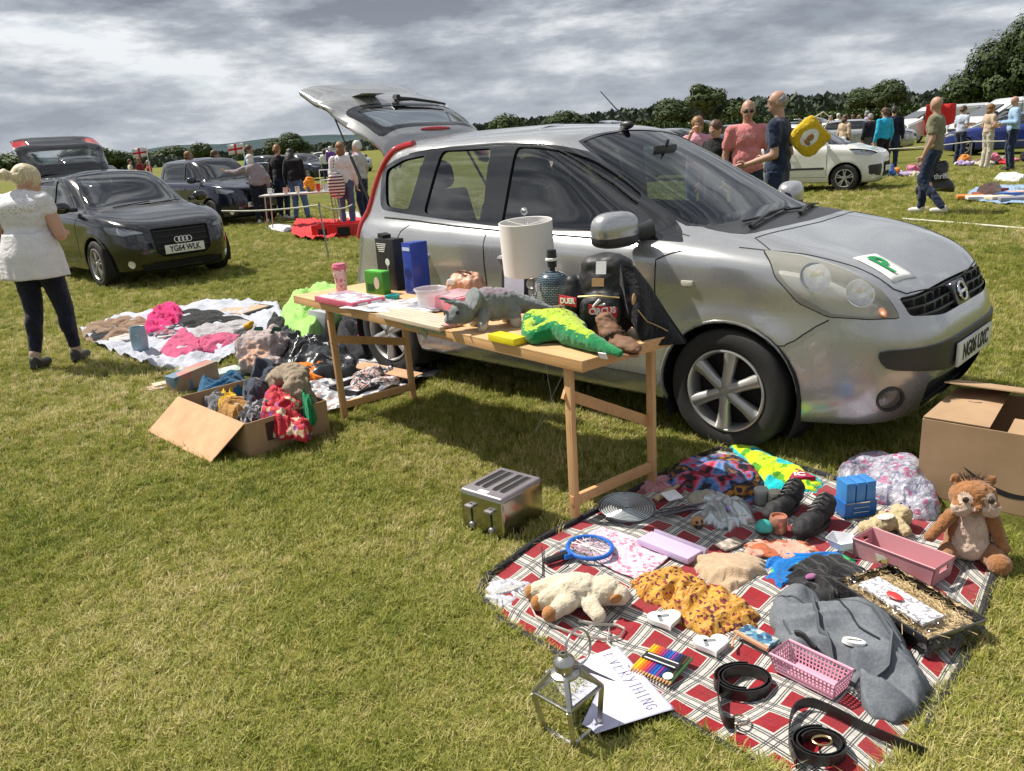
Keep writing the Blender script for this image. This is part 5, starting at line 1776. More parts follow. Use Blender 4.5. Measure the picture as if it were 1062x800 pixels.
 for i,(u,v,where) in enumerate(spots):
  nm,c_=tops[i % len(tops)]; hn,hm=hairs[(i*3) % 5]
  p=G(u,v)
  d=math.hypot(p.x,p.y)
  if d > 45: p=p*(45/d)
  person('distant %s haired person in %s top, %s' % (hn,nm,where.replace('crowd ','in crowd ')),(p.x,p.y,0),R_.uniform(-3,3),R_.uniform(1.58,1.8),dict(nod=-.2),
               top=cloth_mat('top_'+nm.replace(' ','_'),c_,.1),legs=[denim,black,jeans][i % 3],shoes=shoe_b,hair=hm,hairst=['short','bob'][i % 2],vox=.035,sleeve=['short','long'][i % 2],group='people in the distance',face=False)
build_people()
# ---------------------------------------------------------------- helpers for goods
def coons(A,B,C,D):
 """patch from four polylines on the ground: A left->top, B top->right, D left->bottom, C bottom->right"""
 def ev(L,t):
  n=len(L) - 1
  i=min(int(t*n),n - 1)
  f=t*n - i
  return L[i].lerp(L[i+1],f)
 def f(u,v):
  p=ev(D,u)*(1 - v)+ev(B,u)*v+ev(A,v)*(1 - u)+ev(C,v)*u
  q=A[0]*(1 - u)*(1 - v)+D[-1]*u*(1 - v)+A[-1]*(1 - u)*v+B[-1]*u*v
  return p - q
 return f
def sheet(name,f,nu,nv,m,zf,thick=.004,uvs=(1,1),parent=None):
 me=bpy.data.meshes.new(name)
 vs=[]
 for j in range(nv):
  for i in range(nu):
   p=f(i/(nu - 1),j/(nv - 1))
   vs.append((p.x,p.y,zf(p.x,p.y,i/(nu - 1),j/(nv - 1))))
 fs=[(j*nu+i,j*nu+i+1,(j+1)*nu+i+1,(j+1)*nu+i) for j in range(nv - 1) for i in range(nu - 1)]
 me.from_pydata(vs,[],fs)
 uv=me.uv_layers.new(name='UVMap')
 for p in me.polygons:
  for li,vi in zip(p.loop_indices,p.vertices):
   uv.data[li].uv=((vi % nu)/(nu - 1)*uvs[0],(vi // nu)/(nv - 1)*uvs[1])
 me.materials.append(m)
 me.shade_smooth()
 o=link(bpy.data.objects.new(name,me),parent)
 if me.polygons[0].normal.z < 0:
  me.flip_normals()
 q=o.modifiers.new('s','SOLIDIFY'); q.thickness=thick; q.offset=-1
 return o
def heap(name,label,cat,pts,h,m,seed=0,z0=.0,ds=9.0,fold=.35,group=None,parent=None,raised=.35,nr=42,na=128,matfn=None,flat=3.4,uv=False,thick=0):
 """a crumpled garment: outline surveyed from the plan, folds and puckers in its height"""
 P=[G(u,v,z0+h*raised) for u,v in pts] if not hasattr(pts[0],'x') else pts
 c=sum(P,V())/len(P)
 n=len(P)
 ring=[]
 for k in range(na):
  t=k/na*n
  i=int(t); f=t - i
  p0,p1,p2,p3=P[i - 1],P[i],P[(i+1) % n],P[(i+2) % n]
  q=p1*2+(p2 - p0)*f+(p0*2 - p1*5+p2*4 - p3)*f*f+(p1*3 - p0 - p2*3+p3)*f ** 3
  ring.append(q*.5*.55+p1.lerp(p2,f)*.45)
 vs,fs=[],[]
 for j in range(nr+1):
  r=j/nr
  for k in range(na):
   p=c.lerp(ring[k],r)
   x,y=p.x,p.y
   q=V((x*ds,y*ds,seed))
   q2=q+noise.noise_vector(q*.7)*.9
   ca_,sa_=math.cos(seed*1.7),math.sin(seed*1.7)
   an=V(((q2.x*ca_+q2.y*sa_)*1.9,(-q2.x*sa_+q2.y*ca_)*.55,seed))
   fo=(1 - abs(noise.noise(an))*2.8)
   fo2=(1 - abs(noise.noise(an*2.1+V((5,5,seed))))*2.4)
   fo3=(1 - abs(noise.noise(q2*3.3+V((1,8,seed))))*2)
   lump=.62+.55*noise.noise(q*.55+V((3,3,seed)))
   body=max(0,1 - r ** flat) ** .5
   am=min(h*fold,.026+h*.08)
   z=h*body*lump*(1 - .35*fold)+(am*(fo*.62+fo2*.34+fo3*.12)+h*.10*fo)*min(1,body*1.4)
   w=.010*(noise.noise(q2*1.7+V((9,0,0))))
   edge=r ** 4*1.8
   x += w+edge*.018*noise.noise(V((k*.22,seed,0)))
   y += w*.7+edge*.018*noise.noise(V((k*.22,seed+4,0)))
   vs.append((x - c.x,y - c.y,max(z,.004+.006*(1 - r))))
 for j in range(nr):
  for k in range(na):
   a,b=j*na+k,j*na+(k+1) % na
   fs.append((a,a+na,b+na,b))
 b0=len(vs)
 for k in range(na):
  x,y,z=vs[nr*na+k]
  vs.append((x*.97,y*.97,0.0))
 for k in range(na):
  a,b=nr*na+k,nr*na+(k+1) % na
  fs.append((a,b0+k,b0+(k+1) % na,b))
 me=bpy.data.meshes.new(name)
 me.from_pydata(vs,[],fs)
 bmx=bmesh.new(); bmx.from_mesh(me)
 bmesh.ops.remove_doubles(bmx,verts=bmx.verts,dist=1e-5)
 bmesh.ops.recalc_face_normals(bmx,faces=bmx.faces)
 for _ in range(2): bmesh.ops.smooth_vert(bmx,verts=[v for v in bmx.verts if v.co.z > .006],factor=.5,use_axis_x=True,use_axis_y=True,use_axis_z=True)
 bmx.to_mesh(me); bmx.free()
 ms=m if isinstance(m,(list,tuple)) else [m]
 for x in ms: me.materials.append(x)
 if matfn:
  for p in me.polygons: p.material_index=matfn(p.center)
 me.shade_smooth()
 o=bpy.data.objects.new(name,me)
 o.location=(c.x,c.y,z0)
 link(o,parent)
 if label: tag(o,label,cat,group)
 return o
def frame3(pn,pl,pr):
 """oriented footprint from near corner, left corner, right corner"""
 a=(pr - pn); b=(pl - pn)
 return a.length,b.length,math.atan2(a.y,a.x),a,b
def print_mat(name,cols,scale=14.0,rough=.45,kind='CELL',bump=.02,seed=0.0):
 """printed surface broken into patches of several inks"""
 if name in MATS: return MATS[name]
 s=NT(name,rough)
 o=s.obj()
 if kind == 'CELL':
  v=s.n('ShaderNodeTexVoronoi',Scale=scale,_feature='F1'); s.l(o,v.inputs['Vector'])
  sp=s.xyz(v.outputs['Color'])[0]
 elif kind == 'BLOB':
  sp=s.noise(scale,3,.5,o,.6)
 else:
  w=s.n('ShaderNodeTexWave',Scale=scale,Distortion=2.5,Detail=2.0,_bands_direction={'X': 'X','Y': 'Y','Z': 'Z','D': 'DIAGONAL'}[kind]); s.l(o,w.inputs['Vector'])
  sp=w.outputs['Fac']
 n=len(cols)
 lin=name.startswith('rainbow')
 lo,hi=(0.0,1.0) if kind != 'BLOB' else (.30,.70)
 st=[(lo+(hi - lo)*i/n,c) for i,c in enumerate(cols)]
 c=s.ramp(sp,st,'LINEAR' if lin else 'CONSTANT')
 c=s.mix(.25,c,s.ramp(s.noise(30,5),[(.3,.55),(.7,1.0)]),'MULTIPLY')
 s.color(c)
 if rough >= .7: s.bump(s.noise(16,5,.6,None,1.6),.75,.022)
 elif bump: s.bump(s.noise(60,4),bump*5,.003)
 MATS[name]=s.m
 return s.m
def fur(name,col,var=.2,scale=70):
 return mat(name,col,.95,0,var,scale*.5,.9,scale*3,.006,sheen=.3,spec=.15)
def wood(name,a,b,axis='X',rough=.55):
 if name in MATS: return MATS[name]
 s=NT(name,rough)
 mp=s.n('ShaderNodeMapping'); s.l(s.obj(),mp.inputs[0])
 mp.inputs['Scale'].default_value=(1.2,26,26) if axis == 'X' else (26,1.2,26) if axis == 'Y' else (26,26,1.2)
 g=s.noise(1.6,7,.65,mp.outputs[0],.8)
 c=s.ramp(g,[(.3,a),(.55,b),(.75,shade(a,.8))])
 c=s.mix(.5,c,s.ramp(s.noise(3,5),[(.35,.72),(.65,1.1)]),'MULTIPLY')
 s.color(c); s.bump(g,.25,.003)
 MATS[name]=s.m
 return s.m
M_pine=wood('varnished_pine',(.50,.26,.10),(.62,.37,.17))
M_pine_z=wood('varnished_pine_upright',(.50,.27,.11),(.62,.38,.18),'Z')
M_steel=mat('brushed_steel',(.52,.52,.52),.28,1.0,var=.1,vs=30,bump=.06,bs=120)
T_O,T_A=V((-1.0052,4.6161,0)),-.8905
T_X=V((math.cos(T_A),math.sin(T_A),0)); T_Y=V((-math.sin(T_A),math.cos(T_A),0))
TZ=.720
def TP(a,b,z=TZ):
 return T_O+T_X*a+T_Y*b+V((0,0,z))
def TG(u,v,z=TZ):
 return G(u,v,z)
def build_table():
 t=thing('trestle_table','long folding wooden table with slim pine legs, laden with goods beside the silver car','table',T_O,T_A)
 mb=MB()
 for (x0,x1) in ((-.40,.985),(1.0,2.06)):
  mb.box(((x0+x1)/2,.2425,.7155),(x1 - x0,.540,.006))
 ply=mb.build('table_top',wood('pale_ply',(.56,.33,.15),(.66,.43,.22)),t,smooth=False)
 mb=MB()
 for (x0,x1) in ((-.40,.985),(1.0,2.06)):
  for y in (-.012,.497):
   mb.box(((x0+x1)/2,y,.6925),(x1 - x0,.030,.040))
  for x in (x0+.018,x1 - .018):
   mb.box((x,.2425,.6925),(.030,.478,.040))
 mb.build('table_frame',M_pine,t,bevel=.002)
 for x in (0.0,1.945):
  for y in (.01,.495):
   mb=MB()
   mb.beam((x+(-.03 if x == 0 else .0),y,.672),(x,y,0.0),.036,.024)
   mb.build('leg',M_pine_z,t,bevel=.002)
  mb=MB()
  mb.beam((x+.002,-.006,.10),(x+.002,.51,.10),.022,.042)
  mb.build('cross_rail',M_pine,t,bevel=.002)
  mb=MB()
  mb.beam((x - .018,-.006,.56 if x else .50),(x - .018,.51,.30 if x else .38),.016,.046)
  mb.build('cross_rail',M_pine,t,bevel=.002)
 mb=MB()
 mb.box((.99,-.029,.702),(.34,.002,.022)); mb.box((.99,-.030,.682),(.06,.003,.035),(0,.4,0))
 for x in (.84,.90,1.08,1.14): mb.lathe([(.006,0),(.005,.003),(.0001,.004)],8,(x,-.030,.703),(PI/2,0,0))
 mb.build('hinge_plate',mat('zinc_hinge',(.35,.38,.34),.4,.8),t)
 mb=MB()
 mb.tube([(1.75,.06,.655),(1.80,.05,.45),(1.62,.10,.30),(1.75,.2,.62)],.0011,5)
 mb.build('string',mat('grey_string',(.35,.34,.32),.9),t)
def cup():
 p=TG(355,305)
 t=thing('travel_cup','pink speckled travel cup with pink lid at the left end of the table','cup',p)
 mb=MB(); mb.lathe([(.030,0),(.036,.09),(.040,.15)],28)
 mb.build('cup_body',print_mat('pink_speckle',[(.75,.45,.48),(.78,.62,.60),(.5,.2,.25),(.72,.5,.5)],70),t)
 mb=MB(); mb.lathe([(.043,.148),(.044,.165),(.040,.170),(.038,.180),(.0001,.181)],28)
 mb.build('lid',mat('pink_lid',(.72,.16,.25),.35),t)
def carton(name,label,cat,pn,pl,pr,h,m,group=None,extra=None,bevel=.002,dims=None):
 L,D,az,a,b=frame3(pn,pl,pr)
 s=1 if (a.x*b.y - a.y*b.x) > 0 else -1
 if dims: (L,D),s=dims,1
 o=thing(name,label,cat,pn,az,group)
 mb=MB(); mb.box((L/2,s*D/2,h/2),(L,D,h))
 mb.build(name+'_body' if not name.endswith('box') else 'carton',m,o,bevel=bevel)
 if extra: extra(o,L,D,h,s)
 return o
def table_goods():
 build_table()
 cup()
 def puz(o,L,D,h,s):
  mb=MB(); mb.box((L/2,s*D/2,h+.001),(L*.94,D*.92,.002))
  mb.build('lid_picture',print_mat('puzzle_print',[(.45,.55,.6),(.65,.62,.6),(.3,.25,.35),(.7,.68,.72),(.5,.3,.35)],22),o)
  mb=MB(); mb.box((L*.3,-.0015 if s > 0 else .0015,h*.5),(L*.3,.002,h*.5)); mb.box((L*.72,-.0015 if s > 0 else .0015,h*.5),(L*.32,.002,h*.5))
  mb.build('side_print',M_paper,o)
 carton('puzzle_box','flat puzzle box with pink sides and glossy lid at the left end of the table','box',TG(366,321),TG(338,311),TG(400,314),.032,mat('pink_card',(.62,.12,.20),.4),extra=puz)
 for i,(a,b,r,lab) in enumerate(((400,319,.25,'open white magazine with grey pictures lying on the table beside the puzzle box'),(438,318,-.2,'thin pale magazine partly under the clear plastic tub'))):
  o=thing('magazine',lab,'magazine',TG(a,b),T_A+r)
  mb=MB()
  mb.grid(lambda u,v: ((u - .5)*.42,(v - .5)*.27,.008+.008*abs(math.sin((u - .5)*4))*(1 - abs(u - .5))),15,5)
  q=mb.build('pages',print_mat('magazine_print%d' % i,[(.62,.62,.65),(.72,.72,.74),(.25,.28,.32),(.7,.7,.7),(.45,.42,.42)],20+9*i),o)
  md=q.modifiers.new('s','SOLIDIFY'); md.thickness=.006
 def grn(o,L,D,h,s):
  mb=MB(); y=-.002 if s > 0 else .002
  mb.lathe([(.024,0),(.0001,.001)],16,(L*.68,y,h*.52),(PI/2,0,0),sy=1.5)
  mb.build('cream_figure',mat('cream_print',(.65,.55,.45),.5),o)
  mb=MB(); mb.box((L*.3,y,h*.3),(.05,.002,.04)); mb.build('dark_print',mat('dark_green_print',(.02,.10,.02),.5),o)
  mb=MB(); mb.box((L/2,s*D/2,h+.004),(L*.98,D*.98,.008)); mb.build('lid',mat('bright_green_lid',(.12,.55,.08),.35),o)
 carton('green_box','small bright green carton standing near the left end of the table','box',TG(380,304),TG(379,303),TG(407,307),.125,mat('green_card',(.06,.26,.03),.35),extra=grn,dims=(.155,.06))
 def blk(o,L,D,h,s):
  y=-.002 if s > 0 else .002
  mb=MB()
  mb.lathe([(.022,0),(.0001,.001)],20,(L*.62,y,h*.55),(PI/2,0,0))
  for i in range(5): mb.box((L*.34,y,h*.90 - i*.011),(L*(.55 - .06*i),.001,.005))
  mb.tube([(L*.62,y,h*.5),(L*.62,y,h*.1)],.003,5); mb.tube([(L*.25,y,h*.35),(L*.25,y,h*.05)],.008,5)
  mb.build('printed_panel',M_white,o)
  mb=MB(); mb.box((L*.25,s*D*.5,h+.012),(.05,.06,.025),(0,.2,0)); mb.build('carry_tab',M_black,o)
 carton('black_box','tall black carton with white printing standing left of the blue carton','box',TG(394,299),TG(394,297),TG(421,303),.30,mat('black_card',(.015,.015,.018),.4),extra=blk,dims=(.18,.08))
 def blu(o,L,D,h,s):
  y=-.002 if s > 0 else .002
  mb=MB(); mb.box((L*.5,y,h*.88),(L*.8,.001,h*.07)); mb.box((-.001,s*D*.5,h*.8),(.001,D*.7,h*.12)); mb.box((-.001,s*D*.5,h*.3),(.001,D*.12,h*.5))
  mb.build('printed_panel',mat('pale_blue_print',(.45,.55,.75),.5),o)
  mb=MB(); mb.lathe([(.03,0),(.0001,.001)],16,(L*.5,y,h*.4),(PI/2,0,0)); mb.build('dark_emblem',mat('navy_print',(.01,.02,.12),.4),o)
 carton('blue_box','tall royal blue carton standing against the black carton on the table','box',TG(421,304),TG(422,301),TG(434,306),.29,mat('royal_blue_card',(.02,.05,.32),.3),extra=blu,dims=(.085,.12))
 o=thing('tape_roll','small teal roll lying beside the green carton','roll',TG(407,310),.3)
 mb=MB(); mb.lathe([(.018,0),(.030,0),(.030,.022),(.018,.022),(.018,0)],20,sx=1.4); mb.build('roll',mat('teal_plastic',(.02,.35,.36),.4),o)
 o=thing('plastic_tub','empty clear round plastic tub in the middle of the table','tub',TG(448,320),0)
 mb=MB(); mb.lathe([(.0001,.003),(.068,.003),(.080,.10),(.087,.10),(.087,.107),(.083,.108),(.078,.104),(.066,.006),(.0001,.006)],36)
 mb.build('tub',mat('cloudy_clear_plastic',(.75,.76,.78),.15,var=.05,bump=.1,bs=20,alpha=.42),o)
 o=thing('tan_handbag','tan leather pouch with white price sticker behind the pink box','handbag',TG(484,305),T_A+.1)
 mb=MB()
 for x in (-.06,.0,.06): mb.ell((x,0,.055),(.13,.13,.13))
 mb.ell((0,0,.10),(.15,.05,.06)); mb.box((0,0,.04),(.20,.12,.07))
 tanm=mat('tan_leather',(.52,.29,.19),.5,var=.15,bump=.3,bs=25)
 blob(mb,'pouch',tanm,o,.007,3,disp=.014,ds=16)
 mb=MB(); mb.tube([(-.05,-.01,.12),(-.02,-.03,.135),(.04,-.03,.13),(.06,-.01,.12)],.006,6); mb.build('strap',mat('brown_strap',(.12,.05,.03),.5),o)
 mb=MB(); mb.ell((-.05,-.066,.075),(.062,.006,.036),(.15,0,.1)); st=mb.build('price_sticker',M_paper,o)
 s=NT('pink_lattice',.4); ck=s.n('ShaderNodeTexChecker',Scale=90.0); s.l(s.obj(),ck.inputs['Vector']); ck.inputs[1].default_value=(.70,.20,.27,1); ck.inputs[2].default_value=(.75,.34,.40,1); s.color(ck.outputs[0])
 def pk(o,L,D,h,s_):
  mb=MB(); mb.box((L/2,s_*D/2,h+.002),(L*.9,D*.8,.003)); mb.build('film_window',mat('pink_film',(.62,.35,.38),.08,coat=.5),o)
 carton('pink_box','pink patterned box with clear film window beside the clear tub','box',TG(474,326),TG(454,319),TG(507,318),.075,s.m,extra=pk)
 o=thing('wooden_slats','bundle of pale wooden slats lying along the near edge of the table','slats',TG(437,333),T_A)
 for i in range(6):
  mb=MB(); mb.box((-.02*(i % 2),-.075+.030*i,.011),(.56 - .03*(i % 3),.026,.020)); mb.build('slat',wood('pale_wood',(.55,.42,.30),(.66,.54,.42)),o,bevel=.002)
 o=thing('small_camera','small black gadget on the end of the wooden slats','gadget',TG(468,332),T_A)
 mb=MB(); mb.box((0,0,.022),(.075,.035,.032)); mb.build('gadget_body',M_black,o,bevel=.004)
 mb=MB(); mb.lathe([(.014,0),(.014,.012),(.0001,.013)],16,(0.01,-.018,.024),(PI/2,0,0)); mb.build('gadget_lens',M_chrome,o)
 o=thing('plush_dinosaur','grey plush horned dinosaur with pink mouth standing in the middle of the table','soft toy',TG(516,338),3.45); o.scale=(.84,1.0,.95)
 mb=MB()
 mb.ell((0,0,.105),(.30,.16,.16)); mb.ell((.05,0,.13),(.18,.14,.13)); mb.cap((-.12,0,.10),(-.30,.05,.055),.055,.018)
 mb.ell((.19,0,.085),(.15,.12,.11)); mb.ell((.25,0,.06),(.09,.075,.06)); mb.ell((.13,0,.14),(.05,.19,.13),(0,-.4,0))
 for s_ in (-1,1):
  mb.cap((.09,s_*.055,.07),(.11,s_*.07,.02),.032,.028); mb.cap((-.08,s_*.055,.07),(-.08,s_*.07,.02),.038,.03)
  mb.cap((.20,s_*.04,.13),(.30,s_*.045,.16),.015,.006)
 mb.cap((.27,0,.09),(.31,0,.115),.012,.006)
 gd=fur('grey_plush',(.20,.22,.22)); gp=mat('pink_felt',(.60,.28,.27),.8); gs=fur('purple_grey_plush',(.26,.20,.24)); gc=fur('cream_plush',(.48,.46,.42))
 blob(mb,'dinosaur_body',[gd,gs,gc],o,.007,2,lambda c,n: 1 if (c.z > .165 and c.x < .08) else 2 if c.z < .045 and n.z < .3 else 0,disp=.004,ds=40)
 mb=MB(); mb.ell((.265,0,.036),(.075,.062,.030)); mb.build('pink_mouth',gp,o)
 mb=MB()
 for s_ in (-1,1): mb.ell((.235,s_*.05,.10),(.020,.016,.020))
 mb.build('eyes',M_black,o)
 mb=MB()
 for i in range(9): mb.ell((.06 - .035*i,0,.182 - .004*abs(i - 2) - .002*i*i*.5),(.030,.016,.022))
 mb.build('back_scutes',cloth_mat('checked_scute_fabric',(.40,.36,.38),.5,vs=80),o)
 o=thing('plush_crocodile','bright green and yellow knitted reptile toy stretched along the table edge','soft toy',TG(586,356),T_A - .03)
 mb=MB()
 mb.ell((-.12,.06,.06),(.26,.18,.12)); mb.ell((-.24,.05,.055),(.13,.12,.10)); mb.ell((-.02,.02,.055),(.24,.15,.11))
 mb.cap((.02,0,.05),(.22,-.035,.038),.058,.034); mb.cap((.22,-.035,.038),(.36,-.045,.025),.034,.014)
 mb.cap((-.20,-.02,.05),(-.14,-.075,.03),.035,.032); mb.cap((-.06,-.02,.05),(-.09,-.085,.035),.045,.038); mb.cap((-.15,.12,.05),(-.20,.17,.03),.035,.028)
 gg=fur('green_knit',(.006,.21,.065)); gy=fur('yellow_knit',(.40,.55,.03))
 blob(mb,'reptile_body',[gg,gy],o,.0065,2,lambda c,n: 1 if (n.z > .76+.12*noise.noise(V((c.x*9,c.y*9,2))) and c.x < .20) else 0,disp=.004,ds=30)
 mb=MB()
 R_=random.Random(3)
 for i in range(16): mb.ell((-.10+R_.uniform(-.07,.09),.055+R_.uniform(-.04,.04),.118+R_.uniform(-.006,.002)),(.007,.005,.004))
 mb.build('dark_spots',M_black,o)
 mb=MB(); mb.box((.30,-.075,.012),(.035,.004,.028),(.5,0,.2)); mb.build('cloth_label',M_paper,o)
 o=thing('yellow_box','slim yellow box sticking out under the plush toys at the table edge','box',TG(526,355),T_A)
 mb=MB(); mb.box((0,0,.016),(.17,.07,.030)); mb.build('carton',mat('yellow_card',(.72,.60,.02),.4),o,bevel=.003)
 b=TG(553,316)
 o=thing('table_lamp','glass table lamp with tilted white drum shade and round finial','lamp',b,.3); o.scale=(1.0,1.0,1.06)
 mb=MB(); mb.lathe([(.055,0),(.055,.012),(.018,.02),(.010,.05)],24); mb.build('lamp_foot',M_chrome,o)
 mb=MB(); gl=mat('crystal_glass',(.85,.87,.88),.05,var=.0,bump=0,trans=.85)
 for z,r_ in ((.06,.022),(.098,.030),(.14,.026)): mb.ell((0,0,z),(r_*2,r_*2,r_*1.7))
 mb.build('glass_column',gl,o)
 mb=MB(); mb.tube([(0,0,.15),(0,0,.27),(-.01,0,.39)],.006,8); mb.lathe([(.016,.15),(.018,.21)],12); mb.build('lamp_stem',M_chrome,o)
 mb=MB(TR((-.01,0,.155),(.05,-.05,0)))
 mb.lathe([(.128,0),(.130,.002),(.134,.245),(.131,.247),(.1275,.245),(.1245,.002),(.128,0)],56)
 for k in range(3):
  a=2*PI*k/3
  mb.tube([(0,0,.225),(.132*math.cos(a),.132*math.sin(a),.243)],.002,5)
 mb.build('lamp_shade',mat('white_shade_linen',(.70,.68,.66),.9,var=.03,bump=.1,bs=300,bd=.002),o)
 mb=MB(TR((-.02,0,.40),(.05,-.05,0))); mb.tube([(0,0,0),(0,0,.03)],.004,6); mb.ell((0,0,.045),(.036,.036,.036)); mb.build('finial',gl,o)
 b=TG(575,327)
 o=thing('mosaic_lamp_base','grey mosaic bottle shaped lamp base with bare black bulb holder','lamp',b,0); o.scale=(1.27,1.27,1.27)
 s=NT('mosaic_tiles',.25)
 br=s.n('ShaderNodeTexBrick',Scale=38.0,_offset=.5); br.inputs['Mortar Size'].default_value=.05
 cx=s.n('ShaderNodeCombineXYZ'); o3=s.xyz()
 s.l(s.math('MULTIPLY',s.math('ARCTAN2',o3[1],o3[0]),.055),cx.inputs[0]); s.l(o3[2],cx.inputs[1]); s.l(cx.outputs[0],br.inputs['Vector'])
 br.inputs[1].default_value=(.42,.50,.48,1); br.inputs[2].default_value=(.26,.34,.34,1); br.inputs[3].default_value=(.03,.04,.05,1)
 topd=s.ramp(o3[2],[(.115,(1,1,1)),(.125,(.32,.38,.48))]); s.color(s.mix(1,br.outputs[0],topd,'MULTIPLY'))
 mb=MB(); mb.lathe([(.056,0),(.060,.01),(.060,.125),(.056,.145),(.040,.160),(.012,.168)],40); mb.build('mosaic_body',s.m,o)
 mb=MB(); mb.lathe([(.010,.168),(.010,.18),(.017,.182),(.017,.20),(.020,.202),(.020,.212)],16); mb.build('bulb_holder',M_black,o)
 mb=MB(); mb.lathe([(.0205,.205),(.024,.207),(.024,.214),(.0205,.216)],16); mb.build('holder_ring',M_white,o)
 mb=MB(); mb.lathe([(.019,.214),(.017,.245),(.012,.247)],16); mb.build('holder_cap',M_black,o)
 mb=MB(); mb.box((-.052,-.032,.115),(.030,.002,.026),(0,0,.5)); mb.build('price_sticker',M_paper,o)
 o=thing('picture_frame','black framed white print standing upright behind the table lamp','frame',TG(535,309),T_A+.3)
 mb=MB(); mb.box((0,0,.075),(.165,.014,.15),(-.12,0,0)); mb.build('frame',M_black,o,bevel=.002)
 mb=MB(); mb.box((0,-.0085,.076),(.125,.002,.118),(-.12,0,0)); mb.build('print',mat('lilac_white_print',(.62,.62,.72),.4),o)
 o=thing('lying_picture','dark frame lying flat behind the grey plush dinosaur','frame',TG(520,318),T_A+.25)
 mb=MB(); mb.box((0,0,.012),(.30,.20,.022)); mb.build('frame',M_black,o,bevel=.003)
 mb=MB(); mb.box((0,0,.024),(.25,.15,.002)); mb.build('print',print_mat('dark_print',[(.1,.08,.1),(.3,.25,.28),(.5,.48,.5)],18),o)
 bl=mat('brown_suede',(.17,.085,.045),.8,var=.3,vs=20)
 for i,(a,b_,r) in enumerate(((606,343,-.25),(640,362,-.35))):
  o=thing('ankle_boot',['brown suede ankle boot behind the green reptile toy, upper one','brown suede ankle boot with its sole turned up at the table corner'][i],'boot',TG(a,b_),T_A+r); o.scale=(1,1,.72)
  mb=MB()
  mb.ell((.06,0,.045),(.24,.085,.075)); mb.ell((-.05,0,.07),(.12,.09,.13)); mb.cap((-.06,0,.08),(-.10,.0,.14),.044,.042)
  blob(mb,'boot_upper',bl,o,.007,2,disp=.006,ds=30)
  mb=MB(); mb.prism([(p[0]*.12+.04,p[1]*.042) for p in [(math.cos(q),math.sin(q)) for q in [2*PI*k/20 for k in range(20)]]],0,.016); mb.box((-.07,0,.012),(.06,.06,.02)); mb.build('boot_sole',mat('tan_sole',(.30,.15,.08),.7),o,bevel=.002)
  mb=MB(); mb.tube([(-.03,-.046,.06),(0,-.02,.095),(.0,.03,.095),(-.03,.046,.06)],.006,6); mb.ell((.0,-.03,.09),(.024,.01,.024)); mb.build('strap',mat('dark_brown_leather',(.05,.025,.015),.5),o)
 o=thing('striped_scarf','black and gold striped scarf lying beside the mosaic lamp base','scarf',TG(604,334),T_A+.15)
 mb=MB()
 for i in range(5):
  mb.tube([(-.16+.012*i,.03*i - .05,.02+.05*math.sin(i)**2),(-.06,.03*i - .055,.075 - .01*i),(.04,.03*i - .07,.05),(.17,.03*i - .10,.022)],[.012,.016,.015,.012],7)
 mb.build('scarf',print_mat('gold_black_stripe',[(.02,.018,.015),(.40,.30,.14),(.03,.02,.015),(.2,.12,.05)],30,.7,'D'),o)
 o=thing('black_backpack','black backpack with red lettered patches slumped at the right end of the table','backpack',TG(630,345),T_A+.45); o.scale=(1.12,1.12,1.15)
 mb=MB()
 mb.ell((0,.02,.13),(.24,.15,.30),e=.8); mb.ell((0,-.055,.085),(.17,.09,.15),e=.75); mb.ell((-.125,-.01,.13),(.08,.10,.17),e=.85); mb.ell((.12,-.01,.10),(.08,.10,.16),e=.85)
 mb.ell((0,.02,.245),(.20,.12,.09),e=.8)
 bp=mat('black_nylon',(.014,.014,.016),.55,bump=.3,bs=60,bd=.004)
 blob(mb,'pack',bp,o,.007,2,disp=.008,ds=10)
 mb=MB(); mb.tube([(-.08,-.092,.150),(0,-.103,.158),(.08,-.092,.150)],.003,5); mb.build('zip',mat('gold_zip',(.45,.35,.15),.4,.6),o)
 mb=MB(); mb.box((.01,-.083,.255),(.038,.003,.046),(-.25,0,.05)); mb.build('price_tag',M_paper,o)
 mb=MB(); mb.box((.00,-.095,.205),(.045,.003,.030),(-.2,0,.1)); mb.ell((.13,-.08,.12),(.02,.01,.09)); mb.build('tan_motif',mat('tan_embroidery',(.50,.30,.14),.8),o)
 rd=mat('red_patch',(.55,.02,.03),.7)
 mb=MB(); mb.box((.02,-.110,.105),(.110,.004,.034),(0,.10,0)); mb.box((-.13,-.070,.130),(.085,.004,.034),(0,.05,-.35)); mb.build('patch',rd,o)
 wt=mat('white_embroidery',(.72,.70,.68),.8,bump=0)
 text('CIRCUS',.030,.0008,o,m=wt,M=TR((.02,-.1135,.105),(PI/2,-.10,0)),bold=.001)
 text('DUER',.028,.0008,o,m=wt,M=TR((-.13,-.074,.130),(PI/2,-.05,-.35)),bold=.001)
 mb=MB(); mb.tube([(.0,-.108,.09),(-.015,-.11,.12),(.01,-.108,.145)],.006,6); mb.tube([(-.03,-.108,.11),(.03,-.108,.13)],.004,5); mb.build('white_motif',wt,o)
 b0=TG(668,350)
 o=thing('black_garment','plain black jacket draped over the backpack and the far corner of the table','jacket',b0)
 Y0=b0.y+.05
 rd_=[GY(640,292,Y0+.02),GY(643,273,Y0+.02),GY(657,277,Y0+.03),GY(672,296,Y0+.03),(GY(690,325,Y0+.02)),GY(710,354,Y0 - .02)]
 hm_=[GY(646,300,Y0 - .02),GY(650,322,Y0 - .05),GY(660,345,Y0 - .12),GY(668,360,Y0 - .10),GY(690,358,Y0 - .07),GY(710,357,Y0 - .03)]
 def pl(L,t):
  n=len(L) - 1; i=min(int(t*n),n - 1); f=t*n - i
  return L[i].lerp(L[i+1],f*f*(3 - 2*f)*.4+f*.6)
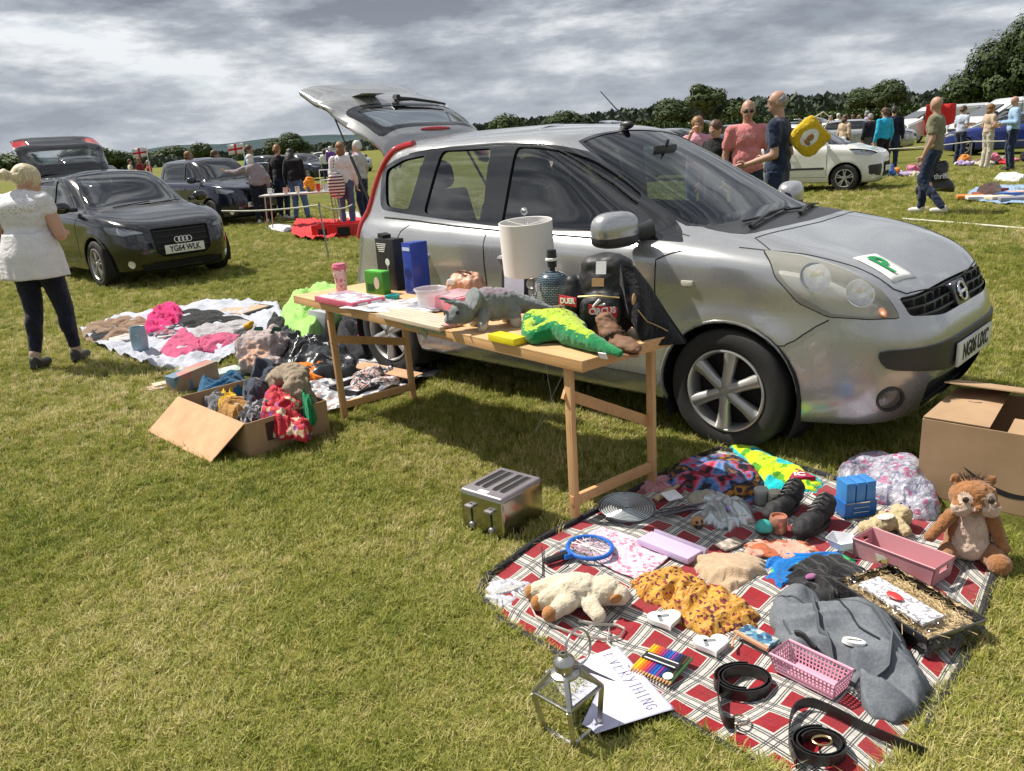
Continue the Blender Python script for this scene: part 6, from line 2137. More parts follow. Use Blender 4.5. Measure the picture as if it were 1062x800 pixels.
 def gm(a,b):
  p=pl(rd_,a).lerp(pl(hm_,a),b) - b0
  p.y -= .035*math.sin(b*PI)*(1+.5*math.sin(a*15))*math.sin(a*PI)
  return p
 back=lambda a,b: V((gm(a,b).x+.01,gm(a,b).y*.3+.06*math.sin(a*PI)+.02,gm(a,b).z))
 mb=MB()
 mb.grid(gm,40,24); mb.grid(back,40,24)
 mb.grid(lambda a,b: gm(a,1).lerp(back(a,1),b),40,4); mb.grid(lambda a,b: gm(a,0).lerp(back(a,0),b),40,4)
 mb.build('jacket_body',cloth_mat('soft_black_cloth',(.008,.008,.011),.4),o)
 mb=MB(); mb.tube([gm(.42+.08*i,.62 - .02*i)+V((0,-.006,.002)) for i in range(6)],.003,5); mb.build('gold_piping',MATS['gold_zip'],o)
table_goods()
# ---------------------------------------------------------------- the tartan blanket and what lies on it
def g2(L,z=0):
 return [G(u,v,z) for u,v in L]
BA=g2([(497,618),(507,600),(560,562),(600,542),(655,513),(690,492),(745,468)])
BB=g2([(745,468),(800,478),(860,497),(935,527),(1000,543),(1038,575)])
BD=g2([(497,618),(520,648),(560,672),(612,703),(655,722),(700,748),(745,775),(800,808),(850,855)])
BC=g2([(850,855),(925,815),(950,780),(978,728),(1002,688),(1020,635),(1038,575)])
def bz(x,y):
 q=V((x,y,1.7))
 return .016+.016*noise.noise(q*3.0)+.007*(1 - abs(noise.noise(q*7.5))*2)+.002*noise.noise(q*22)
def tartan():
 s=NT('tartan_fleece',.95,0,.15)
 uv=s.n('ShaderNodeUVMap',_uv_map='UVMap').outputs[0]
 x,y,z=s.xyz(uv)
 def sett(t):
  f=s.math('FRACT',t)
  return s.ramp(f,[(0,1),(.44,1),(.452,0),(.488,.6),(.5,0),(.56,0),(.572,.62),(.608,0),(.66,0),(.672,.62),(.708,0),(.80,0),(.812,.62),(.848,0),(.868,0),(.88,.62),(.916,0),(.95,1)],'CONSTANT')
 def layers(t):
  f=s.math('FRACT',t)
  white=s.math('MULTIPLY',s.math('GREATER_THAN',f,.60),1)
  bl=None
  for a in (.655,.715,.865,.925):
   k=s.math('LESS_THAN',s.math('ABSOLUTE',s.math('SUBTRACT',f,a)),.0165)
   bl=k if bl is None else s.math('MAXIMUM',bl,k)
  thin=s.math('LESS_THAN',s.math('ABSOLUTE',s.math('SUBTRACT',f,.29)),.007)
  return white,bl,thin
 wx,bx_,tx=layers(x)
 wy,by_,ty=layers(y)
 red=(.27,.008,.015); white=(.52,.50,.46); blk=(.012,.012,.02)
 w=s.math('MAXIMUM',wx,wy)
 c=s.mix(w,red,white)
 c=s.mix(s.math('MULTIPLY',s.math('MAXIMUM',tx,ty),.55),c,blk)
 both=s.math('MULTIPLY',s.math('MINIMUM',wx,wy),.25)
 c=s.mix(both,c,(.45,.44,.42))
 c=s.mix(s.math('MULTIPLY',s.math('MAXIMUM',bx_,by_),.88),c,blk)
 fz=s.noise(160,4)
 c=s.mix(.35,c,s.ramp(fz,[(.3,.55),(.7,1.25)]),'MULTIPLY')
 s.color(c)
 s.bump(s.math('ADD',s.noise(300,3),s.noise(40,5)),.5,.005)
 s.b.inputs['Sheen Weight'].default_value=.3
 return s.m
def on(u,v,up=0.0):
 p=G(u,v,.02)
 return V((p.x,p.y,bz(p.x,p.y)+.004+up))
def azp(p,q):
 return math.atan2(q.y - p.y,q.x - p.x)
def sign_strokes():
 S={'E': [[(.9,1),(.1,1),(.05,.5),(0,0),(.85,0)],[(.05,.52),(.7,.55)]],'V': [[(0,1),(.4,0),(.9,1)]],
         'R': [[(0,0),(.05,1),(.6,.95),(.7,.7),(.5,.5),(.05,.48),(.8,0)]],'Y': [[(0,1),(.45,.5)],[(.9,1),(.2,-.05)]],
         'T': [[(0,1),(1,1)],[(.5,1),(.45,0)]],'H': [[(0,1),(0,0)],[(.8,1),(.8,0)],[(0,.5),(.8,.5)]],
         'I': [[(.1,1),(.7,1)],[(.4,1),(.4,0)],[(.1,0),(.7,0)]],'N': [[(0,0),(.05,1),(.75,0),(.8,1)]],
         'G': [[(.85,.85),(.5,1),(.1,.7),(.1,.25),(.5,0),(.85,.2),(.85,.45),(.5,.45)]],'X': [[(0,0),(.8,1)],[(0,1),(.8,0)]]}
 return S
def build_blanket():
 f=coons(BA,BB,BC,BD)
 o=sheet('tartan_blanket',f,200,200,tartan(),lambda x,y,u,v: max(.006,bz(x,y)*min(1,8*min(u,v,1 - u,1 - v)+.4)),.006,(12.0,11.0))
 tag(o,'red and white tartan picnic blanket spread on the grass, black bound edge','blanket')
 mb=MB()
 rim=[]
 for k in range(80): rim.append(f(0,k/80))
 for k in range(80): rim.append(f(k/80,1))
 for k in range(80): rim.append(f(1,1 - k/80))
 for k in range(80): rim.append(f(1 - k/80,0))
 mb.tube([V((p.x,p.y,max(.014,bz(p.x,p.y)*.5))) for p in rim],.013,8,closed=True)
 mb.build('binding',mat('black_binding',(.015,.015,.02),.8),o)
def blanket_goods():
 build_blanket()
 H=heap
 Z=.012
 tie=print_mat('rainbow_tie_dye',[(.012,.01,.02),(.015,.012,.03),(.02,.015,.03),(.012,.01,.02),(.50,.02,.05),(.45,.16,.28),(.08,.22,.50),(.02,.015,.03),(.012,.01,.02),(.5,.2,.02),(.015,.01,.02),(.012,.01,.02)],5,.8,'BLOB')
 H('dark_garment','black garment printed with red and rainbow swirls at the top corner of the tartan blanket','garment',[(690,500),(697,486),(715,474),(750,468),(775,474),(790,492),(795,515),(770,522),(745,515),(715,508)],.075,tie,1,Z,8)
 H('pink_straps','bundle of dusty pink straps beside the far right table leg','straps',[(664,505),(672,496),(690,493),(700,503),(697,512),(680,512)],.03,cloth_mat('dusty_pink_webbing',(.50,.24,.26),.2),2,Z,20)
 tw=H('beach_towel','twisted lime green and turquoise printed towel below the front wheel of the silver car','towel',[(757,462),(754,453),(765,455),(785,465),(810,476),(835,488),(850,497),(854,506),(845,512),(825,508),(808,508),(795,505),(785,490),(772,476)],.05,
           [cloth_mat('lime_towelling',(.50,.72,.01),.2),cloth_mat('turquoise_towelling',(.01,.52,.55),.2),cloth_mat('dark_green_towelling',(.10,.35,.02),.2)],3,Z,9,
           matfn=None)
 me=tw.data
 for p in me.polygons:
  c=p.center
  r_=noise.noise(V((c.x*9,c.y*9,0)))
  e_=noise.noise(V((c.x*16+4,c.y*16,7)))
  p.material_index=1 if (c.z < .020 or r_ > .32) else 2 if e_ > .25 else 0
 mb=MB(); c0=V(G(828,492,.06)) - tw.location
 mb.prism([(c0.x - .055,c0.y - .04),(c0.x+.06,c0.y - .045),(c0.x+.01,c0.y+.06)],c0.z - .014,c0.z+.004)
 em=mb.build('maroon_emblem',cloth_mat('maroon_print',(.35,.01,.06),.1),tw)
 text('IC',.05,.001,em,m=M_white,M=TR((c0.x,c0.y - .012,c0.z+.006),(0,0,-.2)),bold=.002)
 H('canvas_tote','beige canvas tote bag with small printed word behind the silver pouch','tote bag',[(706,512),(716,500),(735,497),(750,512),(740,524),(722,526)],.035,cloth_mat('beige_canvas',(.42,.38,.30),.12),5,Z,9)
 po=H('silver_pouch','crumpled silver plastic pouch with a rainbow hologram patch','pouch',[(718,530),(724,517),(742,512),(765,518),(782,528),(781,540),(762,547),(745,547),(728,540)],.05,mat('silver_film',(.52,.56,.58),.22,.55,var=.15,bump=.4,bs=30,bd=.01),6,Z,12,.5)
 mb=MB(); c0=G(757,527,.05) - po.location; mb.ell(c0,(.035,.05,.018)); mb.build('hologram_patch',print_mat('hologram',[(.1,.5,.75),(.3,.3,.8),(.7,.4,.6),(.1,.6,.6)],30,.15,'BLOB'),po)
 p=on(650,531,.012)
 o=thing('glass_trivet','round clear glass platter with concentric ridges beside the near right table leg','platter',p,0,r=(.10,.04,0))
 prof=[(.0001,.0)]
 for k in range(11): prof += [(.008+.0094*k,.007),(.0125+.0094*k,-.001)]
 prof += [(.112,.004),(.118,.014),(.120,.013),(.112,-.003),(.0001,-.004)]
 mb=MB(); mb.lathe([(.0001,.0),(.112,.001),(.118,.012),(.120,.011),(.112,-.004),(.0001,-.005)],56)
 mb.build('platter',mat('grey_clear_glass',(.20,.22,.23),.15,.3,var=.1,bump=.05,coat=.6),o)
 mb=MB()
 for k in range(10): mb.tube([((.012+.0105*k)*math.cos(a),(.012+.0105*k)*math.sin(a),.003) for a in [2*PI*i/40 for i in range(40)]],.0030,5,closed=True)
 mb.build('moulded_rings',mat('pale_ring_glass',(.50,.53,.54),.15,.3,coat=.5),o)
 o=thing('rolling_pin','small wooden handled tool beside the glass platter','tool',on(690,517,.012),azp(G(676,524),G(707,505)))
 mb=MB(); mb.lathe([(.006,-.07),(.013,-.065),(.014,.04),(.009,.05),(.007,.10),(.003,.11)],14,(0,0,0),(0,PI/2,0)); mb.build('tool_handle',wood('pale_handle',(.50,.36,.20),(.60,.46,.28),'Z'),o)
 o=thing('cutlery_bundle','bundle of dark metal utensils lying below the beige tote bag','utensils',on(712,532),azp(G(680,536),G(735,528)))
 mb=MB()
 R_=random.Random(8)
 for i in range(12):
  y=R_.uniform(-.03,.03); a=R_.uniform(-.15,.15)
  mb.tube([(-.11,y,.006),(0,y+a*.08,.014+.004*(i % 3)),(.10,y+a*.3,.008)],[.003,.0035,.006],6,flat=.6)
 mb.build('utensils',mat('dark_steel',(.12,.10,.11),.3,.8),o)
 o=thing('card','small white card propped on the dark utensils','card',on(697,522,.03),.5,r=(.35,.1,.6)); mb=MB(); mb.box((0,0,0),(.085,.055,.002)); mb.build('card_sheet',M_paper,o)
 o=thing('wristwatch','black wristwatch resting on the beige tote bag','watch',on(712,514,.045),.4)
 mb=MB(); mb.tube([(.028*math.cos(a),.02*math.sin(a),.012*math.sin(a*2)) for a in [2*PI*i/20 for i in range(20)]],.007,6,closed=True,flat=.4); mb.lathe([(.017,0),(.017,.008),(.0001,.009)],16,(0,-.02,0)); mb.build('watch',M_black,o)
 o=thing('brown_toy','small brown toy head with black face lying between the pouch and the lilac board','toy',on(723,548),.3)
 mb=MB(); mb.ell((0,0,.025),(.055,.045,.05)); mb.ell((0,-.012,.012),(.036,.035,.022))
 blob(mb,'toy_head_body',[mat('brown_toy_plastic',(.42,.22,.09),.4),M_black],o,.004,2,lambda c,n: 1 if (c.y < -.012 and c.z < .022) or (abs(abs(c.x) - .011) < .006 and c.y < -.01 and abs(c.z - .032) < .006) else 0)
 for i,(u,v,h,m_,lab) in enumerate(((789,522,.062,mat('grey_jar',(.30,.31,.28),.4),'small cylindrical grey jar with pale lid, left of its cream lidded neighbour'),(804,524,.060,mat('cream_jar',(.50,.48,.38),.4),'small cylindrical jar with cream lid beside the black boot'))):
  o=thing('jar',lab,'jar',on(u,v))
  mb=MB(); mb.lathe([(.027,0),(.029,.004),(.029,h - .012),(.027,h - .010)],28); mb.build('jar_body',m_,o)
  mb=MB(); mb.lathe([(.030,h - .014),(.030,h),(.028,h+.002),(.0001,h+.002)],28); mb.build('lid',mat('cream_lid',(.62,.58,.44),.4) if i else mat('grey_lid',(.42,.44,.40),.4),o)
 o=thing('ball','small turquoise and dark grey ball in front of the copper jar','ball',on(792,557))
 mb=MB(); mb.ell((0,0,.032),(.066,.066,.066),nu=28,nv=18); mb.build('ball_body',[mat('turquoise_rubber',(.05,.42,.38),.35),mat('dark_grey_rubber',(.06,.055,.05),.4)],o)
 me=o.children[0].data
 for q in me.polygons: q.material_index=1 if q.center.z < .026 else 0
 o=thing('copper_jar','squat copper coloured candle jar next to the turquoise ball','candle jar',on(807,553))
 mb=MB(); mb.lathe([(.028,0),(.034,.01),(.035,.055),(.031,.068),(.027,.068),(.026,.058),(.0001,.056)],28); mb.build('jar_body',mat('copper_glass',(.55,.25,.17),.2,.35),o)
 for i,(u,v,r,lab) in enumerate(((815,530,.5,'black lace-up boot, the left and farther one of the pair'),(846,548,.65,'black lace-up boot in front, beside the blue boxes'))):
  a_=azp(G(u - 20,v+14),G(u+20,v - 14))
  o=thing('black_boot',lab,'boot',on(u,v),a_+PI,'pair of black boots')
  mb=MB(); mb.ell((.05,0,.038),(.20,.088,.072)); mb.ell((.10,0,.03),(.11,.085,.055)); mb.ell((-.05,0,.055),(.11,.085,.10)); mb.cap((-.055,0,.06),(-.068,0,.078),.040,.042)
  blob(mb,'boot_upper',mat('black_suede',(.016,.016,.017),.75,bump=.4,bs=90),o,.0055,2,disp=.004,ds=30)
  mb=MB(); mb.prism([(.03+.118*math.cos(q),.042*math.sin(q)*(1 - .15*math.cos(q))) for q in [2*PI*k/24 for k in range(24)]],0,.018); mb.build('boot_sole',mat('black_sole',(.02,.02,.02),.6),o,bevel=.003)
  mb=MB()
  for k in range(5): mb.tube([(.03 - .02*k,-.022,.072+.010*k),(.024 - .02*k,0,.084+.010*k),(.03 - .02*k - .01,.022,.072+.010*k)],.0025,5)
  mb.build('laces',M_black,o)
 pn,pl,pr=on(884,543),on(870,538),on(915,536)
 L,D,az,a,b=frame3(pn,pl,pr)
 o=thing('blue_box_set','three blue folders standing in a blue box with a metal label holder','box',on(876,541),azp(on(876,541),on(913,536)))
 mb=MB(); mb.box((.068,.045,.035),(.135,.085,.065)); bb=mat('blue_card_box',(.02,.13,.42),.4); mb.build('box_body',bb,o,bevel=.003)
 for k in range(3):
  mb=MB(); mb.box((.024+.043*k,.045,.090),(.038,.078,.115)); mb.build('folder',mat('light_blue_card',(.05,.22,.55),.4),o,bevel=.003)
 mb=MB(); mb.tube([(.035,-.002,.025),(.10,-.002,.025),(.10,-.002,.045),(.035,-.002,.045)],.002,5,closed=True); mb.box((.068,.0,.0665),(.137,.006,.003)); mb.build('label_holder',M_chrome,o)
 s=NT('clear_bag_of_beads',.18); vv=s.n('ShaderNodeTexVoronoi',Scale=55.0); s.l(s.obj(),vv.inputs['Vector'])
 bc=s.ramp(s.xyz(vv.outputs['Color'])[0],[(0,(.36,.36,.44)),(.5,(.48,.46,.54)),(.70,(.45,.14,.26)),(.80,(.22,.22,.33)),(.92,(.58,.56,.62))],'CONSTANT')
 s.color(bc); s.bump(s.noise(26,6,.6,None,1.2),.9,.02); s.b.inputs['Coat Weight'].default_value=.9; s.b.inputs['Coat Roughness'].default_value=.08
 H('bead_bag','large clear plastic bag bulging with pale and pink beads, between blue box and cardboard box','plastic bag',[(866,492),(870,480),(890,472),(920,473),(945,480),(965,495),(972,515),(978,530),(955,535),(930,522),(900,515),(875,505)],.13,s.m,12,0,7,.3,raised=.30)
 o=thing('plush_puppy','small cream plush puppy lying on its back between the blue box and the pink tray','soft toy',on(915,553),azp(G(890,556),G(935,542)))
 mb=MB(); mb.ell((0,0,.035),(.15,.08,.07)); mb.ell((.09,.0,.045),(.085,.085,.08)); mb.ell((-.075,0,.03),(.07,.075,.06)); mb.cap((.05,.04,.03),(.07,.08,.02),.02,.018); mb.cap((.05,-.03,.03),(.04,-.07,.02),.022,.02); mb.cap((.11,.04,.06),(.13,.055,.03),.016,.014); mb.cap((-.07,-.03,.03),(-.09,-.06,.025),.022,.02)
 blob(mb,'puppy_body',fur('cream_curly_plush',(.52,.42,.24)),o,.005,2,disp=.006,ds=60)
 mb=MB(); mb.ell((0,-.01,.066),(.075,.045,.012)); mb.build('white_tummy',fur('white_plush',(.68,.66,.60)),o)
 mb=MB(); mb.ell((.132,.0,.05),(.012,.015,.012)); mb.ell((.11,-.02,.082),(.008,.008,.008)); mb.ell((.11,.02,.082),(.008,.008,.008)); mb.build('eyes_and_nose',M_black,o)
 build_squirrel()
 pn,pl,pr=on(968,612),on(893,582),on(998,594)
 L,D=(pl - pn).length,(pr - pn).length
 o=thing('pink_tray','empty dusty pink open storage tray with cut-out handles','tray',pn,azp(pn,pl))
 tmat=mat('dusty_pink_plastic',(.50,.24,.27),.45,var=.04,bump=.03)
 L=.30; D=.125
 mb=MB(); s_=-1
 t_=.0035; hh=.072; o_=.012
 mb.box((L/2,s_*D/2,t_/2),(L - .02,D - .02,t_))
 for (c,d_,ax) in (((L/2,0),L,0),((L/2,s_*D),L,0)):
  yy=c[1]; sg=1 if yy == 0 else -1
  mb.add([(.01,yy - .009*sg,0),(L - .01,yy - .009*sg,0),(L+.002,yy,hh),(-.002,yy,hh),(.01,yy - (.009+t_)*sg,0),(L - .01,yy - (.009+t_)*sg,0),(L+.002,yy - t_*sg,hh),(-.002,yy - t_*sg,hh)],[(0,1,2,3),(4,7,6,5),(3,2,6,7),(0,3,7,4),(1,5,6,2)])
 for xx,sg in ((0,1),(L,-1)):
  ya,yb=0,s_*D
  for (z0,z1,f0,f1) in ((0,.040,0,1),(.058,hh,0,1),(.040,.058,0,.28),(.040,.058,.72,1)):
   A=V((xx+sg*.009*(1 - z0/hh),ya+(yb - ya)*f0,z0)); B=V((xx+sg*.009*(1 - z0/hh),ya+(yb - ya)*f1,z0))
   C=V((xx+sg*.009*(1 - z1/hh),ya+(yb - ya)*f1,z1)); E_=V((xx+sg*.009*(1 - z1/hh),ya+(yb - ya)*f0,z1))
   q=V((sg*t_,0,0))
   mb.add([A,B,C,E_,A+q,B+q,C+q,E_+q],[(0,1,2,3),(4,7,6,5),(3,2,6,7),(0,4,5,1)])
 mb.build('tray_body',tmat,o,smooth=False)
 mb=MB(); mb.tube([(0,0,hh),(L,0,hh),(L,s_*D,hh),(0,s_*D,hh)],.003,6,closed=True); mb.build('tray_rim',tmat,o)
 mb=MB(); mb.box((L*.62,.003,.035),(.045,.001,.03)); mb.build('price_label',print_mat('olive_label',[(.05,.05,.04),(.35,.33,.10),(.5,.5,.45)],60),o)
 pn,pl,pr=on(965,684),on(872,622),on(1012,645)
 o=thing('gift_hamper','dark hamper tray of shredded straw with white card, wrapped in clear film','hamper',on(940,640),azp(on(872,622),on(965,684)))
 L=.36; D=.22
 mb=MB()
 for y in (-D/2,D/2): mb.box((0,y,.03),(L,.006,.06),(0.2 if y < 0 else -.2,0,0))
 for x in (-L/2,L/2): mb.box((x,0,.03),(.006,D,.06),(0,.2 if x > 0 else -.2,0))
 mb.box((0,0,.004),(L,D,.006)); mb.build('hamper_tray',mat('black_glossy_tray',(.03,.028,.03),.15,coat=1,bump=.2,bs=30),o,bevel=.002)
 R_=random.Random(2)
 mb=MB()
 for i in range(420):
  x,y=R_.uniform(-.16,.16),R_.uniform(-.095,.095); a=R_.uniform(0,6.28); l=R_.uniform(.012,.03); z=.035+R_.uniform(0,.02)
  mb.tube([(x,y,z),(x+l*math.cos(a),y+l*math.sin(a),z+.008),(x+2*l*math.cos(a+.8),y+2*l*math.sin(a+.8),z)],.0012,3,caps=False)
 mb.box((0,0,.028),(L - .03,D - .03,.02)); mb.build('shredded_straw',mat('straw',(.52,.40,.22),.8,var=.3,vs=40),o)
 mb=MB(); mb.box((.0,-.035,.062),(.26,.085,.010),(.05,0,.0)); mb.build('white_card',print_mat('speckled_white_card',[(.70,.68,.70),(.74,.72,.74),(.66,.64,.67),(.3,.3,.33)],120,.5),o,bevel=.002)
 mb=MB(); mb.ell((-.01,-.045,.075),(.06,.035,.012)); mb.build('red_ribbon',mat('red_ribbon',(.55,.04,.04),.4),o)
 mb=MB()
 mb.grid(lambda a,b: ((.20 - .055*b)*math.copysign(min(1,abs(math.cos(a*2*PI))*1.35),math.cos(a*2*PI))+.008*fr((math.cos(a*6.283)*3,math.sin(a*6.283)*3,b),2.5),(.125 - .05*b)*math.copysign(min(1,abs(math.sin(a*2*PI))*1.35),math.sin(a*2*PI))+.008*fr((math.cos(a*6.283)*3,math.sin(a*6.283)*3,b+4),2.5),.055+.03*b - .05*(1 - b) ** 3+.010*fr((math.cos(a*6.283)*3,math.sin(a*6.283)*3,b+9),3)),120,12,wrap=True)
 mb.build('clear_film',glass('cellophane',(1,1,1),.04,.10),o)
 H('fluffy_scarf','biscuit coloured fluffy hat lying beside the lilac board','hat',[(720,592),(722,576),(742,570),(768,572),(790,578),(795,590),(780,602),(762,612),(740,606)],.06,fur('biscuit_fleece',(.50,.36,.23)),14,Z,7,.25)
 H('peach_mask','peach and rust coloured frilled cloth lying above the blue garment','cloth',[(772,574),(776,563),(800,559),(835,562),(852,572),(832,578),(805,578)],.022,[cloth_mat('peach_cloth',(.62,.33,.25),.15),cloth_mat('rust_cloth',(.45,.13,.06),.2)],15,Z+.02,12,
      matfn=lambda c: 1 if noise.noise(c*22) > .12 else 0)
 H('blue_garment','bright cobalt blue garment with a green edge under the peach cloth','garment',[(788,600),(790,586),(800,574),(835,574),(870,572),(892,580),(880,590),(845,592),(825,600),(806,612),(794,610)],.035,[cloth_mat('cobalt_cloth',(.005,.16,.50),.3),cloth_mat('green_trim',(.05,.45,.15),.1)],16,Z,10,
      matfn=lambda c: 1 if noise.noise(c*14+V((3,3,3))) > .42 else 0)
 bf=H('black_fleece','black fluffy garment with a purple patch above the grey bag','garment',[(815,600),(822,586),(845,576),(870,578),(893,588),(905,600),(880,612),(862,622),(840,615)],.05,fur('black_fleece_pile',(.010,.010,.012)),17,Z+.01,9)
 mb=MB(); c0=G(841,598,.05) - bf.location; mb.ell(c0,(.045,.03,.016),(0,0,.5)); mb.ell(c0+V((.03,-.035,-.008)),(.03,.02,.012)); mb.build('purple_patch',fur('purple_pile',(.32,.10,.24)),bf)
 o=thing('plastic_tub','small translucent white plastic dish beside the pink tray','tub',on(872,572,.02),.5)
 mb=MB(); mb.lathe([(.0001,.001),(.035,.001),(.055,.034),(.058,.034),(.036,-.003),(.0001,-.003)],5); mb.build('dish',mat('frosted_plastic',(.72,.74,.78),.3,alpha=.75),o,ang=20)
 fl=print_mat('mustard_floral',[(.55,.27,.04),(.60,.31,.05),(.62,.33,.06),(.24,.04,.04),(.56,.28,.04),(.10,.03,.03),(.60,.34,.10),(.52,.24,.03),(.58,.30,.05)],95,.9)
 H('mustard_garment','mustard yellow floral garment crumpled in the middle of the blanket','garment',[(652,600),(668,590),(690,588),(715,597),(745,610),(770,622),(790,636),(785,648),(760,652),(735,656),(705,645),(680,625),(658,612)],.055,fl,18,Z,9,.5)
 gm_=mat('grey_heather_canvas',(.13,.145,.165),.85,var=.25,vs=120,bump=.4,bs=200,bd=.003)
 H('duffel_bag','slumped grey canvas duffel bag with oval white badge','duffel bag',[(798,640),(800,618),(815,606),(835,606),(860,618),(890,622),(922,640),(940,665),(955,690),(965,712),(958,728),(930,740),(900,735),(888,708),(858,690),(830,684),(812,668)],.10,gm_,19,Z,6,.42,nr=34,na=130)
 dbag=bpy.data.objects['duffel_bag']
 rel=lambda u,v,z: G(u,v,z) - dbag.location
 dbvh=BVHTree.FromPolygons([v.co for v in dbag.data.vertices],[tuple(p.vertices) for p in dbag.data.polygons])
 def drape(pts,off=.006):
  out=[]
  for a,b in zip(pts,pts[1:]):
   for k in range(6):
    q=a.lerp(b,k/6)
    h=dbvh.ray_cast(V((q.x,q.y,1)),V((0,0,-1)))
    out.append((h[0] if h[0] is not None else V((q.x,q.y,.01)))+V((0,0,off)))
  return out
 c0=rel(884,683,.05); hq=dbvh.ray_cast(V((c0.x,c0.y,1)),V((0,0,-1))); c0=hq[0]; nq=(hq[1] if hq[1].z > 0 else -hq[1]); nq=(nq+V((0,-.35,1.2))).normalized()
 BM=Matrix.Translation(c0+nq*.010) @ V((0,0,1)).rotation_difference(nq).to_matrix().to_4x4()
 mb=MB(BM); mb.lathe([(.034,-.006),(.033,.004),(.0001,.005)],30,sy=.65); bd_=mb.build('oval_badge',M_white,dbag)
 text('HERSCHE',.010,.0004,bd_,m=M_ink,M=BM @ Matrix.Translation((0,0,.0055)))
 mb=MB()
 mb.tube(drape([rel(842,630,.08),rel(850,650,.09),rel(866,680,.08),rel(880,695,.06)],.006),.014,8,flat=.35)
 mb.tube(drape([rel(905,645,.08),rel(925,665,.08),rel(922,690,.08),rel(905,700,.06)],.006),.014,8,flat=.35)
 mb.build('carry_strap',mat('dark_grey_webbing',(.085,.095,.11),.85),dbag)
 mb=MB(); mb.tube(drape([rel(806,628,.03),rel(820,618,.06),rel(850,622,.08),rel(885,632,.08),rel(915,650,.06),rel(938,680,.05)],.001),.004,6); mb.tube(drape([rel(812,650,.05),rel(835,664,.08),rel(862,676,.08),rel(892,700,.05)],.001),.0035,6); mb.build('piping',mat('duffel_piping',(.07,.08,.095),.8),dbag)
 mb=MB(); mb.tube(drape([rel(860,625,.08),rel(890,655,.09),rel(915,675,.08)]),.003,5); mb.build('zip',M_gap,dbag)
 mb=MB(); mb.tube(drape([rel(824,676,.03),rel(850,688,.03)],.012),.010,6,flat=.5); mb.build('buckle_strip',M_black,dbag)
 o=thing('lilac_board','pale lilac rectangular box lid lying near the pink printed cloth','board',on(694,572,.006),azp(on(668,560),on(728,584)))
 mb=MB(); mb.box((0,0,.012),(.235,.085,.024),(0,0,0)); mb.build('lid',mat('lilac_card',(.52,.42,.64),.5,var=.04),o,bevel=.002)
 mb=MB(); mb.box((0.01,.052,.016),(.24,.018,.03),(-.4,0,0)); mb.build('shaded_flap',mat('shaded_lilac_card',(.34,.28,.40),.5),o,bevel=.001)  # shade painted in: darker copy of the lid's lilac card
 ppk=print_mat('pink_white_print',[(.70,.45,.55),(.75,.60,.66),(.72,.52,.60),(.76,.66,.70),(.60,.20,.32),(.74,.58,.66)],70,.9)
 o=sheet('pink_cloth',coons([V(q) for q in (on(595,572),on(612,556),on(625,548))],[V(q) for q in (on(625,548),on(650,552),on(668,556))],[V(q) for q in (on(668,606),on(680,590),on(694,578))],[V(q) for q in (on(595,572),on(630,590),on(668,606))]),40,40,ppk,lambda x,y,u,v: bz(x,y)+.009+.004*noise.noise(V((x*20,y*20,0))),.003)
 tag(o,'pale pink printed cloth lying flat under the blue racket','cloth')
 c_=on(612,575,.018)
 o=thing('bug_racket','round blue electric fly swatter with wire mesh lying face up','swatter',c_,azp(on(640,567),on(580,584)))
 mb=MB(); n=40; mb.tube([(.082*math.cos(a) - .0,.098*math.sin(a)*.92,0) for a in [2*PI*k/n for k in range(n)]],.0085,8,closed=True); mb.box((.095,0,0),(.05,.055,.014),taper=.8)
 mb.build('racket_frame',mat('cobalt_blue_plastic',(.01,.12,.48),.35),o,bevel=0)
 mb=MB()
 for k in range(-6,7):
  x=k*.0125; h_=math.sqrt(max(0,.08 ** 2 - x*x))*1.08
  mb.tube([(x,-h_,0),(x,h_,0)],.0007,3,caps=False); mb.tube([(-h_/1.08,x*1.1,0),(h_/1.08,x*1.1,0)],.0007,3,caps=False)
 for k in range(8):
  a=PI*k/8+.2; mb.tube([(-.078*math.cos(a),-.085*math.sin(a),.002),(.078*math.cos(a),.085*math.sin(a),.002)],.0018,4,caps=False)
 mb.build('wire_mesh',mat('silver_wire',(.62,.58,.60),.4,.5),o)
 mb=MB(); mb.tube([(.10,0,0),(.14,.003,-.002),(.19,.006,-.004)],[.016,.014,.013],8); mb.build('handle',M_black,o)
 o=thing('plush_sheep','cream plush lamb with brown hooves lying on its side by the blanket edge','soft toy',on(598,628),azp(on(570,630),on(640,628))); o.scale=(1.12,1.12,1.12)
 mb=MB(); mb.ell((.0,0,.05),(.17,.12,.10)); mb.ell((.085,-.01,.05),(.11,.10,.09)); mb.ell((.125,-.03,.045),(.07,.065,.06)); mb.cap((-.05,.04,.05),(-.125,.03,.03),.032,.026); mb.cap((-.05,-.01,.045),(-.105,-.03,.03),.032,.026); mb.cap((-.02,-.05,.04),(-.07,-.085,.028),.030,.024); mb.cap((.04,-.06,.035),(.06,-.10,.025),.028,.024); mb.ell((.08,.05,.04),(.09,.05,.05))
 blob(mb,'lamb_body',fur('cream_wool_plush',(.64,.56,.42)),o,.005,3,disp=.003,ds=60)
 br_=fur('tan_velour',(.42,.19,.06))
 for (x,y) in ((-.135,.03),(-.115,-.033),(-.08,-.093)):
  mb=MB(); mb.ell((x,y,.028),(.045,.045,.05)); mb.build('hoof',br_,o)
 mb=MB(); mb.ell((.115,-.065,.055),(.04,.018,.035),(.3,0,.3)); mb.build('ear',br_,o)
 o=thing('white_strap','thin white leather strap curling below the plush lamb','strap',on(600,655),0)
 P_=[on(u,v,.006) - o.location for u,v in ((556,625),(550,632),(556,643),(575,652),(600,660),(625,664),(643,662),(648,655),(640,650),(620,648),(600,645))]
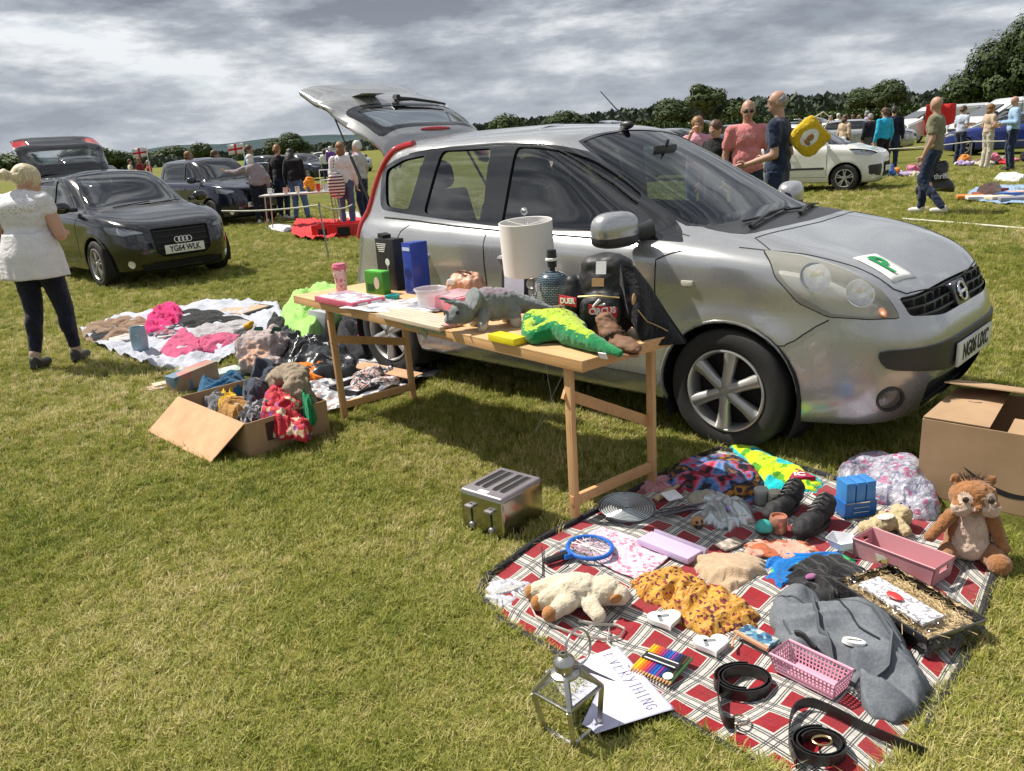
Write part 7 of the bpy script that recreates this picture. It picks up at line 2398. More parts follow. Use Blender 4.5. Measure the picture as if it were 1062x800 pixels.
 mb=MB(); mb.tube(P_,.006,6,flat=.35); P_=[on(u,v,.008) - o.location for u,v in ((632,655),(630,668),(640,680),(652,695))]; mb.tube(P_,.006,6,flat=.35); mb.build('strap',mat('ivory_leather',(.62,.60,.54),.4),o)
 sl=H('plastic_sleeve','clear plastic sleeve of white leads at the left corner of the blanket','plastic sleeve',[(500,620),(510,604),(530,600),(552,606),(545,618),(525,632),(508,628)],.022,mat('grey_film',(.55,.55,.60),.15,var=.3,vs=60,bump=.6,bs=40,bd=.01,coat=1),21,Z,22,.6)
 mb=MB()
 for k in range(6): mb.tube([rel2 for rel2 in [V((-.05+.012*k,-.03+.004*k,.020)),V((-.02+.012*k,.0,.026)),V((.01+.012*k,.03,.020))]],.003,5)
 mb.build('leads',M_white,sl)
 o=thing('red_sticks','pair of thin orange sticks beside the plush lamb','sticks',on(628,610,.01),azp(on(620,602),on(632,622)))
 for y in (-.006,.006):
  mb=MB(); mb.tube([(-.06,y,0),(.06,y*.2,.003)],.0022,5); mb.build('stick',mat('orange_lacquer',(.55,.14,.04),.3),o)
 o=thing('charging_lead','thin black cord looped on the blanket left of the swatter handle','cord',on(563,590),0)
 mb=MB(); mb.tube([on(u,v,.003) - o.location for u,v in ((562,570),(563,585),(563,598),(558,605))]+[on(u,v,.003) - o.location for u,v in ((575,600),(590,590))],.0025,5); mb.build('cord',M_black,o)
 o=thing('pencil_set','clear packet of coloured pencils with a black label band','pencils',on(686,693,.004),azp(on(705,672),on(668,712)))
 cols=[(.70,.45,.02),(.72,.52,.02),(.70,.22,.02),(.68,.12,.03),(.50,.05,.12),(.25,.05,.25),(.02,.10,.45),(.02,.16,.50),(.35,.04,.25),(.02,.06,.25),(.03,.03,.06),(.02,.02,.02),(.08,.05,.03),(.04,.12,.04)]
 for i,c in enumerate(cols):
  y=-.062+.0095*i
  pc=bpy.data.objects.new('pencil',None); link(pc,o)
  mb=MB(); mb.tube([(-.075,y,.006),(.060,y,.006)],.0042,6); mb.build('pencil_barrel',mat('pencil_paint_%d' % i,c,.3,bump=0),pc)
  mb=MB(); mb.tube([(.060,y,.006),(.078,y,.006)],[.0042,.0006],6); mb.build('pencil_tip',M_pine,pc)
 mb=MB(); mb.box((-.01,-.005,.012),(.036,.115,.002)); bn=mb.build('label_band',M_black,o)
 mb=MB(); mb.box((-.020,-.005,.0135),(.004,.10,.001)); mb.box((.002,-.005,.0135),(.004,.10,.001)); mb.build('label_print',M_white,bn)
 mb=MB(); mb.ell((.045,.045,.012),(.035,.03,.006)); mb.build('white_sticker',M_white,o)
 hm=mat('white_glazed_ceramic',(.66,.68,.66),.2,var=.03,bump=.02,coat=.5)
 for i,(u,v,r,lab) in enumerate(((638,622,.4,'white ceramic heart dish right beside the plush lamb'),(690,648,.1,'white ceramic heart dish below the mustard garment'),(738,671,.0,'white ceramic heart dish above the coiled black belt'))):
  o=thing('heart_dish',lab,'dish',on(u,v,.004),r,'white heart dishes')
  pts=[]
  for k in range(40):
   a=2*PI*k/40
   pts.append((.0034*16*math.sin(a) ** 3,.0034*(13*math.cos(a) - 5*math.cos(2*a) - 2*math.cos(3*a) - math.cos(4*a))))
  mb=MB(); mb.prism(pts,0,.016); mb.build('dish_body',hm,o,bevel=.0045,seg=3,ang=60)
  mb=MB(); mb.box((-.004,.008,.0165),(.036,.011,.0025)); mb.box((-.018,-.004,.0165),(.011,.034,.0025)); mb.build('recess',mat('grey_recess',(.22,.23,.25),.4),o)
 o=thing('patchwork_purse','small blue patterned purse with tan trim left of the duffel bag','purse',on(784,667,.01),azp(on(770,660),on(802,676)))
 mb=MB(); mb.box((0,.01,.006),(.115,.055,.012)); mb.build('purse_body',print_mat('blue_patchwork',[(.03,.12,.22),(.08,.22,.34),(.25,.38,.45),(.02,.06,.14),(.5,.5,.45)],60,.6),o,bevel=.003)
 mb=MB(); mb.box((0,-.026,.008),(.125,.012,.012),(0,0,-.05)); mb.build('tan_trim',mat('tan_trim',(.50,.28,.17),.6),o,bevel=.002)
 mb=MB(); mb.tube([(-.05,-.02,.006),(-.04,-.06,.006),(-.02,-.09,.005)],.004,6); mb.build('wrist_strap',MATS['tan_trim'],o)
 o=thing('pink_basket','small pink plastic basket with slotted sides beside the duffel bag','basket',on(840,708),azp(on(800,700),on(868,735)))
 pk=mat('pale_pink_plastic',(.64,.32,.42),.4,var=.03,bump=.02)
 L,D,hh=.20,.095,.055
 mb=MB(); mb.box((0,0,.002),(L - .02,D - .02,.003))
 for sx,sy,Ln in ((0,-1,L),(0,1,L),(-1,0,D),(1,0,D)):
  horiz=sx == 0
  nn=17 if horiz else 8
  for k in range(nn+1):
   f_=(k/nn - .5)
   a0=V((f_*(L - .02),sy*(D/2 - .01),.002)) if horiz else V((sx*(L/2 - .01),f_*(D - .02),.002))
   a1=V((f_*L,sy*D/2,hh)) if horiz else V((sx*L/2,f_*D,hh))
   mb.beam(a0,a1,.0042,.002,up=(0,1,0) if horiz else (1,0,0))
  for z in (.002,.014,.026,.038):
   g_=.01*(1 - z/hh)
   if horiz: mb.beam((-L/2+g_,sy*(D/2 - g_),z),(L/2 - g_,sy*(D/2 - g_),z),.002,.004)
   else: mb.beam((sx*(L/2 - g_),-D/2+g_,z),(sx*(L/2 - g_),D/2 - g_,z),.002,.004)
 mb.build('basket_body',pk,o,smooth=False)
 mb=MB(); mb.tube([(-L/2,-D/2,hh),(L/2,-D/2,hh),(L/2,D/2,hh),(-L/2,D/2,hh)],.0045,8,closed=True); mb.build('basket_rim',pk,o)
 lea=mat('black_leather',(.015,.014,.014),.35,bump=.25,bs=80)
 def belt(name,lab,pts,w=.032,coil=None,z=.004):
  o=thing(name,lab,'belt',on(*pts[0]),0)
  P=[]
  if coil:
   cu,cv,r0,r1,turns,sq=coil
   c=on(cu,cv) - o.location
   for k in range(int(turns*22)):
    a=k/22*2*PI; r_=r1+(r0 - r1)*k/(turns*22)
    P.append(c+V((r_*math.cos(a+1.2),r_*math.sin(a+1.2)*sq,z+w/2)))
  P2=[on(u,v,z) - o.location+V((0,0,w*.5)) for u,v in pts]
  mb=MB()
  def ribbon(P):
   n=len(P)
   vs,fs=[],[]
   for i,p in enumerate(P):
    t_=(P[min(i+1,n - 1)] - P[max(i - 1,0)]); t_.z=0; t_.normalize()
    s_=V((-t_.y,t_.x,0))*.0016
    vs += [p+s_+V((0,0,-w/2)),p+s_+V((0,0,w/2)),p - s_+V((0,0,w/2)),p - s_+V((0,0,-w/2))]
   for i in range(n - 1):
    for k in range(4): fs.append((i*4+k,(i+1)*4+k,(i+1)*4+(k+1) % 4,i*4+(k+1) % 4))
   mb.add(vs,fs)
  if coil: ribbon(P)
  sm=[]
  for i in range(len(P2) - 1):
   p0,p1,p2,p3=P2[max(i - 1,0)],P2[i],P2[i+1],P2[min(i+2,len(P2) - 1)]
   for k in range(6):
    f_=k/6
    sm.append((p1*2+(p2 - p0)*f_+(p0*2 - p1*5+p2*4 - p3)*f_*f_+(p1*3 - p0 - p2*3+p3)*f_ ** 3)*.5)
  sm.append(P2[-1])
  ribbon(sm)
  mb.build('belt_strap',lea,o,ang=60)
  return o
 o=belt('leather_belt','black leather belt coiled upright beside the pink basket',[(746,712),(745,735),(752,755),(762,758)],.034,(771,712,.055,.085,2.6,.82))
 mb=MB(); c0=on(768,752,.012) - o.location; mb.tube([c0+V((.022*math.cos(a),.020*math.sin(a),0)) for a in [2*PI*k/20 for k in range(20)]],.0028,6,closed=True); mb.build('buckle',mat('bronze_buckle',(.30,.22,.14),.35,.9),o)
 o=belt('dark_strap','long wide black belt snaking to the bottom corner of the blanket, coil in its bend',[(826,798),(818,775),(822,748),(838,740),(862,748),(895,762),(930,780),(960,790)],.030,(850,782,.045,.070,2.3,.85))
 mb=MB(); c0=on(852,778,.02) - o.location; mb.tube([c0+V((.024*math.cos(a),.017*math.sin(a),0)) for a in [2*PI*k/20 for k in range(20)]],.003,6,closed=True); mb.build('buckle',mat('brass_buckle',(.55,.40,.2),.3,1.0),o)
 o=thing('small_notebook','tiny grey notebook with printed cover beside the peach cloth','notebook',on(757,566,.004),.5)
 mb=MB(); mb.box((0,0,.004),(.10,.06,.008)); mb.build('notebook_cover',print_mat('grey_brown_print',[(.36,.30,.24),(.5,.45,.38),(.25,.22,.2)],50),o,bevel=.001)
 build_sign(); build_lantern(); build_toaster(); build_big_box()
def build_squirrel():
 p=on(992,584)+V((.055,.045,0))
 o=thing('plush_squirrel','big brown plush squirrel with cream belly sitting against the cardboard box','soft toy',p,-.25); o.scale=(1.0,1.0,1.06)
 B=fur('russet_plush',(.33,.145,.055)); C=fur('cream_belly_plush',(.62,.46,.36))
 mb=MB()
 mb.ell((0,0,.09),(.15,.13,.19)); mb.ell((0,-.01,.05),(.16,.14,.10))
 blob(mb,'squirrel_body',[B,C],o,.0055,2,lambda c,n: 1 if (c.y < -.02 and abs(c.x) < .052+.01*math.sin(c.z*30)) else 0,disp=.004,ds=60)
 mb=MB(); mb.ell((0,-.015,.225),(.155,.13,.115)); mb.ell((-.045,-.055,.20),(.07,.06,.06)); mb.ell((.045,-.055,.20),(.07,.06,.06)); mb.ell((0,-.075,.205),(.04,.04,.035))
 for s in (-1,1): mb.ell((s*.058,.0,.278),(.032,.02,.035))
 hd=blob(mb,'head',[B,C],o,.005,2,lambda c,n: 1 if (c.z < .215 and c.y < -.03 and abs(c.x) > .012) or (math.hypot(abs(c.x) - .038,c.z - .235) < .021 and c.y < -.03) else 0,disp=.004,ds=70)
 mb=MB()
 for s in (-1,1): mb.ell((s*.040,-.077,.236),(.022,.012,.022))
 mb.ell((0,-.098,.210),(.012,.008,.008)); mb.build('eyes',mat('dark_glass_eye',(.03,.015,.01),.08,coat=1,bump=0),hd)
 mb=MB(); R_=random.Random(5)
 for i in range(60):
  x=R_.uniform(-.03,.03); mb.tube([(x,.0+R_.uniform(-.02,.02),.275),(x*1.6+R_.uniform(-.01,.01),-.01,.30+R_.uniform(-.008,.01))],[.0014,.0004],3)
 mb.build('hair_tuft',fur('dark_tuft',(.14,.07,.04)),hd)
 for nm,a,b,r1,r2 in (('arm',(-.065,-.02,.155),(-.135,-.06,.095),.024,.019),('arm',(.065,-.02,.155),(.10,-.05,.06),.026,.021),('leg',(-.06,-.03,.035),(-.10,-.10,.028),.034,.030),('leg',(.06,-.03,.035),(.075,-.11,.030),.038,.036)):
  mb=MB(); mb.cap(a,b,r1,r2,12); mb.ell(b,(r2*2.2,r2*2.3,r2*2.1)); blob(mb,nm,B,o,.005,2,disp=.003,ds=60)
def build_sign():
 P=[G(u,v,.012) for u,v in ((640,676),(700,742),(632,785),(578,728))]
 o=thing('paper_sign','lilac white paper sign handwritten EVERYTHING lying on grass by the lantern','sign',P[0],azp(P[0],P[1]))
 Wd=(P[1] - P[0]).length; Hh=(P[2] - P[1]).length
 ppm=mat('lilac_white_paper',(.60,.58,.74),.7,var=.02,bump=.05)
 zf=lambda x,y: .020+.012*math.sin(x*9+1)*math.sin(y*7)+.002*noise.noise(V((x*12,y*12,0)))
 mb=MB(); mb.grid(lambda a,b: (a*Wd,-b*Hh,zf(a*Wd,-b*Hh)),24,24)
 q=mb.build('sheet',ppm,o); md=q.modifiers.new('s','SOLIDIFY'); md.thickness=.0008
 S=sign_strokes(); mb=MB()
 x=.022
 k_=0
 for ch in 'EVERYTHING':
  sz=.046 - .0014*k_
  for st in S[ch]:
   mb.tube([(x+a*sz*.55,-.058+(b*sz) - .0015*k_,zf(x,-.05)+.0022) for a,b in st],.0011,4,flat=.6)
  x += sz*.72; k_ += 1
 mb.build('handwriting',M_ink,o)
def build_lantern():
 p=G(594,762,0)
 o=thing('lantern','small square steel and glass candle lantern with ring handle on the grass','lantern',p+V((0,0,.012)),.55,r=(-.03,-.06,.75))
 met=mat('pewter_metal',(.44,.43,.40),.28,.95,var=.2,vs=20,bump=.15,bs=60)
 b,t_,h=.052,.072,.135
 mb=MB()
 mb.box((0,0,.008),(.115,.115,.016))
 for sx in (-1,1):
  for sy in (-1,1):
   mb.beam((sx*b,sy*b,.016),(sx*(b+.012),sy*(b+.012),h),.013,.013)
   mb.beam((sx*(b+.012),sy*(b+.012),h),(sx*.026,sy*.026,h+.058),.011,.011)
 for z,w in ((.018,b),(h,b+.012)):
  for k in range(4):
   a=[(-w,-w),(w,-w),(w,w),(-w,w)]
   mb.beam((*a[k],z),(*a[(k+1) % 4],z),.009,.008)
 mb.build('lantern_frame',met,o,bevel=.001)
 gl=glass('lantern_glass',(.95,.97,.96),.06,.03,0,1.22)
 mb=MB()
 for k in range(4):
  M=rot((0,0,PI/2*k))
  mb.add([M @ V((-b+.004,-b,.02)),M @ V((b - .004,-b,.02)),M @ V((b+.008,-b - .012,h - .004)),M @ V((-b - .008,-b - .012,h - .004))],[(0,1,2,3)])
  mb.add([M @ V((-b - .010,-b - .012,h+.004)),M @ V((b+.010,-b - .012,h+.004)),M @ V((.024,-.024,h+.056)),M @ V((-.024,-.024,h+.056))],[(0,1,2,3)])
 mb.build('glass_pane',gl,o,smooth=False)
 mb=MB(); mb.lathe([(.040,h+.050),(.040,h+.056),(.026,h+.062),(.024,h+.082),(.030,h+.086),(.026,h+.096),(.012,h+.104),(.010,h+.112),(.006,h+.112),(.005,h+.10)],28); mb.build('lantern_cap',met,o)
 mb=MB(); c=V((.0,0,h+.10)); R_=.045
 mb.tube([c+V((R_*math.cos(a)+.048,.010*math.sin(a) - .01,R_*math.sin(a)+.006)) for a in [2*PI*k/32 for k in range(32)]],.0035,8,closed=True); mb.build('ring_handle',met,o)
 mb=MB(); mb.lathe([(.022,.016),(.022,.03),(.018,.032),(.0001,.030)],20); mb.build('candle_cup',M_chrome,o)
def build_toaster():
 pn,pl,pr=G(523,564,.0),G(477,546,.0),G(560,541,.0)
 az=azp(pn,pr)
 o=thing('toaster','steel four slot toaster standing on the grass left of the blanket','toaster',pn,az)
 L,D,h=.265,.225,.175
 chrome=mat('polished_toaster_steel',(.40,.40,.33),.2,1.0,var=.05,bump=.02)
 mb=MB(); mb.box((L/2,D/2,h/2+.01),(L,D,h - .01)); mb.build('toaster_body',chrome,o,bevel=.016,seg=4)
 gm=mat('satin_grey_top',(.34,.32,.35),.38,.5)
 mb=MB(); mb.box((L/2,D/2,h+.002),(L - .006,D - .004,.024)); tp=mb.build('top_cover',gm,o,bevel=.010,seg=3)
 for k,y in enumerate((.045,.085,.14,.18)):
  mb=MB(); mb.box((L/2+.012,y,h+.0135),(L - .085,.024,.003)); mb.build('slot',M_gap,tp)
 mb=MB()
 for y in (.045,.085,.14,.18):
  for x in (-1,1): mb.beam((.065,y+x*.013,h+.0155),(L - .035,y+x*.013,h+.0155),.0022,.003)
 mb.build('slot_edge',M_chrome,tp)
 mb=MB(); mb.box((.025,.115,h+.0145),(.022,.05,.001)); mb.build('price_sticker',M_paper,tp)
 for y in (.06,.165):
  mb=MB(); mb.box((-.001,y,.085),(.003,.008,.10)); mb.build('lever_slot',M_gap,o)
  mb=MB(); mb.box((-.012,y,.128),(.022,.038,.011)); mb.build('lever',gm,o,bevel=.004)
  mb=MB(); mb.lathe([(.013,0),(.012,.009),(.010,.011),(.0001,.011)],20,(-.001,y,.042),(0,-PI/2,0)); mb.build('dial',gm,o)
 mb=MB()
 for x in (.03,L - .03):
  for y in (.03,D - .03): mb.lathe([(.012,0),(.012,.016)],12,(x,y,0))
 mb.build('foot',M_black,o)
def build_big_box():
 pn=G(950,512,0); pr=G(1103,546,0)
 az=azp(pn,pr)
 o=thing('cardboard_box','big open cardboard box with printed black curved arrow beside the silver car','box',pn,az)
 L,D,h=.62,.50,.335
 s=NT('brown_corrugated_card',.85,0,.2)
 w=s.n('ShaderNodeTexWave',Scale=52.0,Distortion=.3,_bands_direction='X'); s.l(s.obj(),w.inputs['Vector'])
 s.color(s.ramp(s.noise(5,6),[(.3,(.34,.225,.13)),(.7,(.43,.29,.175))])); s.bump(w.outputs['Fac'],.06,.002)
 card=s.m
 MATS['brown_card']=card
 mb=MB(); t_=.005
 mb.box((L/2,t_/2,h/2),(L,t_,h)); mb.box((L/2,D - t_/2,h/2),(L,t_,h)); mb.box((t_/2,D/2,h/2),(t_,D - 2*t_,h)); mb.box((L - t_/2,D/2,h/2),(t_,D - 2*t_,h)); mb.box((L/2,D/2,t_/2),(L,D,t_))
 mb.build('carton',card,o,smooth=False)
 mb=MB(); mb.add([(0.0,.01,h+.002),(.0,D - .01,h+.002),(.215,D - .03,h+.022),(.24,.03,h - .005),(0.0,.01,h+.007),(.0,D - .01,h+.007),(.215,D - .03,h+.027),(.24,.03,h+.0)],[(0,1,2,3),(4,7,6,5),(0,4,5,1),(1,5,6,2),(2,6,7,3),(3,7,4,0)]); mb.build('flap',card,o,smooth=False)
 mb=MB(); a_=math.radians(24)
 mb.box((0,0,0),(L+.01,.24,.005),M=TR((L/2 - .0,D - .10*math.cos(a_) ,h+.055),(a_*-.5,0,0))); mb.build('flap',card,o,smooth=False)
 mb=MB(); mb.box((L*.72,.10,h - .03),(L*.5,.20,.005),(.25,0,0)); mb.build('flap',card,o,smooth=False)
 mb=MB(); pts=[]
 n=24
 for k in range(n+1):
  f_=k/n; x=.17+.34*f_; z=.195 - .115*math.sin(PI*(.10+.72*f_))+.04*(1 - f_)*0
  pts.append((x,z))
 up=[(x,z+.009*math.sin(PI*(k/n) ** .7)+.001) for k,(x,z) in enumerate(pts)]; dn=[(x,z - .012*math.sin(PI*(k/n) ** .7) - .001) for k,(x,z) in enumerate(pts)]
 vs=[(x,-.0012,z) for x,z in up]+[(x,-.0012,z) for x,z in dn]
 mb.add(vs,[(k,k+1,n+2+k,n+1+k) for k in range(n)]); mb.build('printed_arrow',M_ink,o,smooth=False)
 mb=MB(); mb.tube([(.10,.27,h+.018),(.13,.262,h+.0185),(.15,.275,h+.019)],.0012,4); mb.build('pen_mark',M_ink,o)
blanket_goods()
# ---------------------------------------------------------------- goods on the left: white sheet, box of clothes, bags
def onl(u,v,z=.012):
 return G(u,v,z)
def sheetpx(name,label,cat,A,B,C,D,m,amp=.012,seed=0,thick=.003,base=.012,uvs=(1,1),z=0,n=60):
 q=lambda L: [G(u,v,.01) for u,v in L]
 o=sheet(name,coons(q(A),q(B),q(C),q(D)),n,n,m,
              lambda x,y,u,v: z+base+amp*(noise.noise(V((x*5,y*5,seed)))+.5*(1 - abs(noise.noise(V((x*12,y*12,seed+3))))*2)),thick,uvs)
 tag(o,label,cat)
 return o
def left_goods():
 H=heap
 Z=.01
 white=cloth_mat('white_sheet_cloth',(.46,.48,.55),.12)
 sheetpx('white_sheet','rumpled white bed sheet spread on the grass near the woman in white','sheet',
   [(170,384),(130,372),(100,358),(82,345)],[(82,345),(120,330),(190,318),(240,312),(288,316)],[(225,378),(255,362),(300,342),(288,316)],[(170,384),(195,386),(225,378)],white,.055,1,.004,.02)
 H('brown_coat','brown and black rolled coat at the left corner of the white sheet','coat',[(84,344),(92,335),(120,332),(150,330),(160,336),(140,345),(110,352),(92,352)],.09,[cloth_mat('brown_wool',(.26,.17,.11),.2),cloth_mat('black_lining',(.02,.02,.025),.2)],31,Z,7,matfn=lambda c: 1 if noise.noise(c*9+V((2,0,0))) > .18 and c.y < 0 else 0)
 H('pink_coat_heap','bright magenta crumpled top at the back of the white sheet','top',[(148,345),(152,332),(165,322),(178,316),(190,322),(188,334),(170,342)],.16,cloth_mat('magenta_cloth',(.60,.02,.16),.2),32,Z,10)
 H('printed_garment','dark printed garment between the magenta top and the black clothes','garment',[(150,350),(158,340),(180,334),(205,334),(195,345),(170,352)],.06,print_mat('dark_red_print',[(.05,.04,.07),(.35,.10,.14),(.3,.3,.34),(.04,.03,.05)],30,.8),33,Z,10)
 H('black_trousers','black trousers folded at the back edge of the white sheet','trousers',[(180,338),(186,324),(210,322),(240,328),(262,334),(250,340),(215,342),(195,342)],.08,cloth_mat('black_trouser_cloth',(.012,.013,.014),.3),34,Z,8)
 H('pink_hoodie','rose pink hoodie with arms spread on the front of the white sheet','hoodie',[(165,362),(178,350),(186,340),(196,350),(215,350),(250,346),(262,352),(240,360),(212,364),(200,370),(180,372)],.09,cloth_mat('rose_pink_fleece',(.50,.08,.18),.2),35,Z,9)
 H('grey_garment','pale grey crumpled garment behind the rose pink hoodie','garment',[(195,350),(205,338),(235,334),(265,336),(275,344),(250,350),(220,352)],.08,cloth_mat('pale_grey_jersey',(.40,.38,.40),.15),36,Z,9)
 H('grey_black_bundle','dark grey bundle under a yellow toy at the right end of the white sheet','bundle',[(240,352),(248,342),(266,338),(276,344),(272,354),(255,358)],.08,cloth_mat('charcoal_jersey',(.07,.07,.075),.2),37,Z,9)
 o=thing('yellow_toy','small round yellow toy resting on the dark grey bundle','toy',G(258,342,.08)); mb=MB(); mb.ell((0,0,.03),(.09,.07,.06)); mb.ell((.03,0,.06),(.05,.05,.04)); blob(mb,'toy_body',cloth_mat('yellow_plush',(.62,.36,.03),.1),o,.006,2)
 p=onl(147,366)
 o=thing('blue_vase','pale grey blue tapered vase standing on the white sheet','vase',p,.2)
 mb=MB(); mb.lathe([(.055,0),(.065,.05),(.070,.14),(.062,.22),(.060,.225),(.055,.222),(.062,.14),(.050,.01),(.0001,.008)],32,sy=.7); mb.build('vase_body',mat('grey_blue_glaze',(.24,.36,.42),.35,coat=.3),o)
 mb=MB(); mb.tube([(-.01,-.050,.16),(.0,-.051,.17),(.01,-.05,.16),(0,-.05,.14)],.003,5); mb.build('motif',M_white,o)
 for i,(a,b,c,d,lab) in enumerate((((118,357),(108,349),(140,345),(150,352),'flat pale box lying left of the grey blue vase'),((165,352),(160,344),(200,340),(206,346),'thin white box lying behind the rose pink hoodie'))):
  P_=[G(*q,.03) for q in (a,b,c,d)]
  o=thing('flat_box',lab,'box',sum(P_,V())/4,azp(P_[0],P_[3])); mb=MB(); mb.box((0,0,.0),((P_[3] - P_[0]).length,(P_[1] - P_[0]).length*.8,.03)); mb.build('flat_box_body',print_mat('pale_box_print',[(.6,.58,.52),(.55,.5,.45),(.35,.3,.3),(.65,.62,.58)],14),o,bevel=.003)
 o=thing('picture_frame','large flat frame with brown backing at the far end of the white sheet','frame',G(250,321,.03),azp(G(216,326),G(262,330)),r=(.05,0,azp(G(214,326),G(250,331))))
 mb=MB(); mb.box((0,0,0),(.55,.42,.02)); mb.build('frame',M_black,o,bevel=.003); mb=MB(); mb.box((0,0,.012),(.48,.35,.004)); mb.build('backing_board',mat('tan_board',(.45,.30,.19),.7),o)
 H('lime_cloth','pale lime green sheet bunched over black bags behind the left end of the table','sheet',[(288,325),(298,312),(315,300),(340,293),(362,296),(358,308),(345,322),(330,338),(318,350),(304,340)],.34,cloth_mat('lime_green_cotton',(.34,.62,.16),.12),41,Z,5,.3,raised=.55)
 H('black_sack','shiny black bin bag lying behind the pale rucksack','bag',[(285,372),(282,350),(292,335),(315,345),(350,352),(372,362),(370,378),(330,385),(300,385)],.24,mat('black_polythene',(.010,.011,.014),.28,bump=.5,bs=24,bd=.01),42,Z,8,.45,raised=.45)
 H('black_holdall','black holdall under the far side of the wooden table','bag',[(352,360),(348,340),(356,318),(375,315),(392,325),(398,345),(385,358),(370,364)],.26,cloth_mat('black_holdall_cloth',(.014,.014,.018),.3),43,Z,7,.45,raised=.5)
 H('dark_coat_pile','black and white striped strap heap on top of the bin bag','garment',[(275,345),(274,332),(282,322),(298,330),(320,344),(330,354),(305,356),(288,352)],.20,cloth_mat('black_coat_cloth',(.012,.012,.015),.3),44,Z,9,.5,raised=.6)
 H('magenta_scrap','small magenta cloth hanging under the left end of the table','cloth',[(363,340),(365,330),(373,334),(382,344),(378,350),(370,346)],.20,cloth_mat('magenta_scrap_cloth',(.50,.06,.22),.2),45,Z,10,raised=.9)
 o=thing('white_box','pale grey carton standing among the black bags behind the table leg','box',G(332,356,0),-.5,r=(-.15,.1,-.5)); mb=MB(); mb.box((0,0,.14),(.18,.12,.26)); mb.build('carton_body',mat('pale_grey_card',(.42,.43,.46),.6),o,bevel=.004)
 o=thing('pale_rucksack','worn beige and pink rucksack with green straps lying by the black bin bag','rucksack',G(280,380,0),azp(G(250,385),G(305,360)))
 mb=MB(); mb.ell((.04,.06,.13),(.40,.36,.26),e=.8); mb.ell((-.14,-.02,.06),(.26,.34,.12),e=.8); mb.ell((.16,.02,.16),(.14,.24,.20)); mb.ell((0,-.08,.09),(.24,.10,.13))
 blob(mb,'rucksack_body',[cloth_mat('pale_pink_canvas',(.42,.34,.33),.2),cloth_mat('peach_panel',(.60,.36,.26),.1)],o,.011,3,lambda c,n: 1 if (c.x < -.10 and abs(c.y) < .09 and n.z > .5) else 0,disp=.035,ds=9)
 mb=MB()
 for y in (-.04,.12): mb.tube([(-.04,y,.20),(.06,y,.275),(.16,y+.01,.25)],.018,6,flat=.3)
 mb.build('green_strap',cloth_mat('dark_green_webbing',(.02,.11,.08),.2),o)
 H('orange_garment','bright orange garment laid behind the cardboard box of clothes','garment',[(288,390),(292,380),(312,377),(338,374),(342,382),(330,390),(305,394)],.07,cloth_mat('orange_cloth',(.80,.20,.015),.15),47,Z+.05,8)
 pap=print_mat('newsprint',[(.60,.60,.62),(.35,.37,.42),(.64,.63,.62),(.10,.12,.16),(.5,.5,.55),(.62,.6,.6),(.28,.2,.18)],26,.7)
 sheetpx('newspaper','crumpled printed papers lying under the left end of the wooden table','papers',[(340,432),(320,405),(330,380)],[(330,380),(375,370),(410,368)],[(440,395),(430,378),(410,368)],[(340,432),(390,415),(440,395)],pap,.035,4,.003,.03)
 for i,(L_,h,m_,lab,nm) in enumerate((
   ([(345,410),(372,418),(438,392),(412,384)],.075,mat('black_tray_card',(.02,.02,.022),.5),'shallow black tray of papers and cloth under the table','black_tray'),)):
  P_=[G(*q,0) for q in L_]
  o=thing(nm,lab,'tray',P_[1],azp(P_[1],P_[2])); L=(P_[2] - P_[1]).length; D=.26
  mb=MB(); t_=.006
  mb.box((L/2,0,h/2),(L,t_,h)); mb.box((L/2,D,h/2),(L,t_,h)); mb.box((0,D/2,h/2),(t_,D - t_,h)); mb.box((L,D/2,h/2),(t_,D - t_,h)); mb.box((L/2,D/2,.004),(L,D,.006))
  mb.build('tray_body',m_,o,smooth=False)
 H('mixed_cloths','white and dark crumpled cloths filling the shallow black tray','cloths',[(362,400),(366,390),(385,384),(408,384),(424,388),(412,396),(390,404),(372,408)],.09,print_mat('grey_pink_cloth',[(.5,.5,.52),(.06,.06,.07),(.55,.35,.33),(.6,.6,.62),(.05,.05,.06)],14,.8,'BLOB'),49,.02,12)
 o=thing('cardboard_sheet','flat brown card sheet leaning over the black tray under the table','card',G(400,384,.08),azp(G(360,378),G(430,392)),r=(.08,0,azp(G(360,378),G(430,392)))); mb=MB(); mb.box((0,0,0),(.62,.12,.006)); mb.build('card_sheet',mat('brown_card_sheet',(.45,.28,.16),.8),o)
 o=thing('blue_white_book','thin blue and white book lying beyond the right foot of the left trestle','book',G(440,388,.01),-.3); mb=MB(); mb.box((0,0,.01),(.20,.15,.02)); mb.build('book_body',print_mat('blue_white_cover',[(.5,.52,.56),(.08,.16,.34),(.6,.6,.62)],16),o,bevel=.002)
 o=thing('brown_board','square brown card board lying between the box of clothes and the table leg','card',G(356,406,.02),azp(G(345,400),G(380,412))); mb=MB(); mb.box((0,0,0),(.34,.26,.008)); mb.build('card_sheet',mat('brown_card_board',(.50,.30,.18),.8),o)
 R_=random.Random(21)
 items=[((185,398),(.34,.10),.03,'pale peach and white flat book at the left behind the cardboard box',(.55,.42,.32)),((222,390),(.40,.12),.03,'long white topped flat box furthest behind the cardboard box',(.62,.60,.56)),((250,388),(.36,.10),.05,'green and white book lying behind the blue clothes',(.35,.45,.40)),((228,398),(.30,.14),.02,'pale blue folded paper right behind the blue clothes',(.40,.50,.60)),((172,402),(.24,.12),.02,'tan magazine nearest the grass at the far left of the box',(.48,.36,.28))]
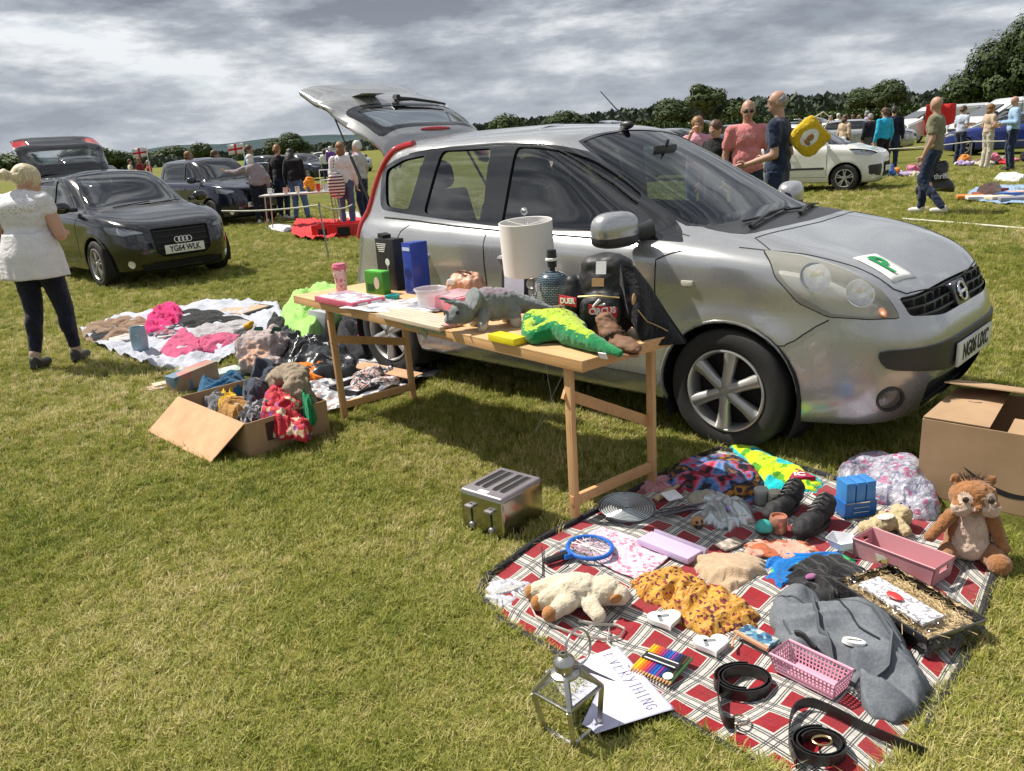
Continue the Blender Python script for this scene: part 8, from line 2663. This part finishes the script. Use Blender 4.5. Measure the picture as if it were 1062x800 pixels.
 for i,((u,v),(a,b),h,lab,c) in enumerate(items):
  o=thing('book',lab,'book',G(u,v,0),azp(G(158,402),G(262,378))+R_.uniform(-.15,.15)); mb=MB(); mb.box((0,0,h/2),(a,b,h)); mb.build('book_body',print_mat('book_cover_%d' % i,[c,shade(c,1.2),(.62,.6,.58),shade(c,.6),(.5,.25,.2)],9),o,bevel=.003)
 o=thing('toy_carton','brown and blue printed carton leaning at the back left of the box of clothes','carton',G(200,402,0),azp(G(188,404),G(228,392)),r=(0,-.1,azp(G(188,404),G(228,392)))); mb=MB(); mb.box((.02,.0,.07),(.34,.12,.13)); mb.build('carton_body',print_mat('toy_carton_print',[(.36,.26,.18),(.40,.28,.2),(.12,.2,.28),(.5,.2,.18),(.38,.27,.2)],9),o,bevel=.004)
 rim=.20
 c1,c2,c3=G(254,440,rim),G(338,415,rim),G(200,405,rim)
 az=azp(c1,c2); L=(c2 - c1).length; D=(c3 - c1).length*.92
 o=thing('clothes_box','low cardboard box with an open flap touching the grass, heaped with clothes','box',(c1.x,c1.y,0),az)
 card=MATS.get('brown_card') or mat('brown_card2',(.40,.27,.16),.85)
 mb=MB(); t_=.006
 mb.box((L/2,0,rim/2),(L,t_,rim)); mb.box((L/2,D,rim/2),(L,t_,rim)); mb.box((0,D/2,rim/2),(t_,D - t_,rim)); mb.box((L,D/2,rim/2),(t_,D - t_,rim)); mb.box((L/2,D/2,.004),(L,D,.006))
 mb.build('carton',card,o,smooth=False)
 fl=[(-.002,0,rim),(-.002,D,rim)]
 R3=Euler((0,0,-az)).to_matrix()
 f1=R3 @ (G(218,481,.01) - V((c1.x,c1.y,0))); f2=R3 @ (G(166,439,.01) - V((c1.x,c1.y,0)))
 mb=MB(); up=V((0,0,.006))
 a_,b_=V(fl[0]),V(fl[1]); f2=f1+(b_ - a_)
 mb.add([a_,b_,f2,f1,a_+up,b_+up,f2+up,f1+up],[(0,1,2,3),(4,7,6,5),(0,4,5,1),(1,5,6,2),(2,6,7,3),(3,7,4,0)])
 mb.build('flap',mat('orange_brown_card',(.56,.33,.18),.8,bump=.05),o,smooth=False)
 mb=MB(); mb.box((.17,-.006,rim*.62),(.12,.004,.10)); mb.box((.27,-.006,rim*.85),(.05,.004,.045)); mb.box((.335,-.006,rim*.85),(.05,.004,.045)); mb.build('dark_print',mat('dark_box_print',(.04,.025,.02),.7),o)
 mb=MB(); mb.box((.31,-.0075,rim*.42),(.13,.004,.10)); mb.build('white_label',mat('grey_white_label',(.50,.52,.50),.6),o)
 bz_=.10
 H('blue_clothes','petrol blue clothes at the back of the cardboard box','clothes',[(204,408),(208,396),(225,392),(250,390),(258,398),(245,408),(222,412)],.14,cloth_mat('petrol_blue_cloth',(.02,.10,.20),.35),51,bz_,11,.5)
 H('yellow_knitwear','bright yellow knitted item in the middle of the box of clothes','garment',[(226,420),(226,408),(236,402),(246,406),(246,418),(236,424)],.13,cloth_mat('yellow_knit_cloth',(.68,.42,.02),.15),52,bz_,12,.5)
 H('mustard_hat','ochre brown hat below the yellow knitted item','hat',[(228,430),(230,420),(244,414),(260,416),(264,426),(250,436),(236,436)],.12,cloth_mat('ochre_felt',(.42,.22,.06),.15),53,bz_,8,.25)
 H('grey_socks','light grey bundle at the left rim of the clothes box','clothes',[(210,416),(212,406),(224,404),(234,412),(232,422),(220,424)],.10,cloth_mat('grey_marl_cloth',(.20,.20,.22),.3),54,bz_,14,.6)
 H('navy_jacket','dark navy and grey jacket heaped at the back right of the clothes box','jacket',[(250,418),(254,404),(262,388),(272,376),(286,378),(292,388),(284,402),(270,414),(258,422)],.22,cloth_mat('navy_grey_cloth',(.05,.06,.085),.4),55,bz_ - .02,10,.55)
 H('dark_patterned_clothes','black and white patterned clothes at the near side of the clothes box','clothes',[(244,440),(248,426),(262,418),(282,420),(290,430),(276,438),(258,444)],.12,print_mat('black_white_pattern',[(.03,.03,.04),(.05,.05,.06),(.3,.3,.32),(.02,.02,.03)],40,.8),56,bz_,12,.5)
 H('cream_sock','cream rolled sock at the near left rim of the clothes box','sock',[(241,436),(241,428),(248,424),(255,430),(256,438),(248,441)],.10,cloth_mat('cream_knit_cloth',(.55,.50,.42),.1),57,bz_,12,.2)
 rp=print_mat('red_cartoon_print',[(.50,.01,.03),(.55,.02,.04),(.45,.01,.03),(.5,.02,.03),(.25,.05,.25),(.48,.01,.03),(.60,.45,.30),(.52,.015,.03)],30,.7)
 H('red_garment','shiny red patterned garment spilling over the front of the clothes box','garment',[(268,425),(270,410),(280,398),(292,391),(308,394),(318,404),(320,418),(316,432),(300,430),(284,430)],.24,rp,58,bz_ - .02,11,.6,raised=.6)
 o=thing('red_sleeve','red patterned sleeve hanging down the front face of the clothes box','garment',G(304,462,0),az); mb=MB(); mb.ell((0,.03,.13),(.15,.08,.27),e=.9); mb.ell((.02,.05,.20),(.16,.14,.12)); blob(mb,'sleeve',rp,o,.009,2,disp=.022,ds=14)
 o=thing('quilted_jacket','beige quilted puffer jacket hanging over the right end of the clothes box','jacket',G(322,455,0),az); mb=MB()
 for k in range(7):
  f_=k/6
  mb.ell((.0+.05*f_+.02*math.sin(k),.04+.10*f_ ** 2,.05+.31*f_ - .04*f_ ** 3),(.17,.12,.085),(0,.1,0))
 mb.ell((.07,.26,.32),(.20,.26,.12)); mb.ell((.08,.40,.26),(.16,.2,.12))
 blob(mb,'jacket_body',cloth_mat('beige_quilting',(.30,.24,.17),.15),o,.010,2,disp=.016,ds=16)
 H('green_scrap','small emerald green cloth between the red garment and the quilted jacket','cloth',[(308,408),(308,396),(316,392),(324,398),(324,410),(316,414)],.18,cloth_mat('emerald_cloth',(.01,.25,.10),.2),59,bz_,12,raised=.9)
 H('brown_shoe_pair','dark brown shoe heap behind the quilted jacket','shoes',[(312,384),(320,376),(336,376),(344,384),(338,392),(322,394)],.12,cloth_mat('teal_grey_cloth',(.06,.10,.12),.3),60,Z,10)
left_goods()
# ---------------------------------------------------------------- stall goods further off, ropes, vans, trees
def rope(label,pts,r,m,sag=.0):
 P=[]
 for a,b in zip(pts,pts[1:]):
  for k in range(8):
   f=k/8
   q=V(a).lerp(V(b),f); q.z -= sag*4*f*(1 - f)*(V(b) - V(a)).length
   P.append(q)
 P.append(V(pts[-1]))
 o=thing('barrier_rope',label,'rope',P[0])
 mb=MB(); mb.tube([p - P[0] for p in P],r,6); mb.build('rope',m,o)
def post(label,p,h,top=None,lean=0):
 o=thing('rope_post',label,'post',p)
 mb=MB(); mb.tube([(0,0,0),(lean,0,h)],.013,8); mb.build('post_shaft',mat('galvanised_post',(.35,.37,.40),.4,.7),o)
 mb=MB(); mb.tube([(lean - .02,0,h - .02),(lean,.02,h+.02),(lean+.02,0,h - .02)],.006,5); mb.build('hook',M_black,o)
def van(label,loc,yaw,H=2.3,L=5.3,col=(.60,.62,.63)):
 t=thing('white_van',label,'van',loc,yaw)
 prof=[(0,.30),(0,.75),(.12,1.0),(.80,1.25),(1.55,H - .22),(1.85,H - .03),(2.6,H),(L - .3,H),(L - .05,H - .08),(L,H - .5),(L,.38),(L - .4,.30)]
 bm=bmesh.new(); W_=1.95
 rings=[]
 ny=10
 for j in range(ny+1):
  f=-1+2*j/ny; y=math.copysign(abs(f) ** .8,f)*W_/2
  k=1 - .10*abs(f) ** 6
  rings.append([bm.verts.new((x*(1 - .0)+(.10*abs(f) ** 3 if x < 1 else 0),y*(1 - .07*max(0,z - 1.1)/1.2),.3+(z - .3)*k)) for x,z in prof])
 n=len(prof)
 for j in range(ny):
  for i in range(n): bm.faces.new((rings[j][i],rings[j][(i+1) % n],rings[j+1][(i+1) % n],rings[j+1][i]))
 bm.faces.new(rings[0]); bm.faces.new(rings[-1][::-1])
 bmesh.ops.recalc_face_normals(bm,faces=bm.faces)
 bmesh.ops.bevel(bm,geom=[e for e in bm.edges if e.calc_face_angle(0) > .6],offset=.05,segments=3,affect='EDGES',clamp_overlap=True)
 me=bpy.data.meshes.new('body'); bm.to_mesh(me); bvh=BVHTree.FromBMesh(bm); me.materials.append(paint('van_white',col,0,.3)); me.shade_smooth(); me.set_sharp_from_angle(angle=.7)
 link(bpy.data.objects.new('body',me),t)
 for s in (-1,1):
  y=s*W_/2
  mb=MB(); mb.add([(.95,y*.975,1.22),(1.95,y*.985,1.22),(1.95,y*.962,H - .42),(1.48,y*.962,H - .42)],[(0,1,2,3)]); o=mb.build('side_window',M_pillar,t,smooth=False); md=o.modifiers.new('s','SOLIDIFY'); md.thickness=.02; md.offset=0
  mb=MB(); mb.box((2.9,y*1.0,.62),(L - 3.1+1.6,.02,.10)); mb.build('rubbing_strip',M_trimb,t)
  for x in (.78,L - 1.05): wheel(t,x,y*.97,.33,.20,6,M_alloy,style='cap')
  mb=MB(); mb.box((1.05,y*1.10,1.28),(.10,.14,.28)); mb.build('door_mirror',M_black,t,bevel=.02)
  mb=MB();
  for x in (2.05,3.3): mb.box((x,y*.985,1.30),(.008,.02,1.5))
  mb.build('shut_lines',M_gap,t)
  mb=MB(); mb.box((.10,s*.72,.88),(.12,.34,.22)); mb.build('headlight',mat('van_lamp',(.5,.52,.55),.1,coat=1),t,bevel=.03)
 mb=MB(); mb.add([(.84,-.80,1.29),(.84,.80,1.29),(1.50,.72,H - .25),(1.50,-.72,H - .25)],[(0,1,2,3)]); o=mb.build('windscreen',M_pillar,t,smooth=False); md=o.modifiers.new('s','SOLIDIFY'); md.thickness=.04; md.offset=0
 mb=MB(); mb.box((-.0,0,.46),(.12,1.7,.24)); mb.box((.0,0,.80),(.08,.8,.12)); mb.build('bumper',M_trimb,t,bevel=.03)
 return t
def goods(n,u0,v0,u1,v1,seed,label_fmt,spread=.8):
 """loose goods on the ground in a run between two places"""
 R_=random.Random(seed)
 cols=[('red',(.5,.03,.04)),('pink',(.62,.18,.28)),('white',(.62,.62,.62)),('blue',(.05,.14,.42)),('black',(.02,.02,.025)),('cream',(.55,.48,.36)),('orange',(.65,.22,.04)),('brown',(.2,.11,.06)),('grey',(.3,.3,.32)),('lilac',(.38,.30,.5))]
 for i in range(n):
  f=(i+.5)/n
  p=G(u0+(u1 - u0)*f,v0+(v1 - v0)*f)+V((R_.uniform(-.15,.15),R_.uniform(-spread,spread)*.5,0))
  nm,c=cols[(i*3+seed) % 10]
  kind=R_.choice(['box','bag','cloth'])
  s=R_.uniform(.7,1.25)
  place_=['first','second','third','fourth','fifth','sixth','seventh','eighth','ninth','tenth','eleventh','twelfth'][i]
  lab='%s %s on the ground, %s from the left, %s' % (nm,kind,place_,label_fmt)
  if kind == 'box':
   mb=MB(); mb.box((0,0,.10*s),(.34*s,.24*s,.20*s)); o=mb.build('box',mat('goods_%s' % nm,c,.6),None,bevel=.01)
  elif kind == 'bag':
   mb=MB(); mb.ell((0,0,.12*s),(.34*s,.26*s,.28*s),e=.8); o=blob(mb,'bag',cloth_mat('goods_cloth_%s' % nm,c,.3),None,.022,2,disp=.05,ds=7,seed=i)
  else:
   mb=MB(); mb.ell((0,0,.04),(.50*s,.36*s,.13)); mb.ell((.1,.05,.06),(.26,.2,.14)); o=blob(mb,'cloth',cloth_mat('goods_cloth_%s' % nm,c,.3),None,.022,2,disp=.06,ds=8,seed=i)
  o.location=(p.x,p.y,0); o.rotation_euler=(0,0,R_.uniform(0,3))
  tag(o,lab,kind)
def mid_ground():
 wr=mat('white_rope',(.62,.60,.52),.8)
 a=G(228,262); b1=G(334,256); c1=G(378,232)
 post('thin metal rope post standing in front of the red blanket',G(341,268),.80,lean=-.05)
 post('thin dark rope post beside the folding stall table',G(356,243),.75)
 p0=V((-4.1,12.4,.78)); p1=G(341,268)+V((-.05,0,.78)); p2=V((-2.55,14.5,.62))
 rope('pale rope strung from the black hatchback to the thin metal post',[p0,p1],.012,wr,.02)
 rope('pale rope running from the thin metal post towards the silver car',[p1,p2],.010,wr,.03)
 rope('white rope lying across the grass at the right of the silver bonnet',[G(936,227,.02),G(990,231,.02),G(1062,237,.02),G(1130,244,.02)],.012,wr)
 q0,q1,q2=G(906,181)+V((0,0,.65)),G(1005,178)+V((0,0,.75)),G(1090,176)+V((0,0,.75))
 rope('white rope strung at waist height in front of the white vans',[q0,q1,q2],.014,wr,.015)
 post('rope post at the right edge of the picture by the white van',q2 - V((0,0,.75)),.78)
 post('rope post in front of the people by the blue car',q1 - V((0,0,.75)),.78)
 p=G(296,250)
 c=V((-4.15,17.6,0))
 t=thing('folding_table','light folding stall table with glassware behind the thin metal post','table',c,.05)
 mb=MB(); mb.box((0,0,.72),(1.55,.60,.03)); mb.build('table_top',mat('pale_grey_laminate',(.50,.50,.50),.5),t,bevel=.006)
 for x in (-.70,.70):
  for y in (-.25,.25):
   mb=MB(); mb.tube([(x,y,0),(x*.95,y,.71)],.014,8); mb.build('leg',M_steel,t)
 R_=random.Random(9)
 labs=[('jug','white jug with red marking on the folding stall table, leftmost',(.6,.6,.6)),('mug','red mug near the right end of the folding stall table',(.55,.03,.03)),('bowl','pale bowl in the middle of the folding stall table',(.62,.55,.48)),('jar','dark jar beside the pale bowl on the stall table',(.05,.05,.06)),('vase','white vase behind the red mug on the stall table',(.62,.62,.64)),('cup','pink and white cup left of the pale bowl on the stall table',(.62,.35,.32))]
 xs=[-.6,.42,.0,.18,.55,-.25]
 for (nm,lab,col),x in zip(labs,xs):
  o=thing(nm,lab,nm,c+V((x,R_.uniform(-.15,.1),.735)))
  h=R_.uniform(.10,.17)
  mb=MB(); mb.lathe([(.03,0),(.05,h*.4),(.042,h*.8),(.05,h),(.045,h),(.036,h*.8),(.0001,.01)],20); mb.build(nm+'_body',mat('crockery_%s' % nm,col,.3,coat=.4),o)
  if nm in ('mug','jug','cup'):
   mb=MB(); mb.tube([(.045,0,h*.8),(.08,0,h*.7),(.08,0,h*.35),(.046,0,h*.3)],.008,6); mb.build('handle',mat('crockery_%s' % nm,col,.3),o)
 o=thing('wire_rack','tall white wire rack standing on the right end of the folding stall table','rack',c+V((.62,.1,.735)))
 mb=MB()
 for x in (-.18,0,.18): mb.tube([(x,0,0),(x,0,.42)],.008,6)
 for z in (.02,.22,.42): mb.tube([(-.18,0,z),(.18,0,z)],.008,6)
 for x in (-.18,.18): mb.tube([(x,0,0),(x,.22,0)],.008,6)
 mb.build('rack_wires',M_white,o)
 o=thing('orange_bag','orange plastic carrier bag standing behind the folding stall table','bag',c+V((.2,.12,.56))); o.location.z=.61; o.scale=(.65,.65,.6)
 mb=MB(); mb.ell((0,0,.45),(.36,.25,.5),e=.8); blob(mb,'bag_body',cloth_mat('orange_bag_plastic',(.70,.25,.02),.2),o,.02,2,disp=.04,ds=7)
 sheetpx('red_blanket','bright red blanket spread on the grass beside the stall table','blanket',[(303,246),(303,240),(308,230)],[(308,230),(340,231),(376,229)],[(376,244),(376,236),(376,229)],[(303,246),(330,251),(352,247),(376,244)],cloth_mat('red_blanket_cloth',(.62,.03,.035),.15),.07,7,.004,.06)
 o=thing('red_crate','open red plastic crate with dark contents on the red blanket','crate',G(352,246),-.15)
 mb=MB(); L,D,h=.85,.45,.25
 for (cx,cy,sx,sy) in ((0,-D/2,L,.02),(0,D/2,L,.02),(-L/2,0,.02,D - .02),(L/2,0,.02,D - .02)): mb.box((cx,cy,h/2),(sx,sy,h))
 mb.box((0,0,.02),(L,D,.02)); rp=mat('red_crate_plastic',(.55,.02,.025),.4); mb.build('crate_body',rp,o,bevel=.004)
 mb=MB(); mb.box((-.22,-D/2 - .012,.12),(.16,.006,.12)); mb.box((.18,-D/2 - .012,.12),(.24,.006,.16)); mb.build('dark_opening',M_gap,o)
 H=heap
 H('white_cloth','white cloth lying to the left of the red blanket','cloth',[(276,236),(282,233),(300,233),(303,238),(292,240)],.05,cloth_mat('white_cloth_cotton',(.64,.64,.68),.1),71,0,4)
 H('white_clothes','pale clothes and papers lying behind the red crate','clothes',[(350,226),(356,221),(372,220),(376,226),(366,230)],.12,cloth_mat('pale_mixed_cloth',(.55,.55,.52),.3),72,0,4)
 bl=print_mat('blue_printed_sheet',[(.10,.25,.50),(.45,.50,.58),(.62,.60,.58),(.30,.10,.06),(.12,.3,.55),(.6,.3,.1)],5,.8)
 sheetpx('blue_sheet','pale blue ground sheet covered in books right of the walking man','sheet',[(1000,208),(1006,200),(1012,196)],[(1012,196),(1040,193),(1075,193)],[(1075,212),(1075,203),(1075,193)],[(1000,208),(1040,212),(1075,212)],cloth_mat('pale_blue_cotton',(.25,.38,.58),.2),.03,8,.01,.03)
 R_=random.Random(31)
 cc=[('orange',(.65,.20,.03)),('white',(.62,.6,.58)),('red brown',(.25,.06,.03)),('cream',(.55,.48,.36)),('blue',(.06,.15,.4)),('grey',(.25,.25,.27)),('peach',(.6,.35,.24)),('maroon',(.2,.02,.03))]
 for i,(u,v) in enumerate(((1006,205),(1016,206),(1024,202),(1034,206),(1044,202),(1050,207),(1058,201),(1030,198))):
  o=thing('book','%s covered book on the pale blue ground sheet at the right edge' % cc[i][0],'book',G(u,v,.05),R_.uniform(-.4,.4)); mb=MB(); mb.box((0,0,.02),(.42,.30,.05)); mb.build('book_body',mat('book_%s' % cc[i][0].replace(' ','_'),cc[i][1],.5),o,bevel=.005)
 H('brown_bag','crumpled dark brown bag on the far edge of the pale blue ground sheet','bag',[(1012,200),(1016,194),(1026,190),(1038,194),(1040,200),(1026,202)],.22,cloth_mat('dark_brown_leather_cloth',(.06,.03,.025),.3),73,0,4,raised=.4)
 H('white_clothes','white clothes lying on the grass near the feet of the man in pale blue','clothes',[(1030,186),(1036,181),(1056,180),(1064,182),(1056,187)],.10,cloth_mat('white_heap_cloth',(.6,.6,.58),.2),74,0,4)
 goods(10,922,184,968,182,3,'behind the walking man',.9)
 goods(9,1000,172,1034,170,6,'in front of the blue car',.9)
 goods(8,1052,168,1090,166,8,'at the right picture edge',.9)
 van('long white panel van parked with its side to the field under the big trees',V((17.9,33.5,0)),-.06,1.9,6.2)
 van('white van with a red interior panel, further left than the other van',V((21.4,46,0)),.05,1.85,5.0)
 o=thing('red_banner','plain red cloth hanging on the side of the left white van','cloth',V((23.2,44.7,0))); mb=MB(); mb.grid(lambda a,b: (-.8+1.6*a,.05*math.sin(a*14),.4+1.5*b),20,6); q=mb.build('banner_cloth',cloth_mat('red_banner_cloth',(.6,.03,.03),.1),o); md=q.modifiers.new('s','SOLIDIFY'); md.thickness=.01
 D_=bpy.data.objects
 for src,u,D,yaw,lab in (('dark_blue_car',318,62,-.5,'tiny dark car at the far left of the distant trees'),('pale_silver_car',392,58,-.9,'tiny silver car far off under the raised silver tailgate'),
        ('slate_grey_car',140,30,-.9,'slate grey car between the black hatchback and the navy car'),('pale_silver_car',885,60,-.4,'distant silver car left of the dark boot lid'),('dark_blue_car',850,66,-.4,'distant dark car above the roof of the white hatchback'),
        ('white_car',372,70,-.7,'tiny white car beyond the person with the ponytail'),('slate_grey_car',800,48,-.5,'grey car half hidden behind the man with the yellow shopper'),('blue_car',905,72,-.4,'far off blue car among the distant crowd')):
  c_=copy_tree(D_[src]); c_['label']=lab; c_['group']='cars parked far across the field'
  c_.location=((u - 531)/CAM_F*D,D,0); c_.rotation_euler=(0,0,yaw)
 for (u,vtop,d,lab) in ((152,156,34,'small red cross flag on a thin pole behind the black hatchback'),(252,152,32,'small red cross flag on a thin pole behind the navy car')):
  P_=CC+ray(u,vtop)*(d/ray(u,vtop).y)
  o=thing('flag',lab,'flag',(P_.x,P_.y,0),.2)
  mb=MB(); mb.tube([(0,0,0),(0,0,P_.z+.15)],.015,6); mb.build('flag_pole',M_white,o)
  mb=MB(); mb.grid(lambda a,b: (a*-.55,.05*math.sin(a*9),P_.z+.13 - .36*b - .05*a),14,6); q=mb.build('flag_cloth',cloth_mat('flag_white',(.68,.68,.7),.05),o); md=q.modifiers.new('s','SOLIDIFY'); md.thickness=.004
  mb=MB(); mb.grid(lambda a,b: (a*-.55,.05*math.sin(a*9),P_.z - .02 - .07*b - .05*a),14,3); mb.grid(lambda a,b: (-.24 - .08*a,.05*math.sin((.24+.08*a)/.55*9),P_.z+.13 - .36*b - .025),3,6); q=mb.build('red_cross',cloth_mat('flag_red',(.6,.02,.03),.05),o); md=q.modifiers.new('s','SOLIDIFY'); md.thickness=.012; md.offset=0
# ---------------------------------------------------------------- trees
def leaf_mat(name,a,b):
 s=NT(name,.7,0,.25)
 geo=s.n('ShaderNodeNewGeometry')
 n_=s.noise(.9,4,.6,geo.outputs['Position'])
 rnd=geo.outputs['Random Per Island']
 f=s.math('ADD',s.math('MULTIPLY',n_,.6),s.math('MULTIPLY',rnd,.4))
 s.color(s.ramp(f,[(.3,a),(.7,b)]))
 return s.m
def tree_parts(h,w,seed,nl,lobes,leafs,trunk_h=.28):
 R_=random.Random(seed)
 C=[]
 for k in range(lobes):
  a=R_.uniform(0,2*PI); r_=w*.5*math.sqrt(R_.random())*.72
  z=h*(trunk_h+(1 - trunk_h)*(.22+.62*R_.random()*(1 - .35*r_/(w*.5))))
  C.append((V((r_*math.cos(a),r_*math.sin(a),z)),w*R_.uniform(.15,.25)))
 C.append((V((0,0,h*.78)),w*.24))
 mb=MB()
 n=0
 while n < nl:
  c,r_=R_.choice(C)
  d=V((R_.gauss(0,1),R_.gauss(0,1),R_.gauss(0,.85))).normalized()
  p=c+d*r_*(R_.uniform(.55,1.0) ** .5)*(1+.25*noise.noise(c+d*2.3))
  if noise.noise(p*(3.2/max(w*.25,1))) < -.22: continue
  s_=leafs*R_.uniform(.6,1.4)
  u=V((R_.gauss(0,1),R_.gauss(0,1),R_.gauss(0,.5))).normalized()
  v_=u.cross(d+V((0,0,.3))).normalized()
  u=v_.cross(d).normalized()
  mb.add([p - u*s_,p+v_*s_*.7,p+u*s_,p - v_*s_*.7],[(0,1,2,3)])
  n += 1
 crown=mb
 tb=MB()
 tr=h*.028
 tb.tube([(0,0,-.3),(.02*h,0,h*trunk_h*.6),(0,.01*h,h*trunk_h),(0,0,h*.62)],[tr*1.5,tr*1.1,tr,tr*.35],9)
 for c,r_ in C[:9]:
  a=V((0,0,h*trunk_h*R_.uniform(.8,1.3)))
  tb.tube([a,a.lerp(c,.5)+V((0,0,-.04*h)),c],[tr*.55,tr*.35,tr*.1],6)
 return crown,tb
def trees():
 ld=leaf_mat('dark_oak_leaves',(.016,.030,.010),(.072,.102,.032))
 lm=leaf_mat('mid_green_leaves',(.022,.040,.010),(.075,.105,.028))
 bark=mat('bark',(.07,.05,.035),.9,bump=.6,bs=12,bd=.03)
 proto={}
 for key,(h,w,sd_,nl,lb,ls,mt,th) in dict(big=(13,15,1,38000,38,.20,ld,.08),round=(9,9,2,8500,18,.25,ld,.14),tall=(11,7.5,3,4200,12,.26,lm,.40),low=(6.5,9,4,4200,15,.30,lm,.10)).items():
  cr,tb=tree_parts(h,w,sd_,nl,lb,ls,th)
  a=cr.build('crown',mt,None,smooth=False,fix=False); b=tb.build('trunk',bark,None)
  proto[key]=(a,b,h)
 used=set()
 def tree(key,u,vtop,D,label,group=None,sx=1.0):
  a,b,h=proto[key]
  d=ray(u,vtop)
  yh=145 - (u - 531)*.0636
  H=(yh - vtop)/CAM_F*D+CAM_H
  x=(u - 531)/CAM_F*D
  t=thing('tree',label,'tree',(x,D*.99,hgt(x,D)),u*.37,group)
  k=H/h
  for src in (a,b):
   if (key,src.name) not in used: used.add((key,src.name)); c=src
   else: c=src.copy(); COL.objects.link(c)
   c.parent=t
  t.scale=(k*sx,k*sx,k)
 tree('big',1052,27,105,'tallest dark oak at the right edge of the picture',sx=.95)
 tree('big',1092,22,112,'tall dark oak cut off by the right edge, behind the tallest one',sx=1.1)
 tree('round',1003,72,108,'dark rounded oak on the left flank of the tall oaks',sx=1.1)
 tree('round',980,100,125,'low dark tree at the foot of the oaks, above the white van',sx=1.3)
 tree('tall',735,94,150,'slender tree with a flat topped crown standing above the wood line',sx=1.25)
 tree('round',702,108,160,'rounded tree left of the flat topped one, above the silver roof',sx=1.5)
 tree('low',762,112,150,'bushy tree right of the flat topped one',sx=1.4)
 tree('round',915,92,210,'domed tree rising from the wood behind the walking man',sx=1.3)
 tree('round',888,100,215,'broad tree left of the domed tree in the wood',sx=1.5)
 tree('low',540,126,190,'small treetop showing just over the silver roof',sx=1.3)
 tree('round',597,122,230,'low dark treetop over the middle of the silver roof',sx=1.6)
 tree('round',328,140,170,'pair forming dark rounded tree to the left of the raised silver tailgate',sx=1.5)
 tree('round',312,146,180,'smaller dark tree immediately left of the rounded pair',sx=1.6)
 tree('low',216,152,260,'bushy tree over the roof of the navy car',sx=1.5)
 tree('low',240,150,220,'tree behind the red cross flag and the man in teal',sx=.9)
 tree('low',196,156,260,'low tree left of the bushy tree over the navy roof',sx=1.5)
 tree('low',158,156,220,'tree between the black hatchback and the navy car',sx=1.5)
 tree('low',130,152,190,'tree rising over the roof of the black hatchback',sx=1.5)
 tree('low',60,156,220,'tree behind the raised black tailgate',sx=1.6)
 tree('tall',-6,128,60,'tree reaching in at the left edge of the picture',sx=1.2)
 mb=MB(); R_=random.Random(77)
 def top(u):
  T=[(-60,168),(0,168),(120,164),(300,156),(340,152),(370,152),(400,152),(470,140),(520,132),(560,128),(620,126),(680,118),(700,112),(760,112),(800,108),(850,106),(880,104),(920,100),(960,102),(1000,98),(1100,90)]
  for (a,p),(b,q) in zip(T,T[1:]):
   if a <= u <= b: return p+(q - p)*(u - a)/(b - a)
  return 150
 for i in range(30000):
  u=R_.uniform(-60,1120)
  D=R_.uniform(235,300)
  yh=145 - (u - 531)*.0636
  Ht=max(2.5,(yh - top(u))/CAM_F*265+1.0)*(1+.16*noise.noise(V((u*.045,0,0)))+.10*noise.noise(V((u*.16,3,0))))
  dz=R_.random() ** .6
  x=(u - 531)/CAM_F*D
  p=V((x,D - 20*(1 - dz),hgt(x,D)+Ht*dz*(.86+.14*noise.noise(V((x*.2,D*.2,0))))))
  s_=R_.uniform(.5,1.2)
  d=V((R_.gauss(0,1),R_.gauss(0,1) - .8,R_.gauss(0,.7))).normalized()
  v_=d.cross(V((0,0,1))).normalized(); u_=v_.cross(d)
  mb.add([p - u_*s_,p+v_*s_,p+u_*s_,p - v_*s_],[(0,1,2,3)])
 o=mb.build('distant_wood',leaf_mat('hazed_wood_leaves',(.034,.050,.036),(.078,.10,.062)),None,smooth=False,fix=False)  # distance haze painted into the leaf colours, paler and bluer
 tag(o,'dark wood running along the far edge of the field','wood',kind='stuff')
 mb=MB()
 for i in range(9000):
  u=R_.uniform(640,975); D=118+R_.uniform(-1.5,1.5)+(u - 640)*.03; x=(u - 531)/CAM_F*D
  z=R_.random()*(2.1+.9*noise.noise(V((x*.16,0,0))))
  p=V((x,D,hgt(x,D)+z)); s_=R_.uniform(.12,.3)
  d=V((R_.gauss(0,1),R_.gauss(0,1) - .8,R_.gauss(0,.7))).normalized(); v_=d.cross(V((0,0,1))).normalized(); u_=v_.cross(d)
  mb.add([p - u_*s_,p+v_*s_,p+u_*s_,p - v_*s_],[(0,1,2,3)])
 o=mb.build('hedge',lm,None,smooth=False,fix=False); tag(o,'long green hedge across the field in front of the wood','hedge')
 s=NT('stubble',.9,0,.1); s.color(s.ramp(s.noise(.08,5),[(.3,(.24,.19,.09)),(.7,(.32,.25,.13))]))
 mb=MB(); mb.grid(lambda a,b: (20+130*a,128+85*b,hgt(20+130*a,128+85*b)+.10+1.4*b),20,12); o=mb.build('stubble_field',s.m,fix=False); tag(o,kind='structure')
 mb=MB()
 mb.grid(lambda a,b: (-900+1500*a,900+300*b,-2+(19+11*noise.noise(V((a*6,1,0)))+6*noise.noise(V((a*17,4,0))))*math.sin(min(1,b*1.3)*PI/2)),60,8)
 s=NT('hazed_hill_woods',1,0,0); s.color(s.ramp(s.noise(.02,6),[(.35,(.045,.065,.075)),(.65,(.07,.095,.095))])); o=mb.build('hills',s.m,fix=False); tag(o,kind='structure')  # bluish tone is haze painted into the hill colour
mid_ground()
trees()
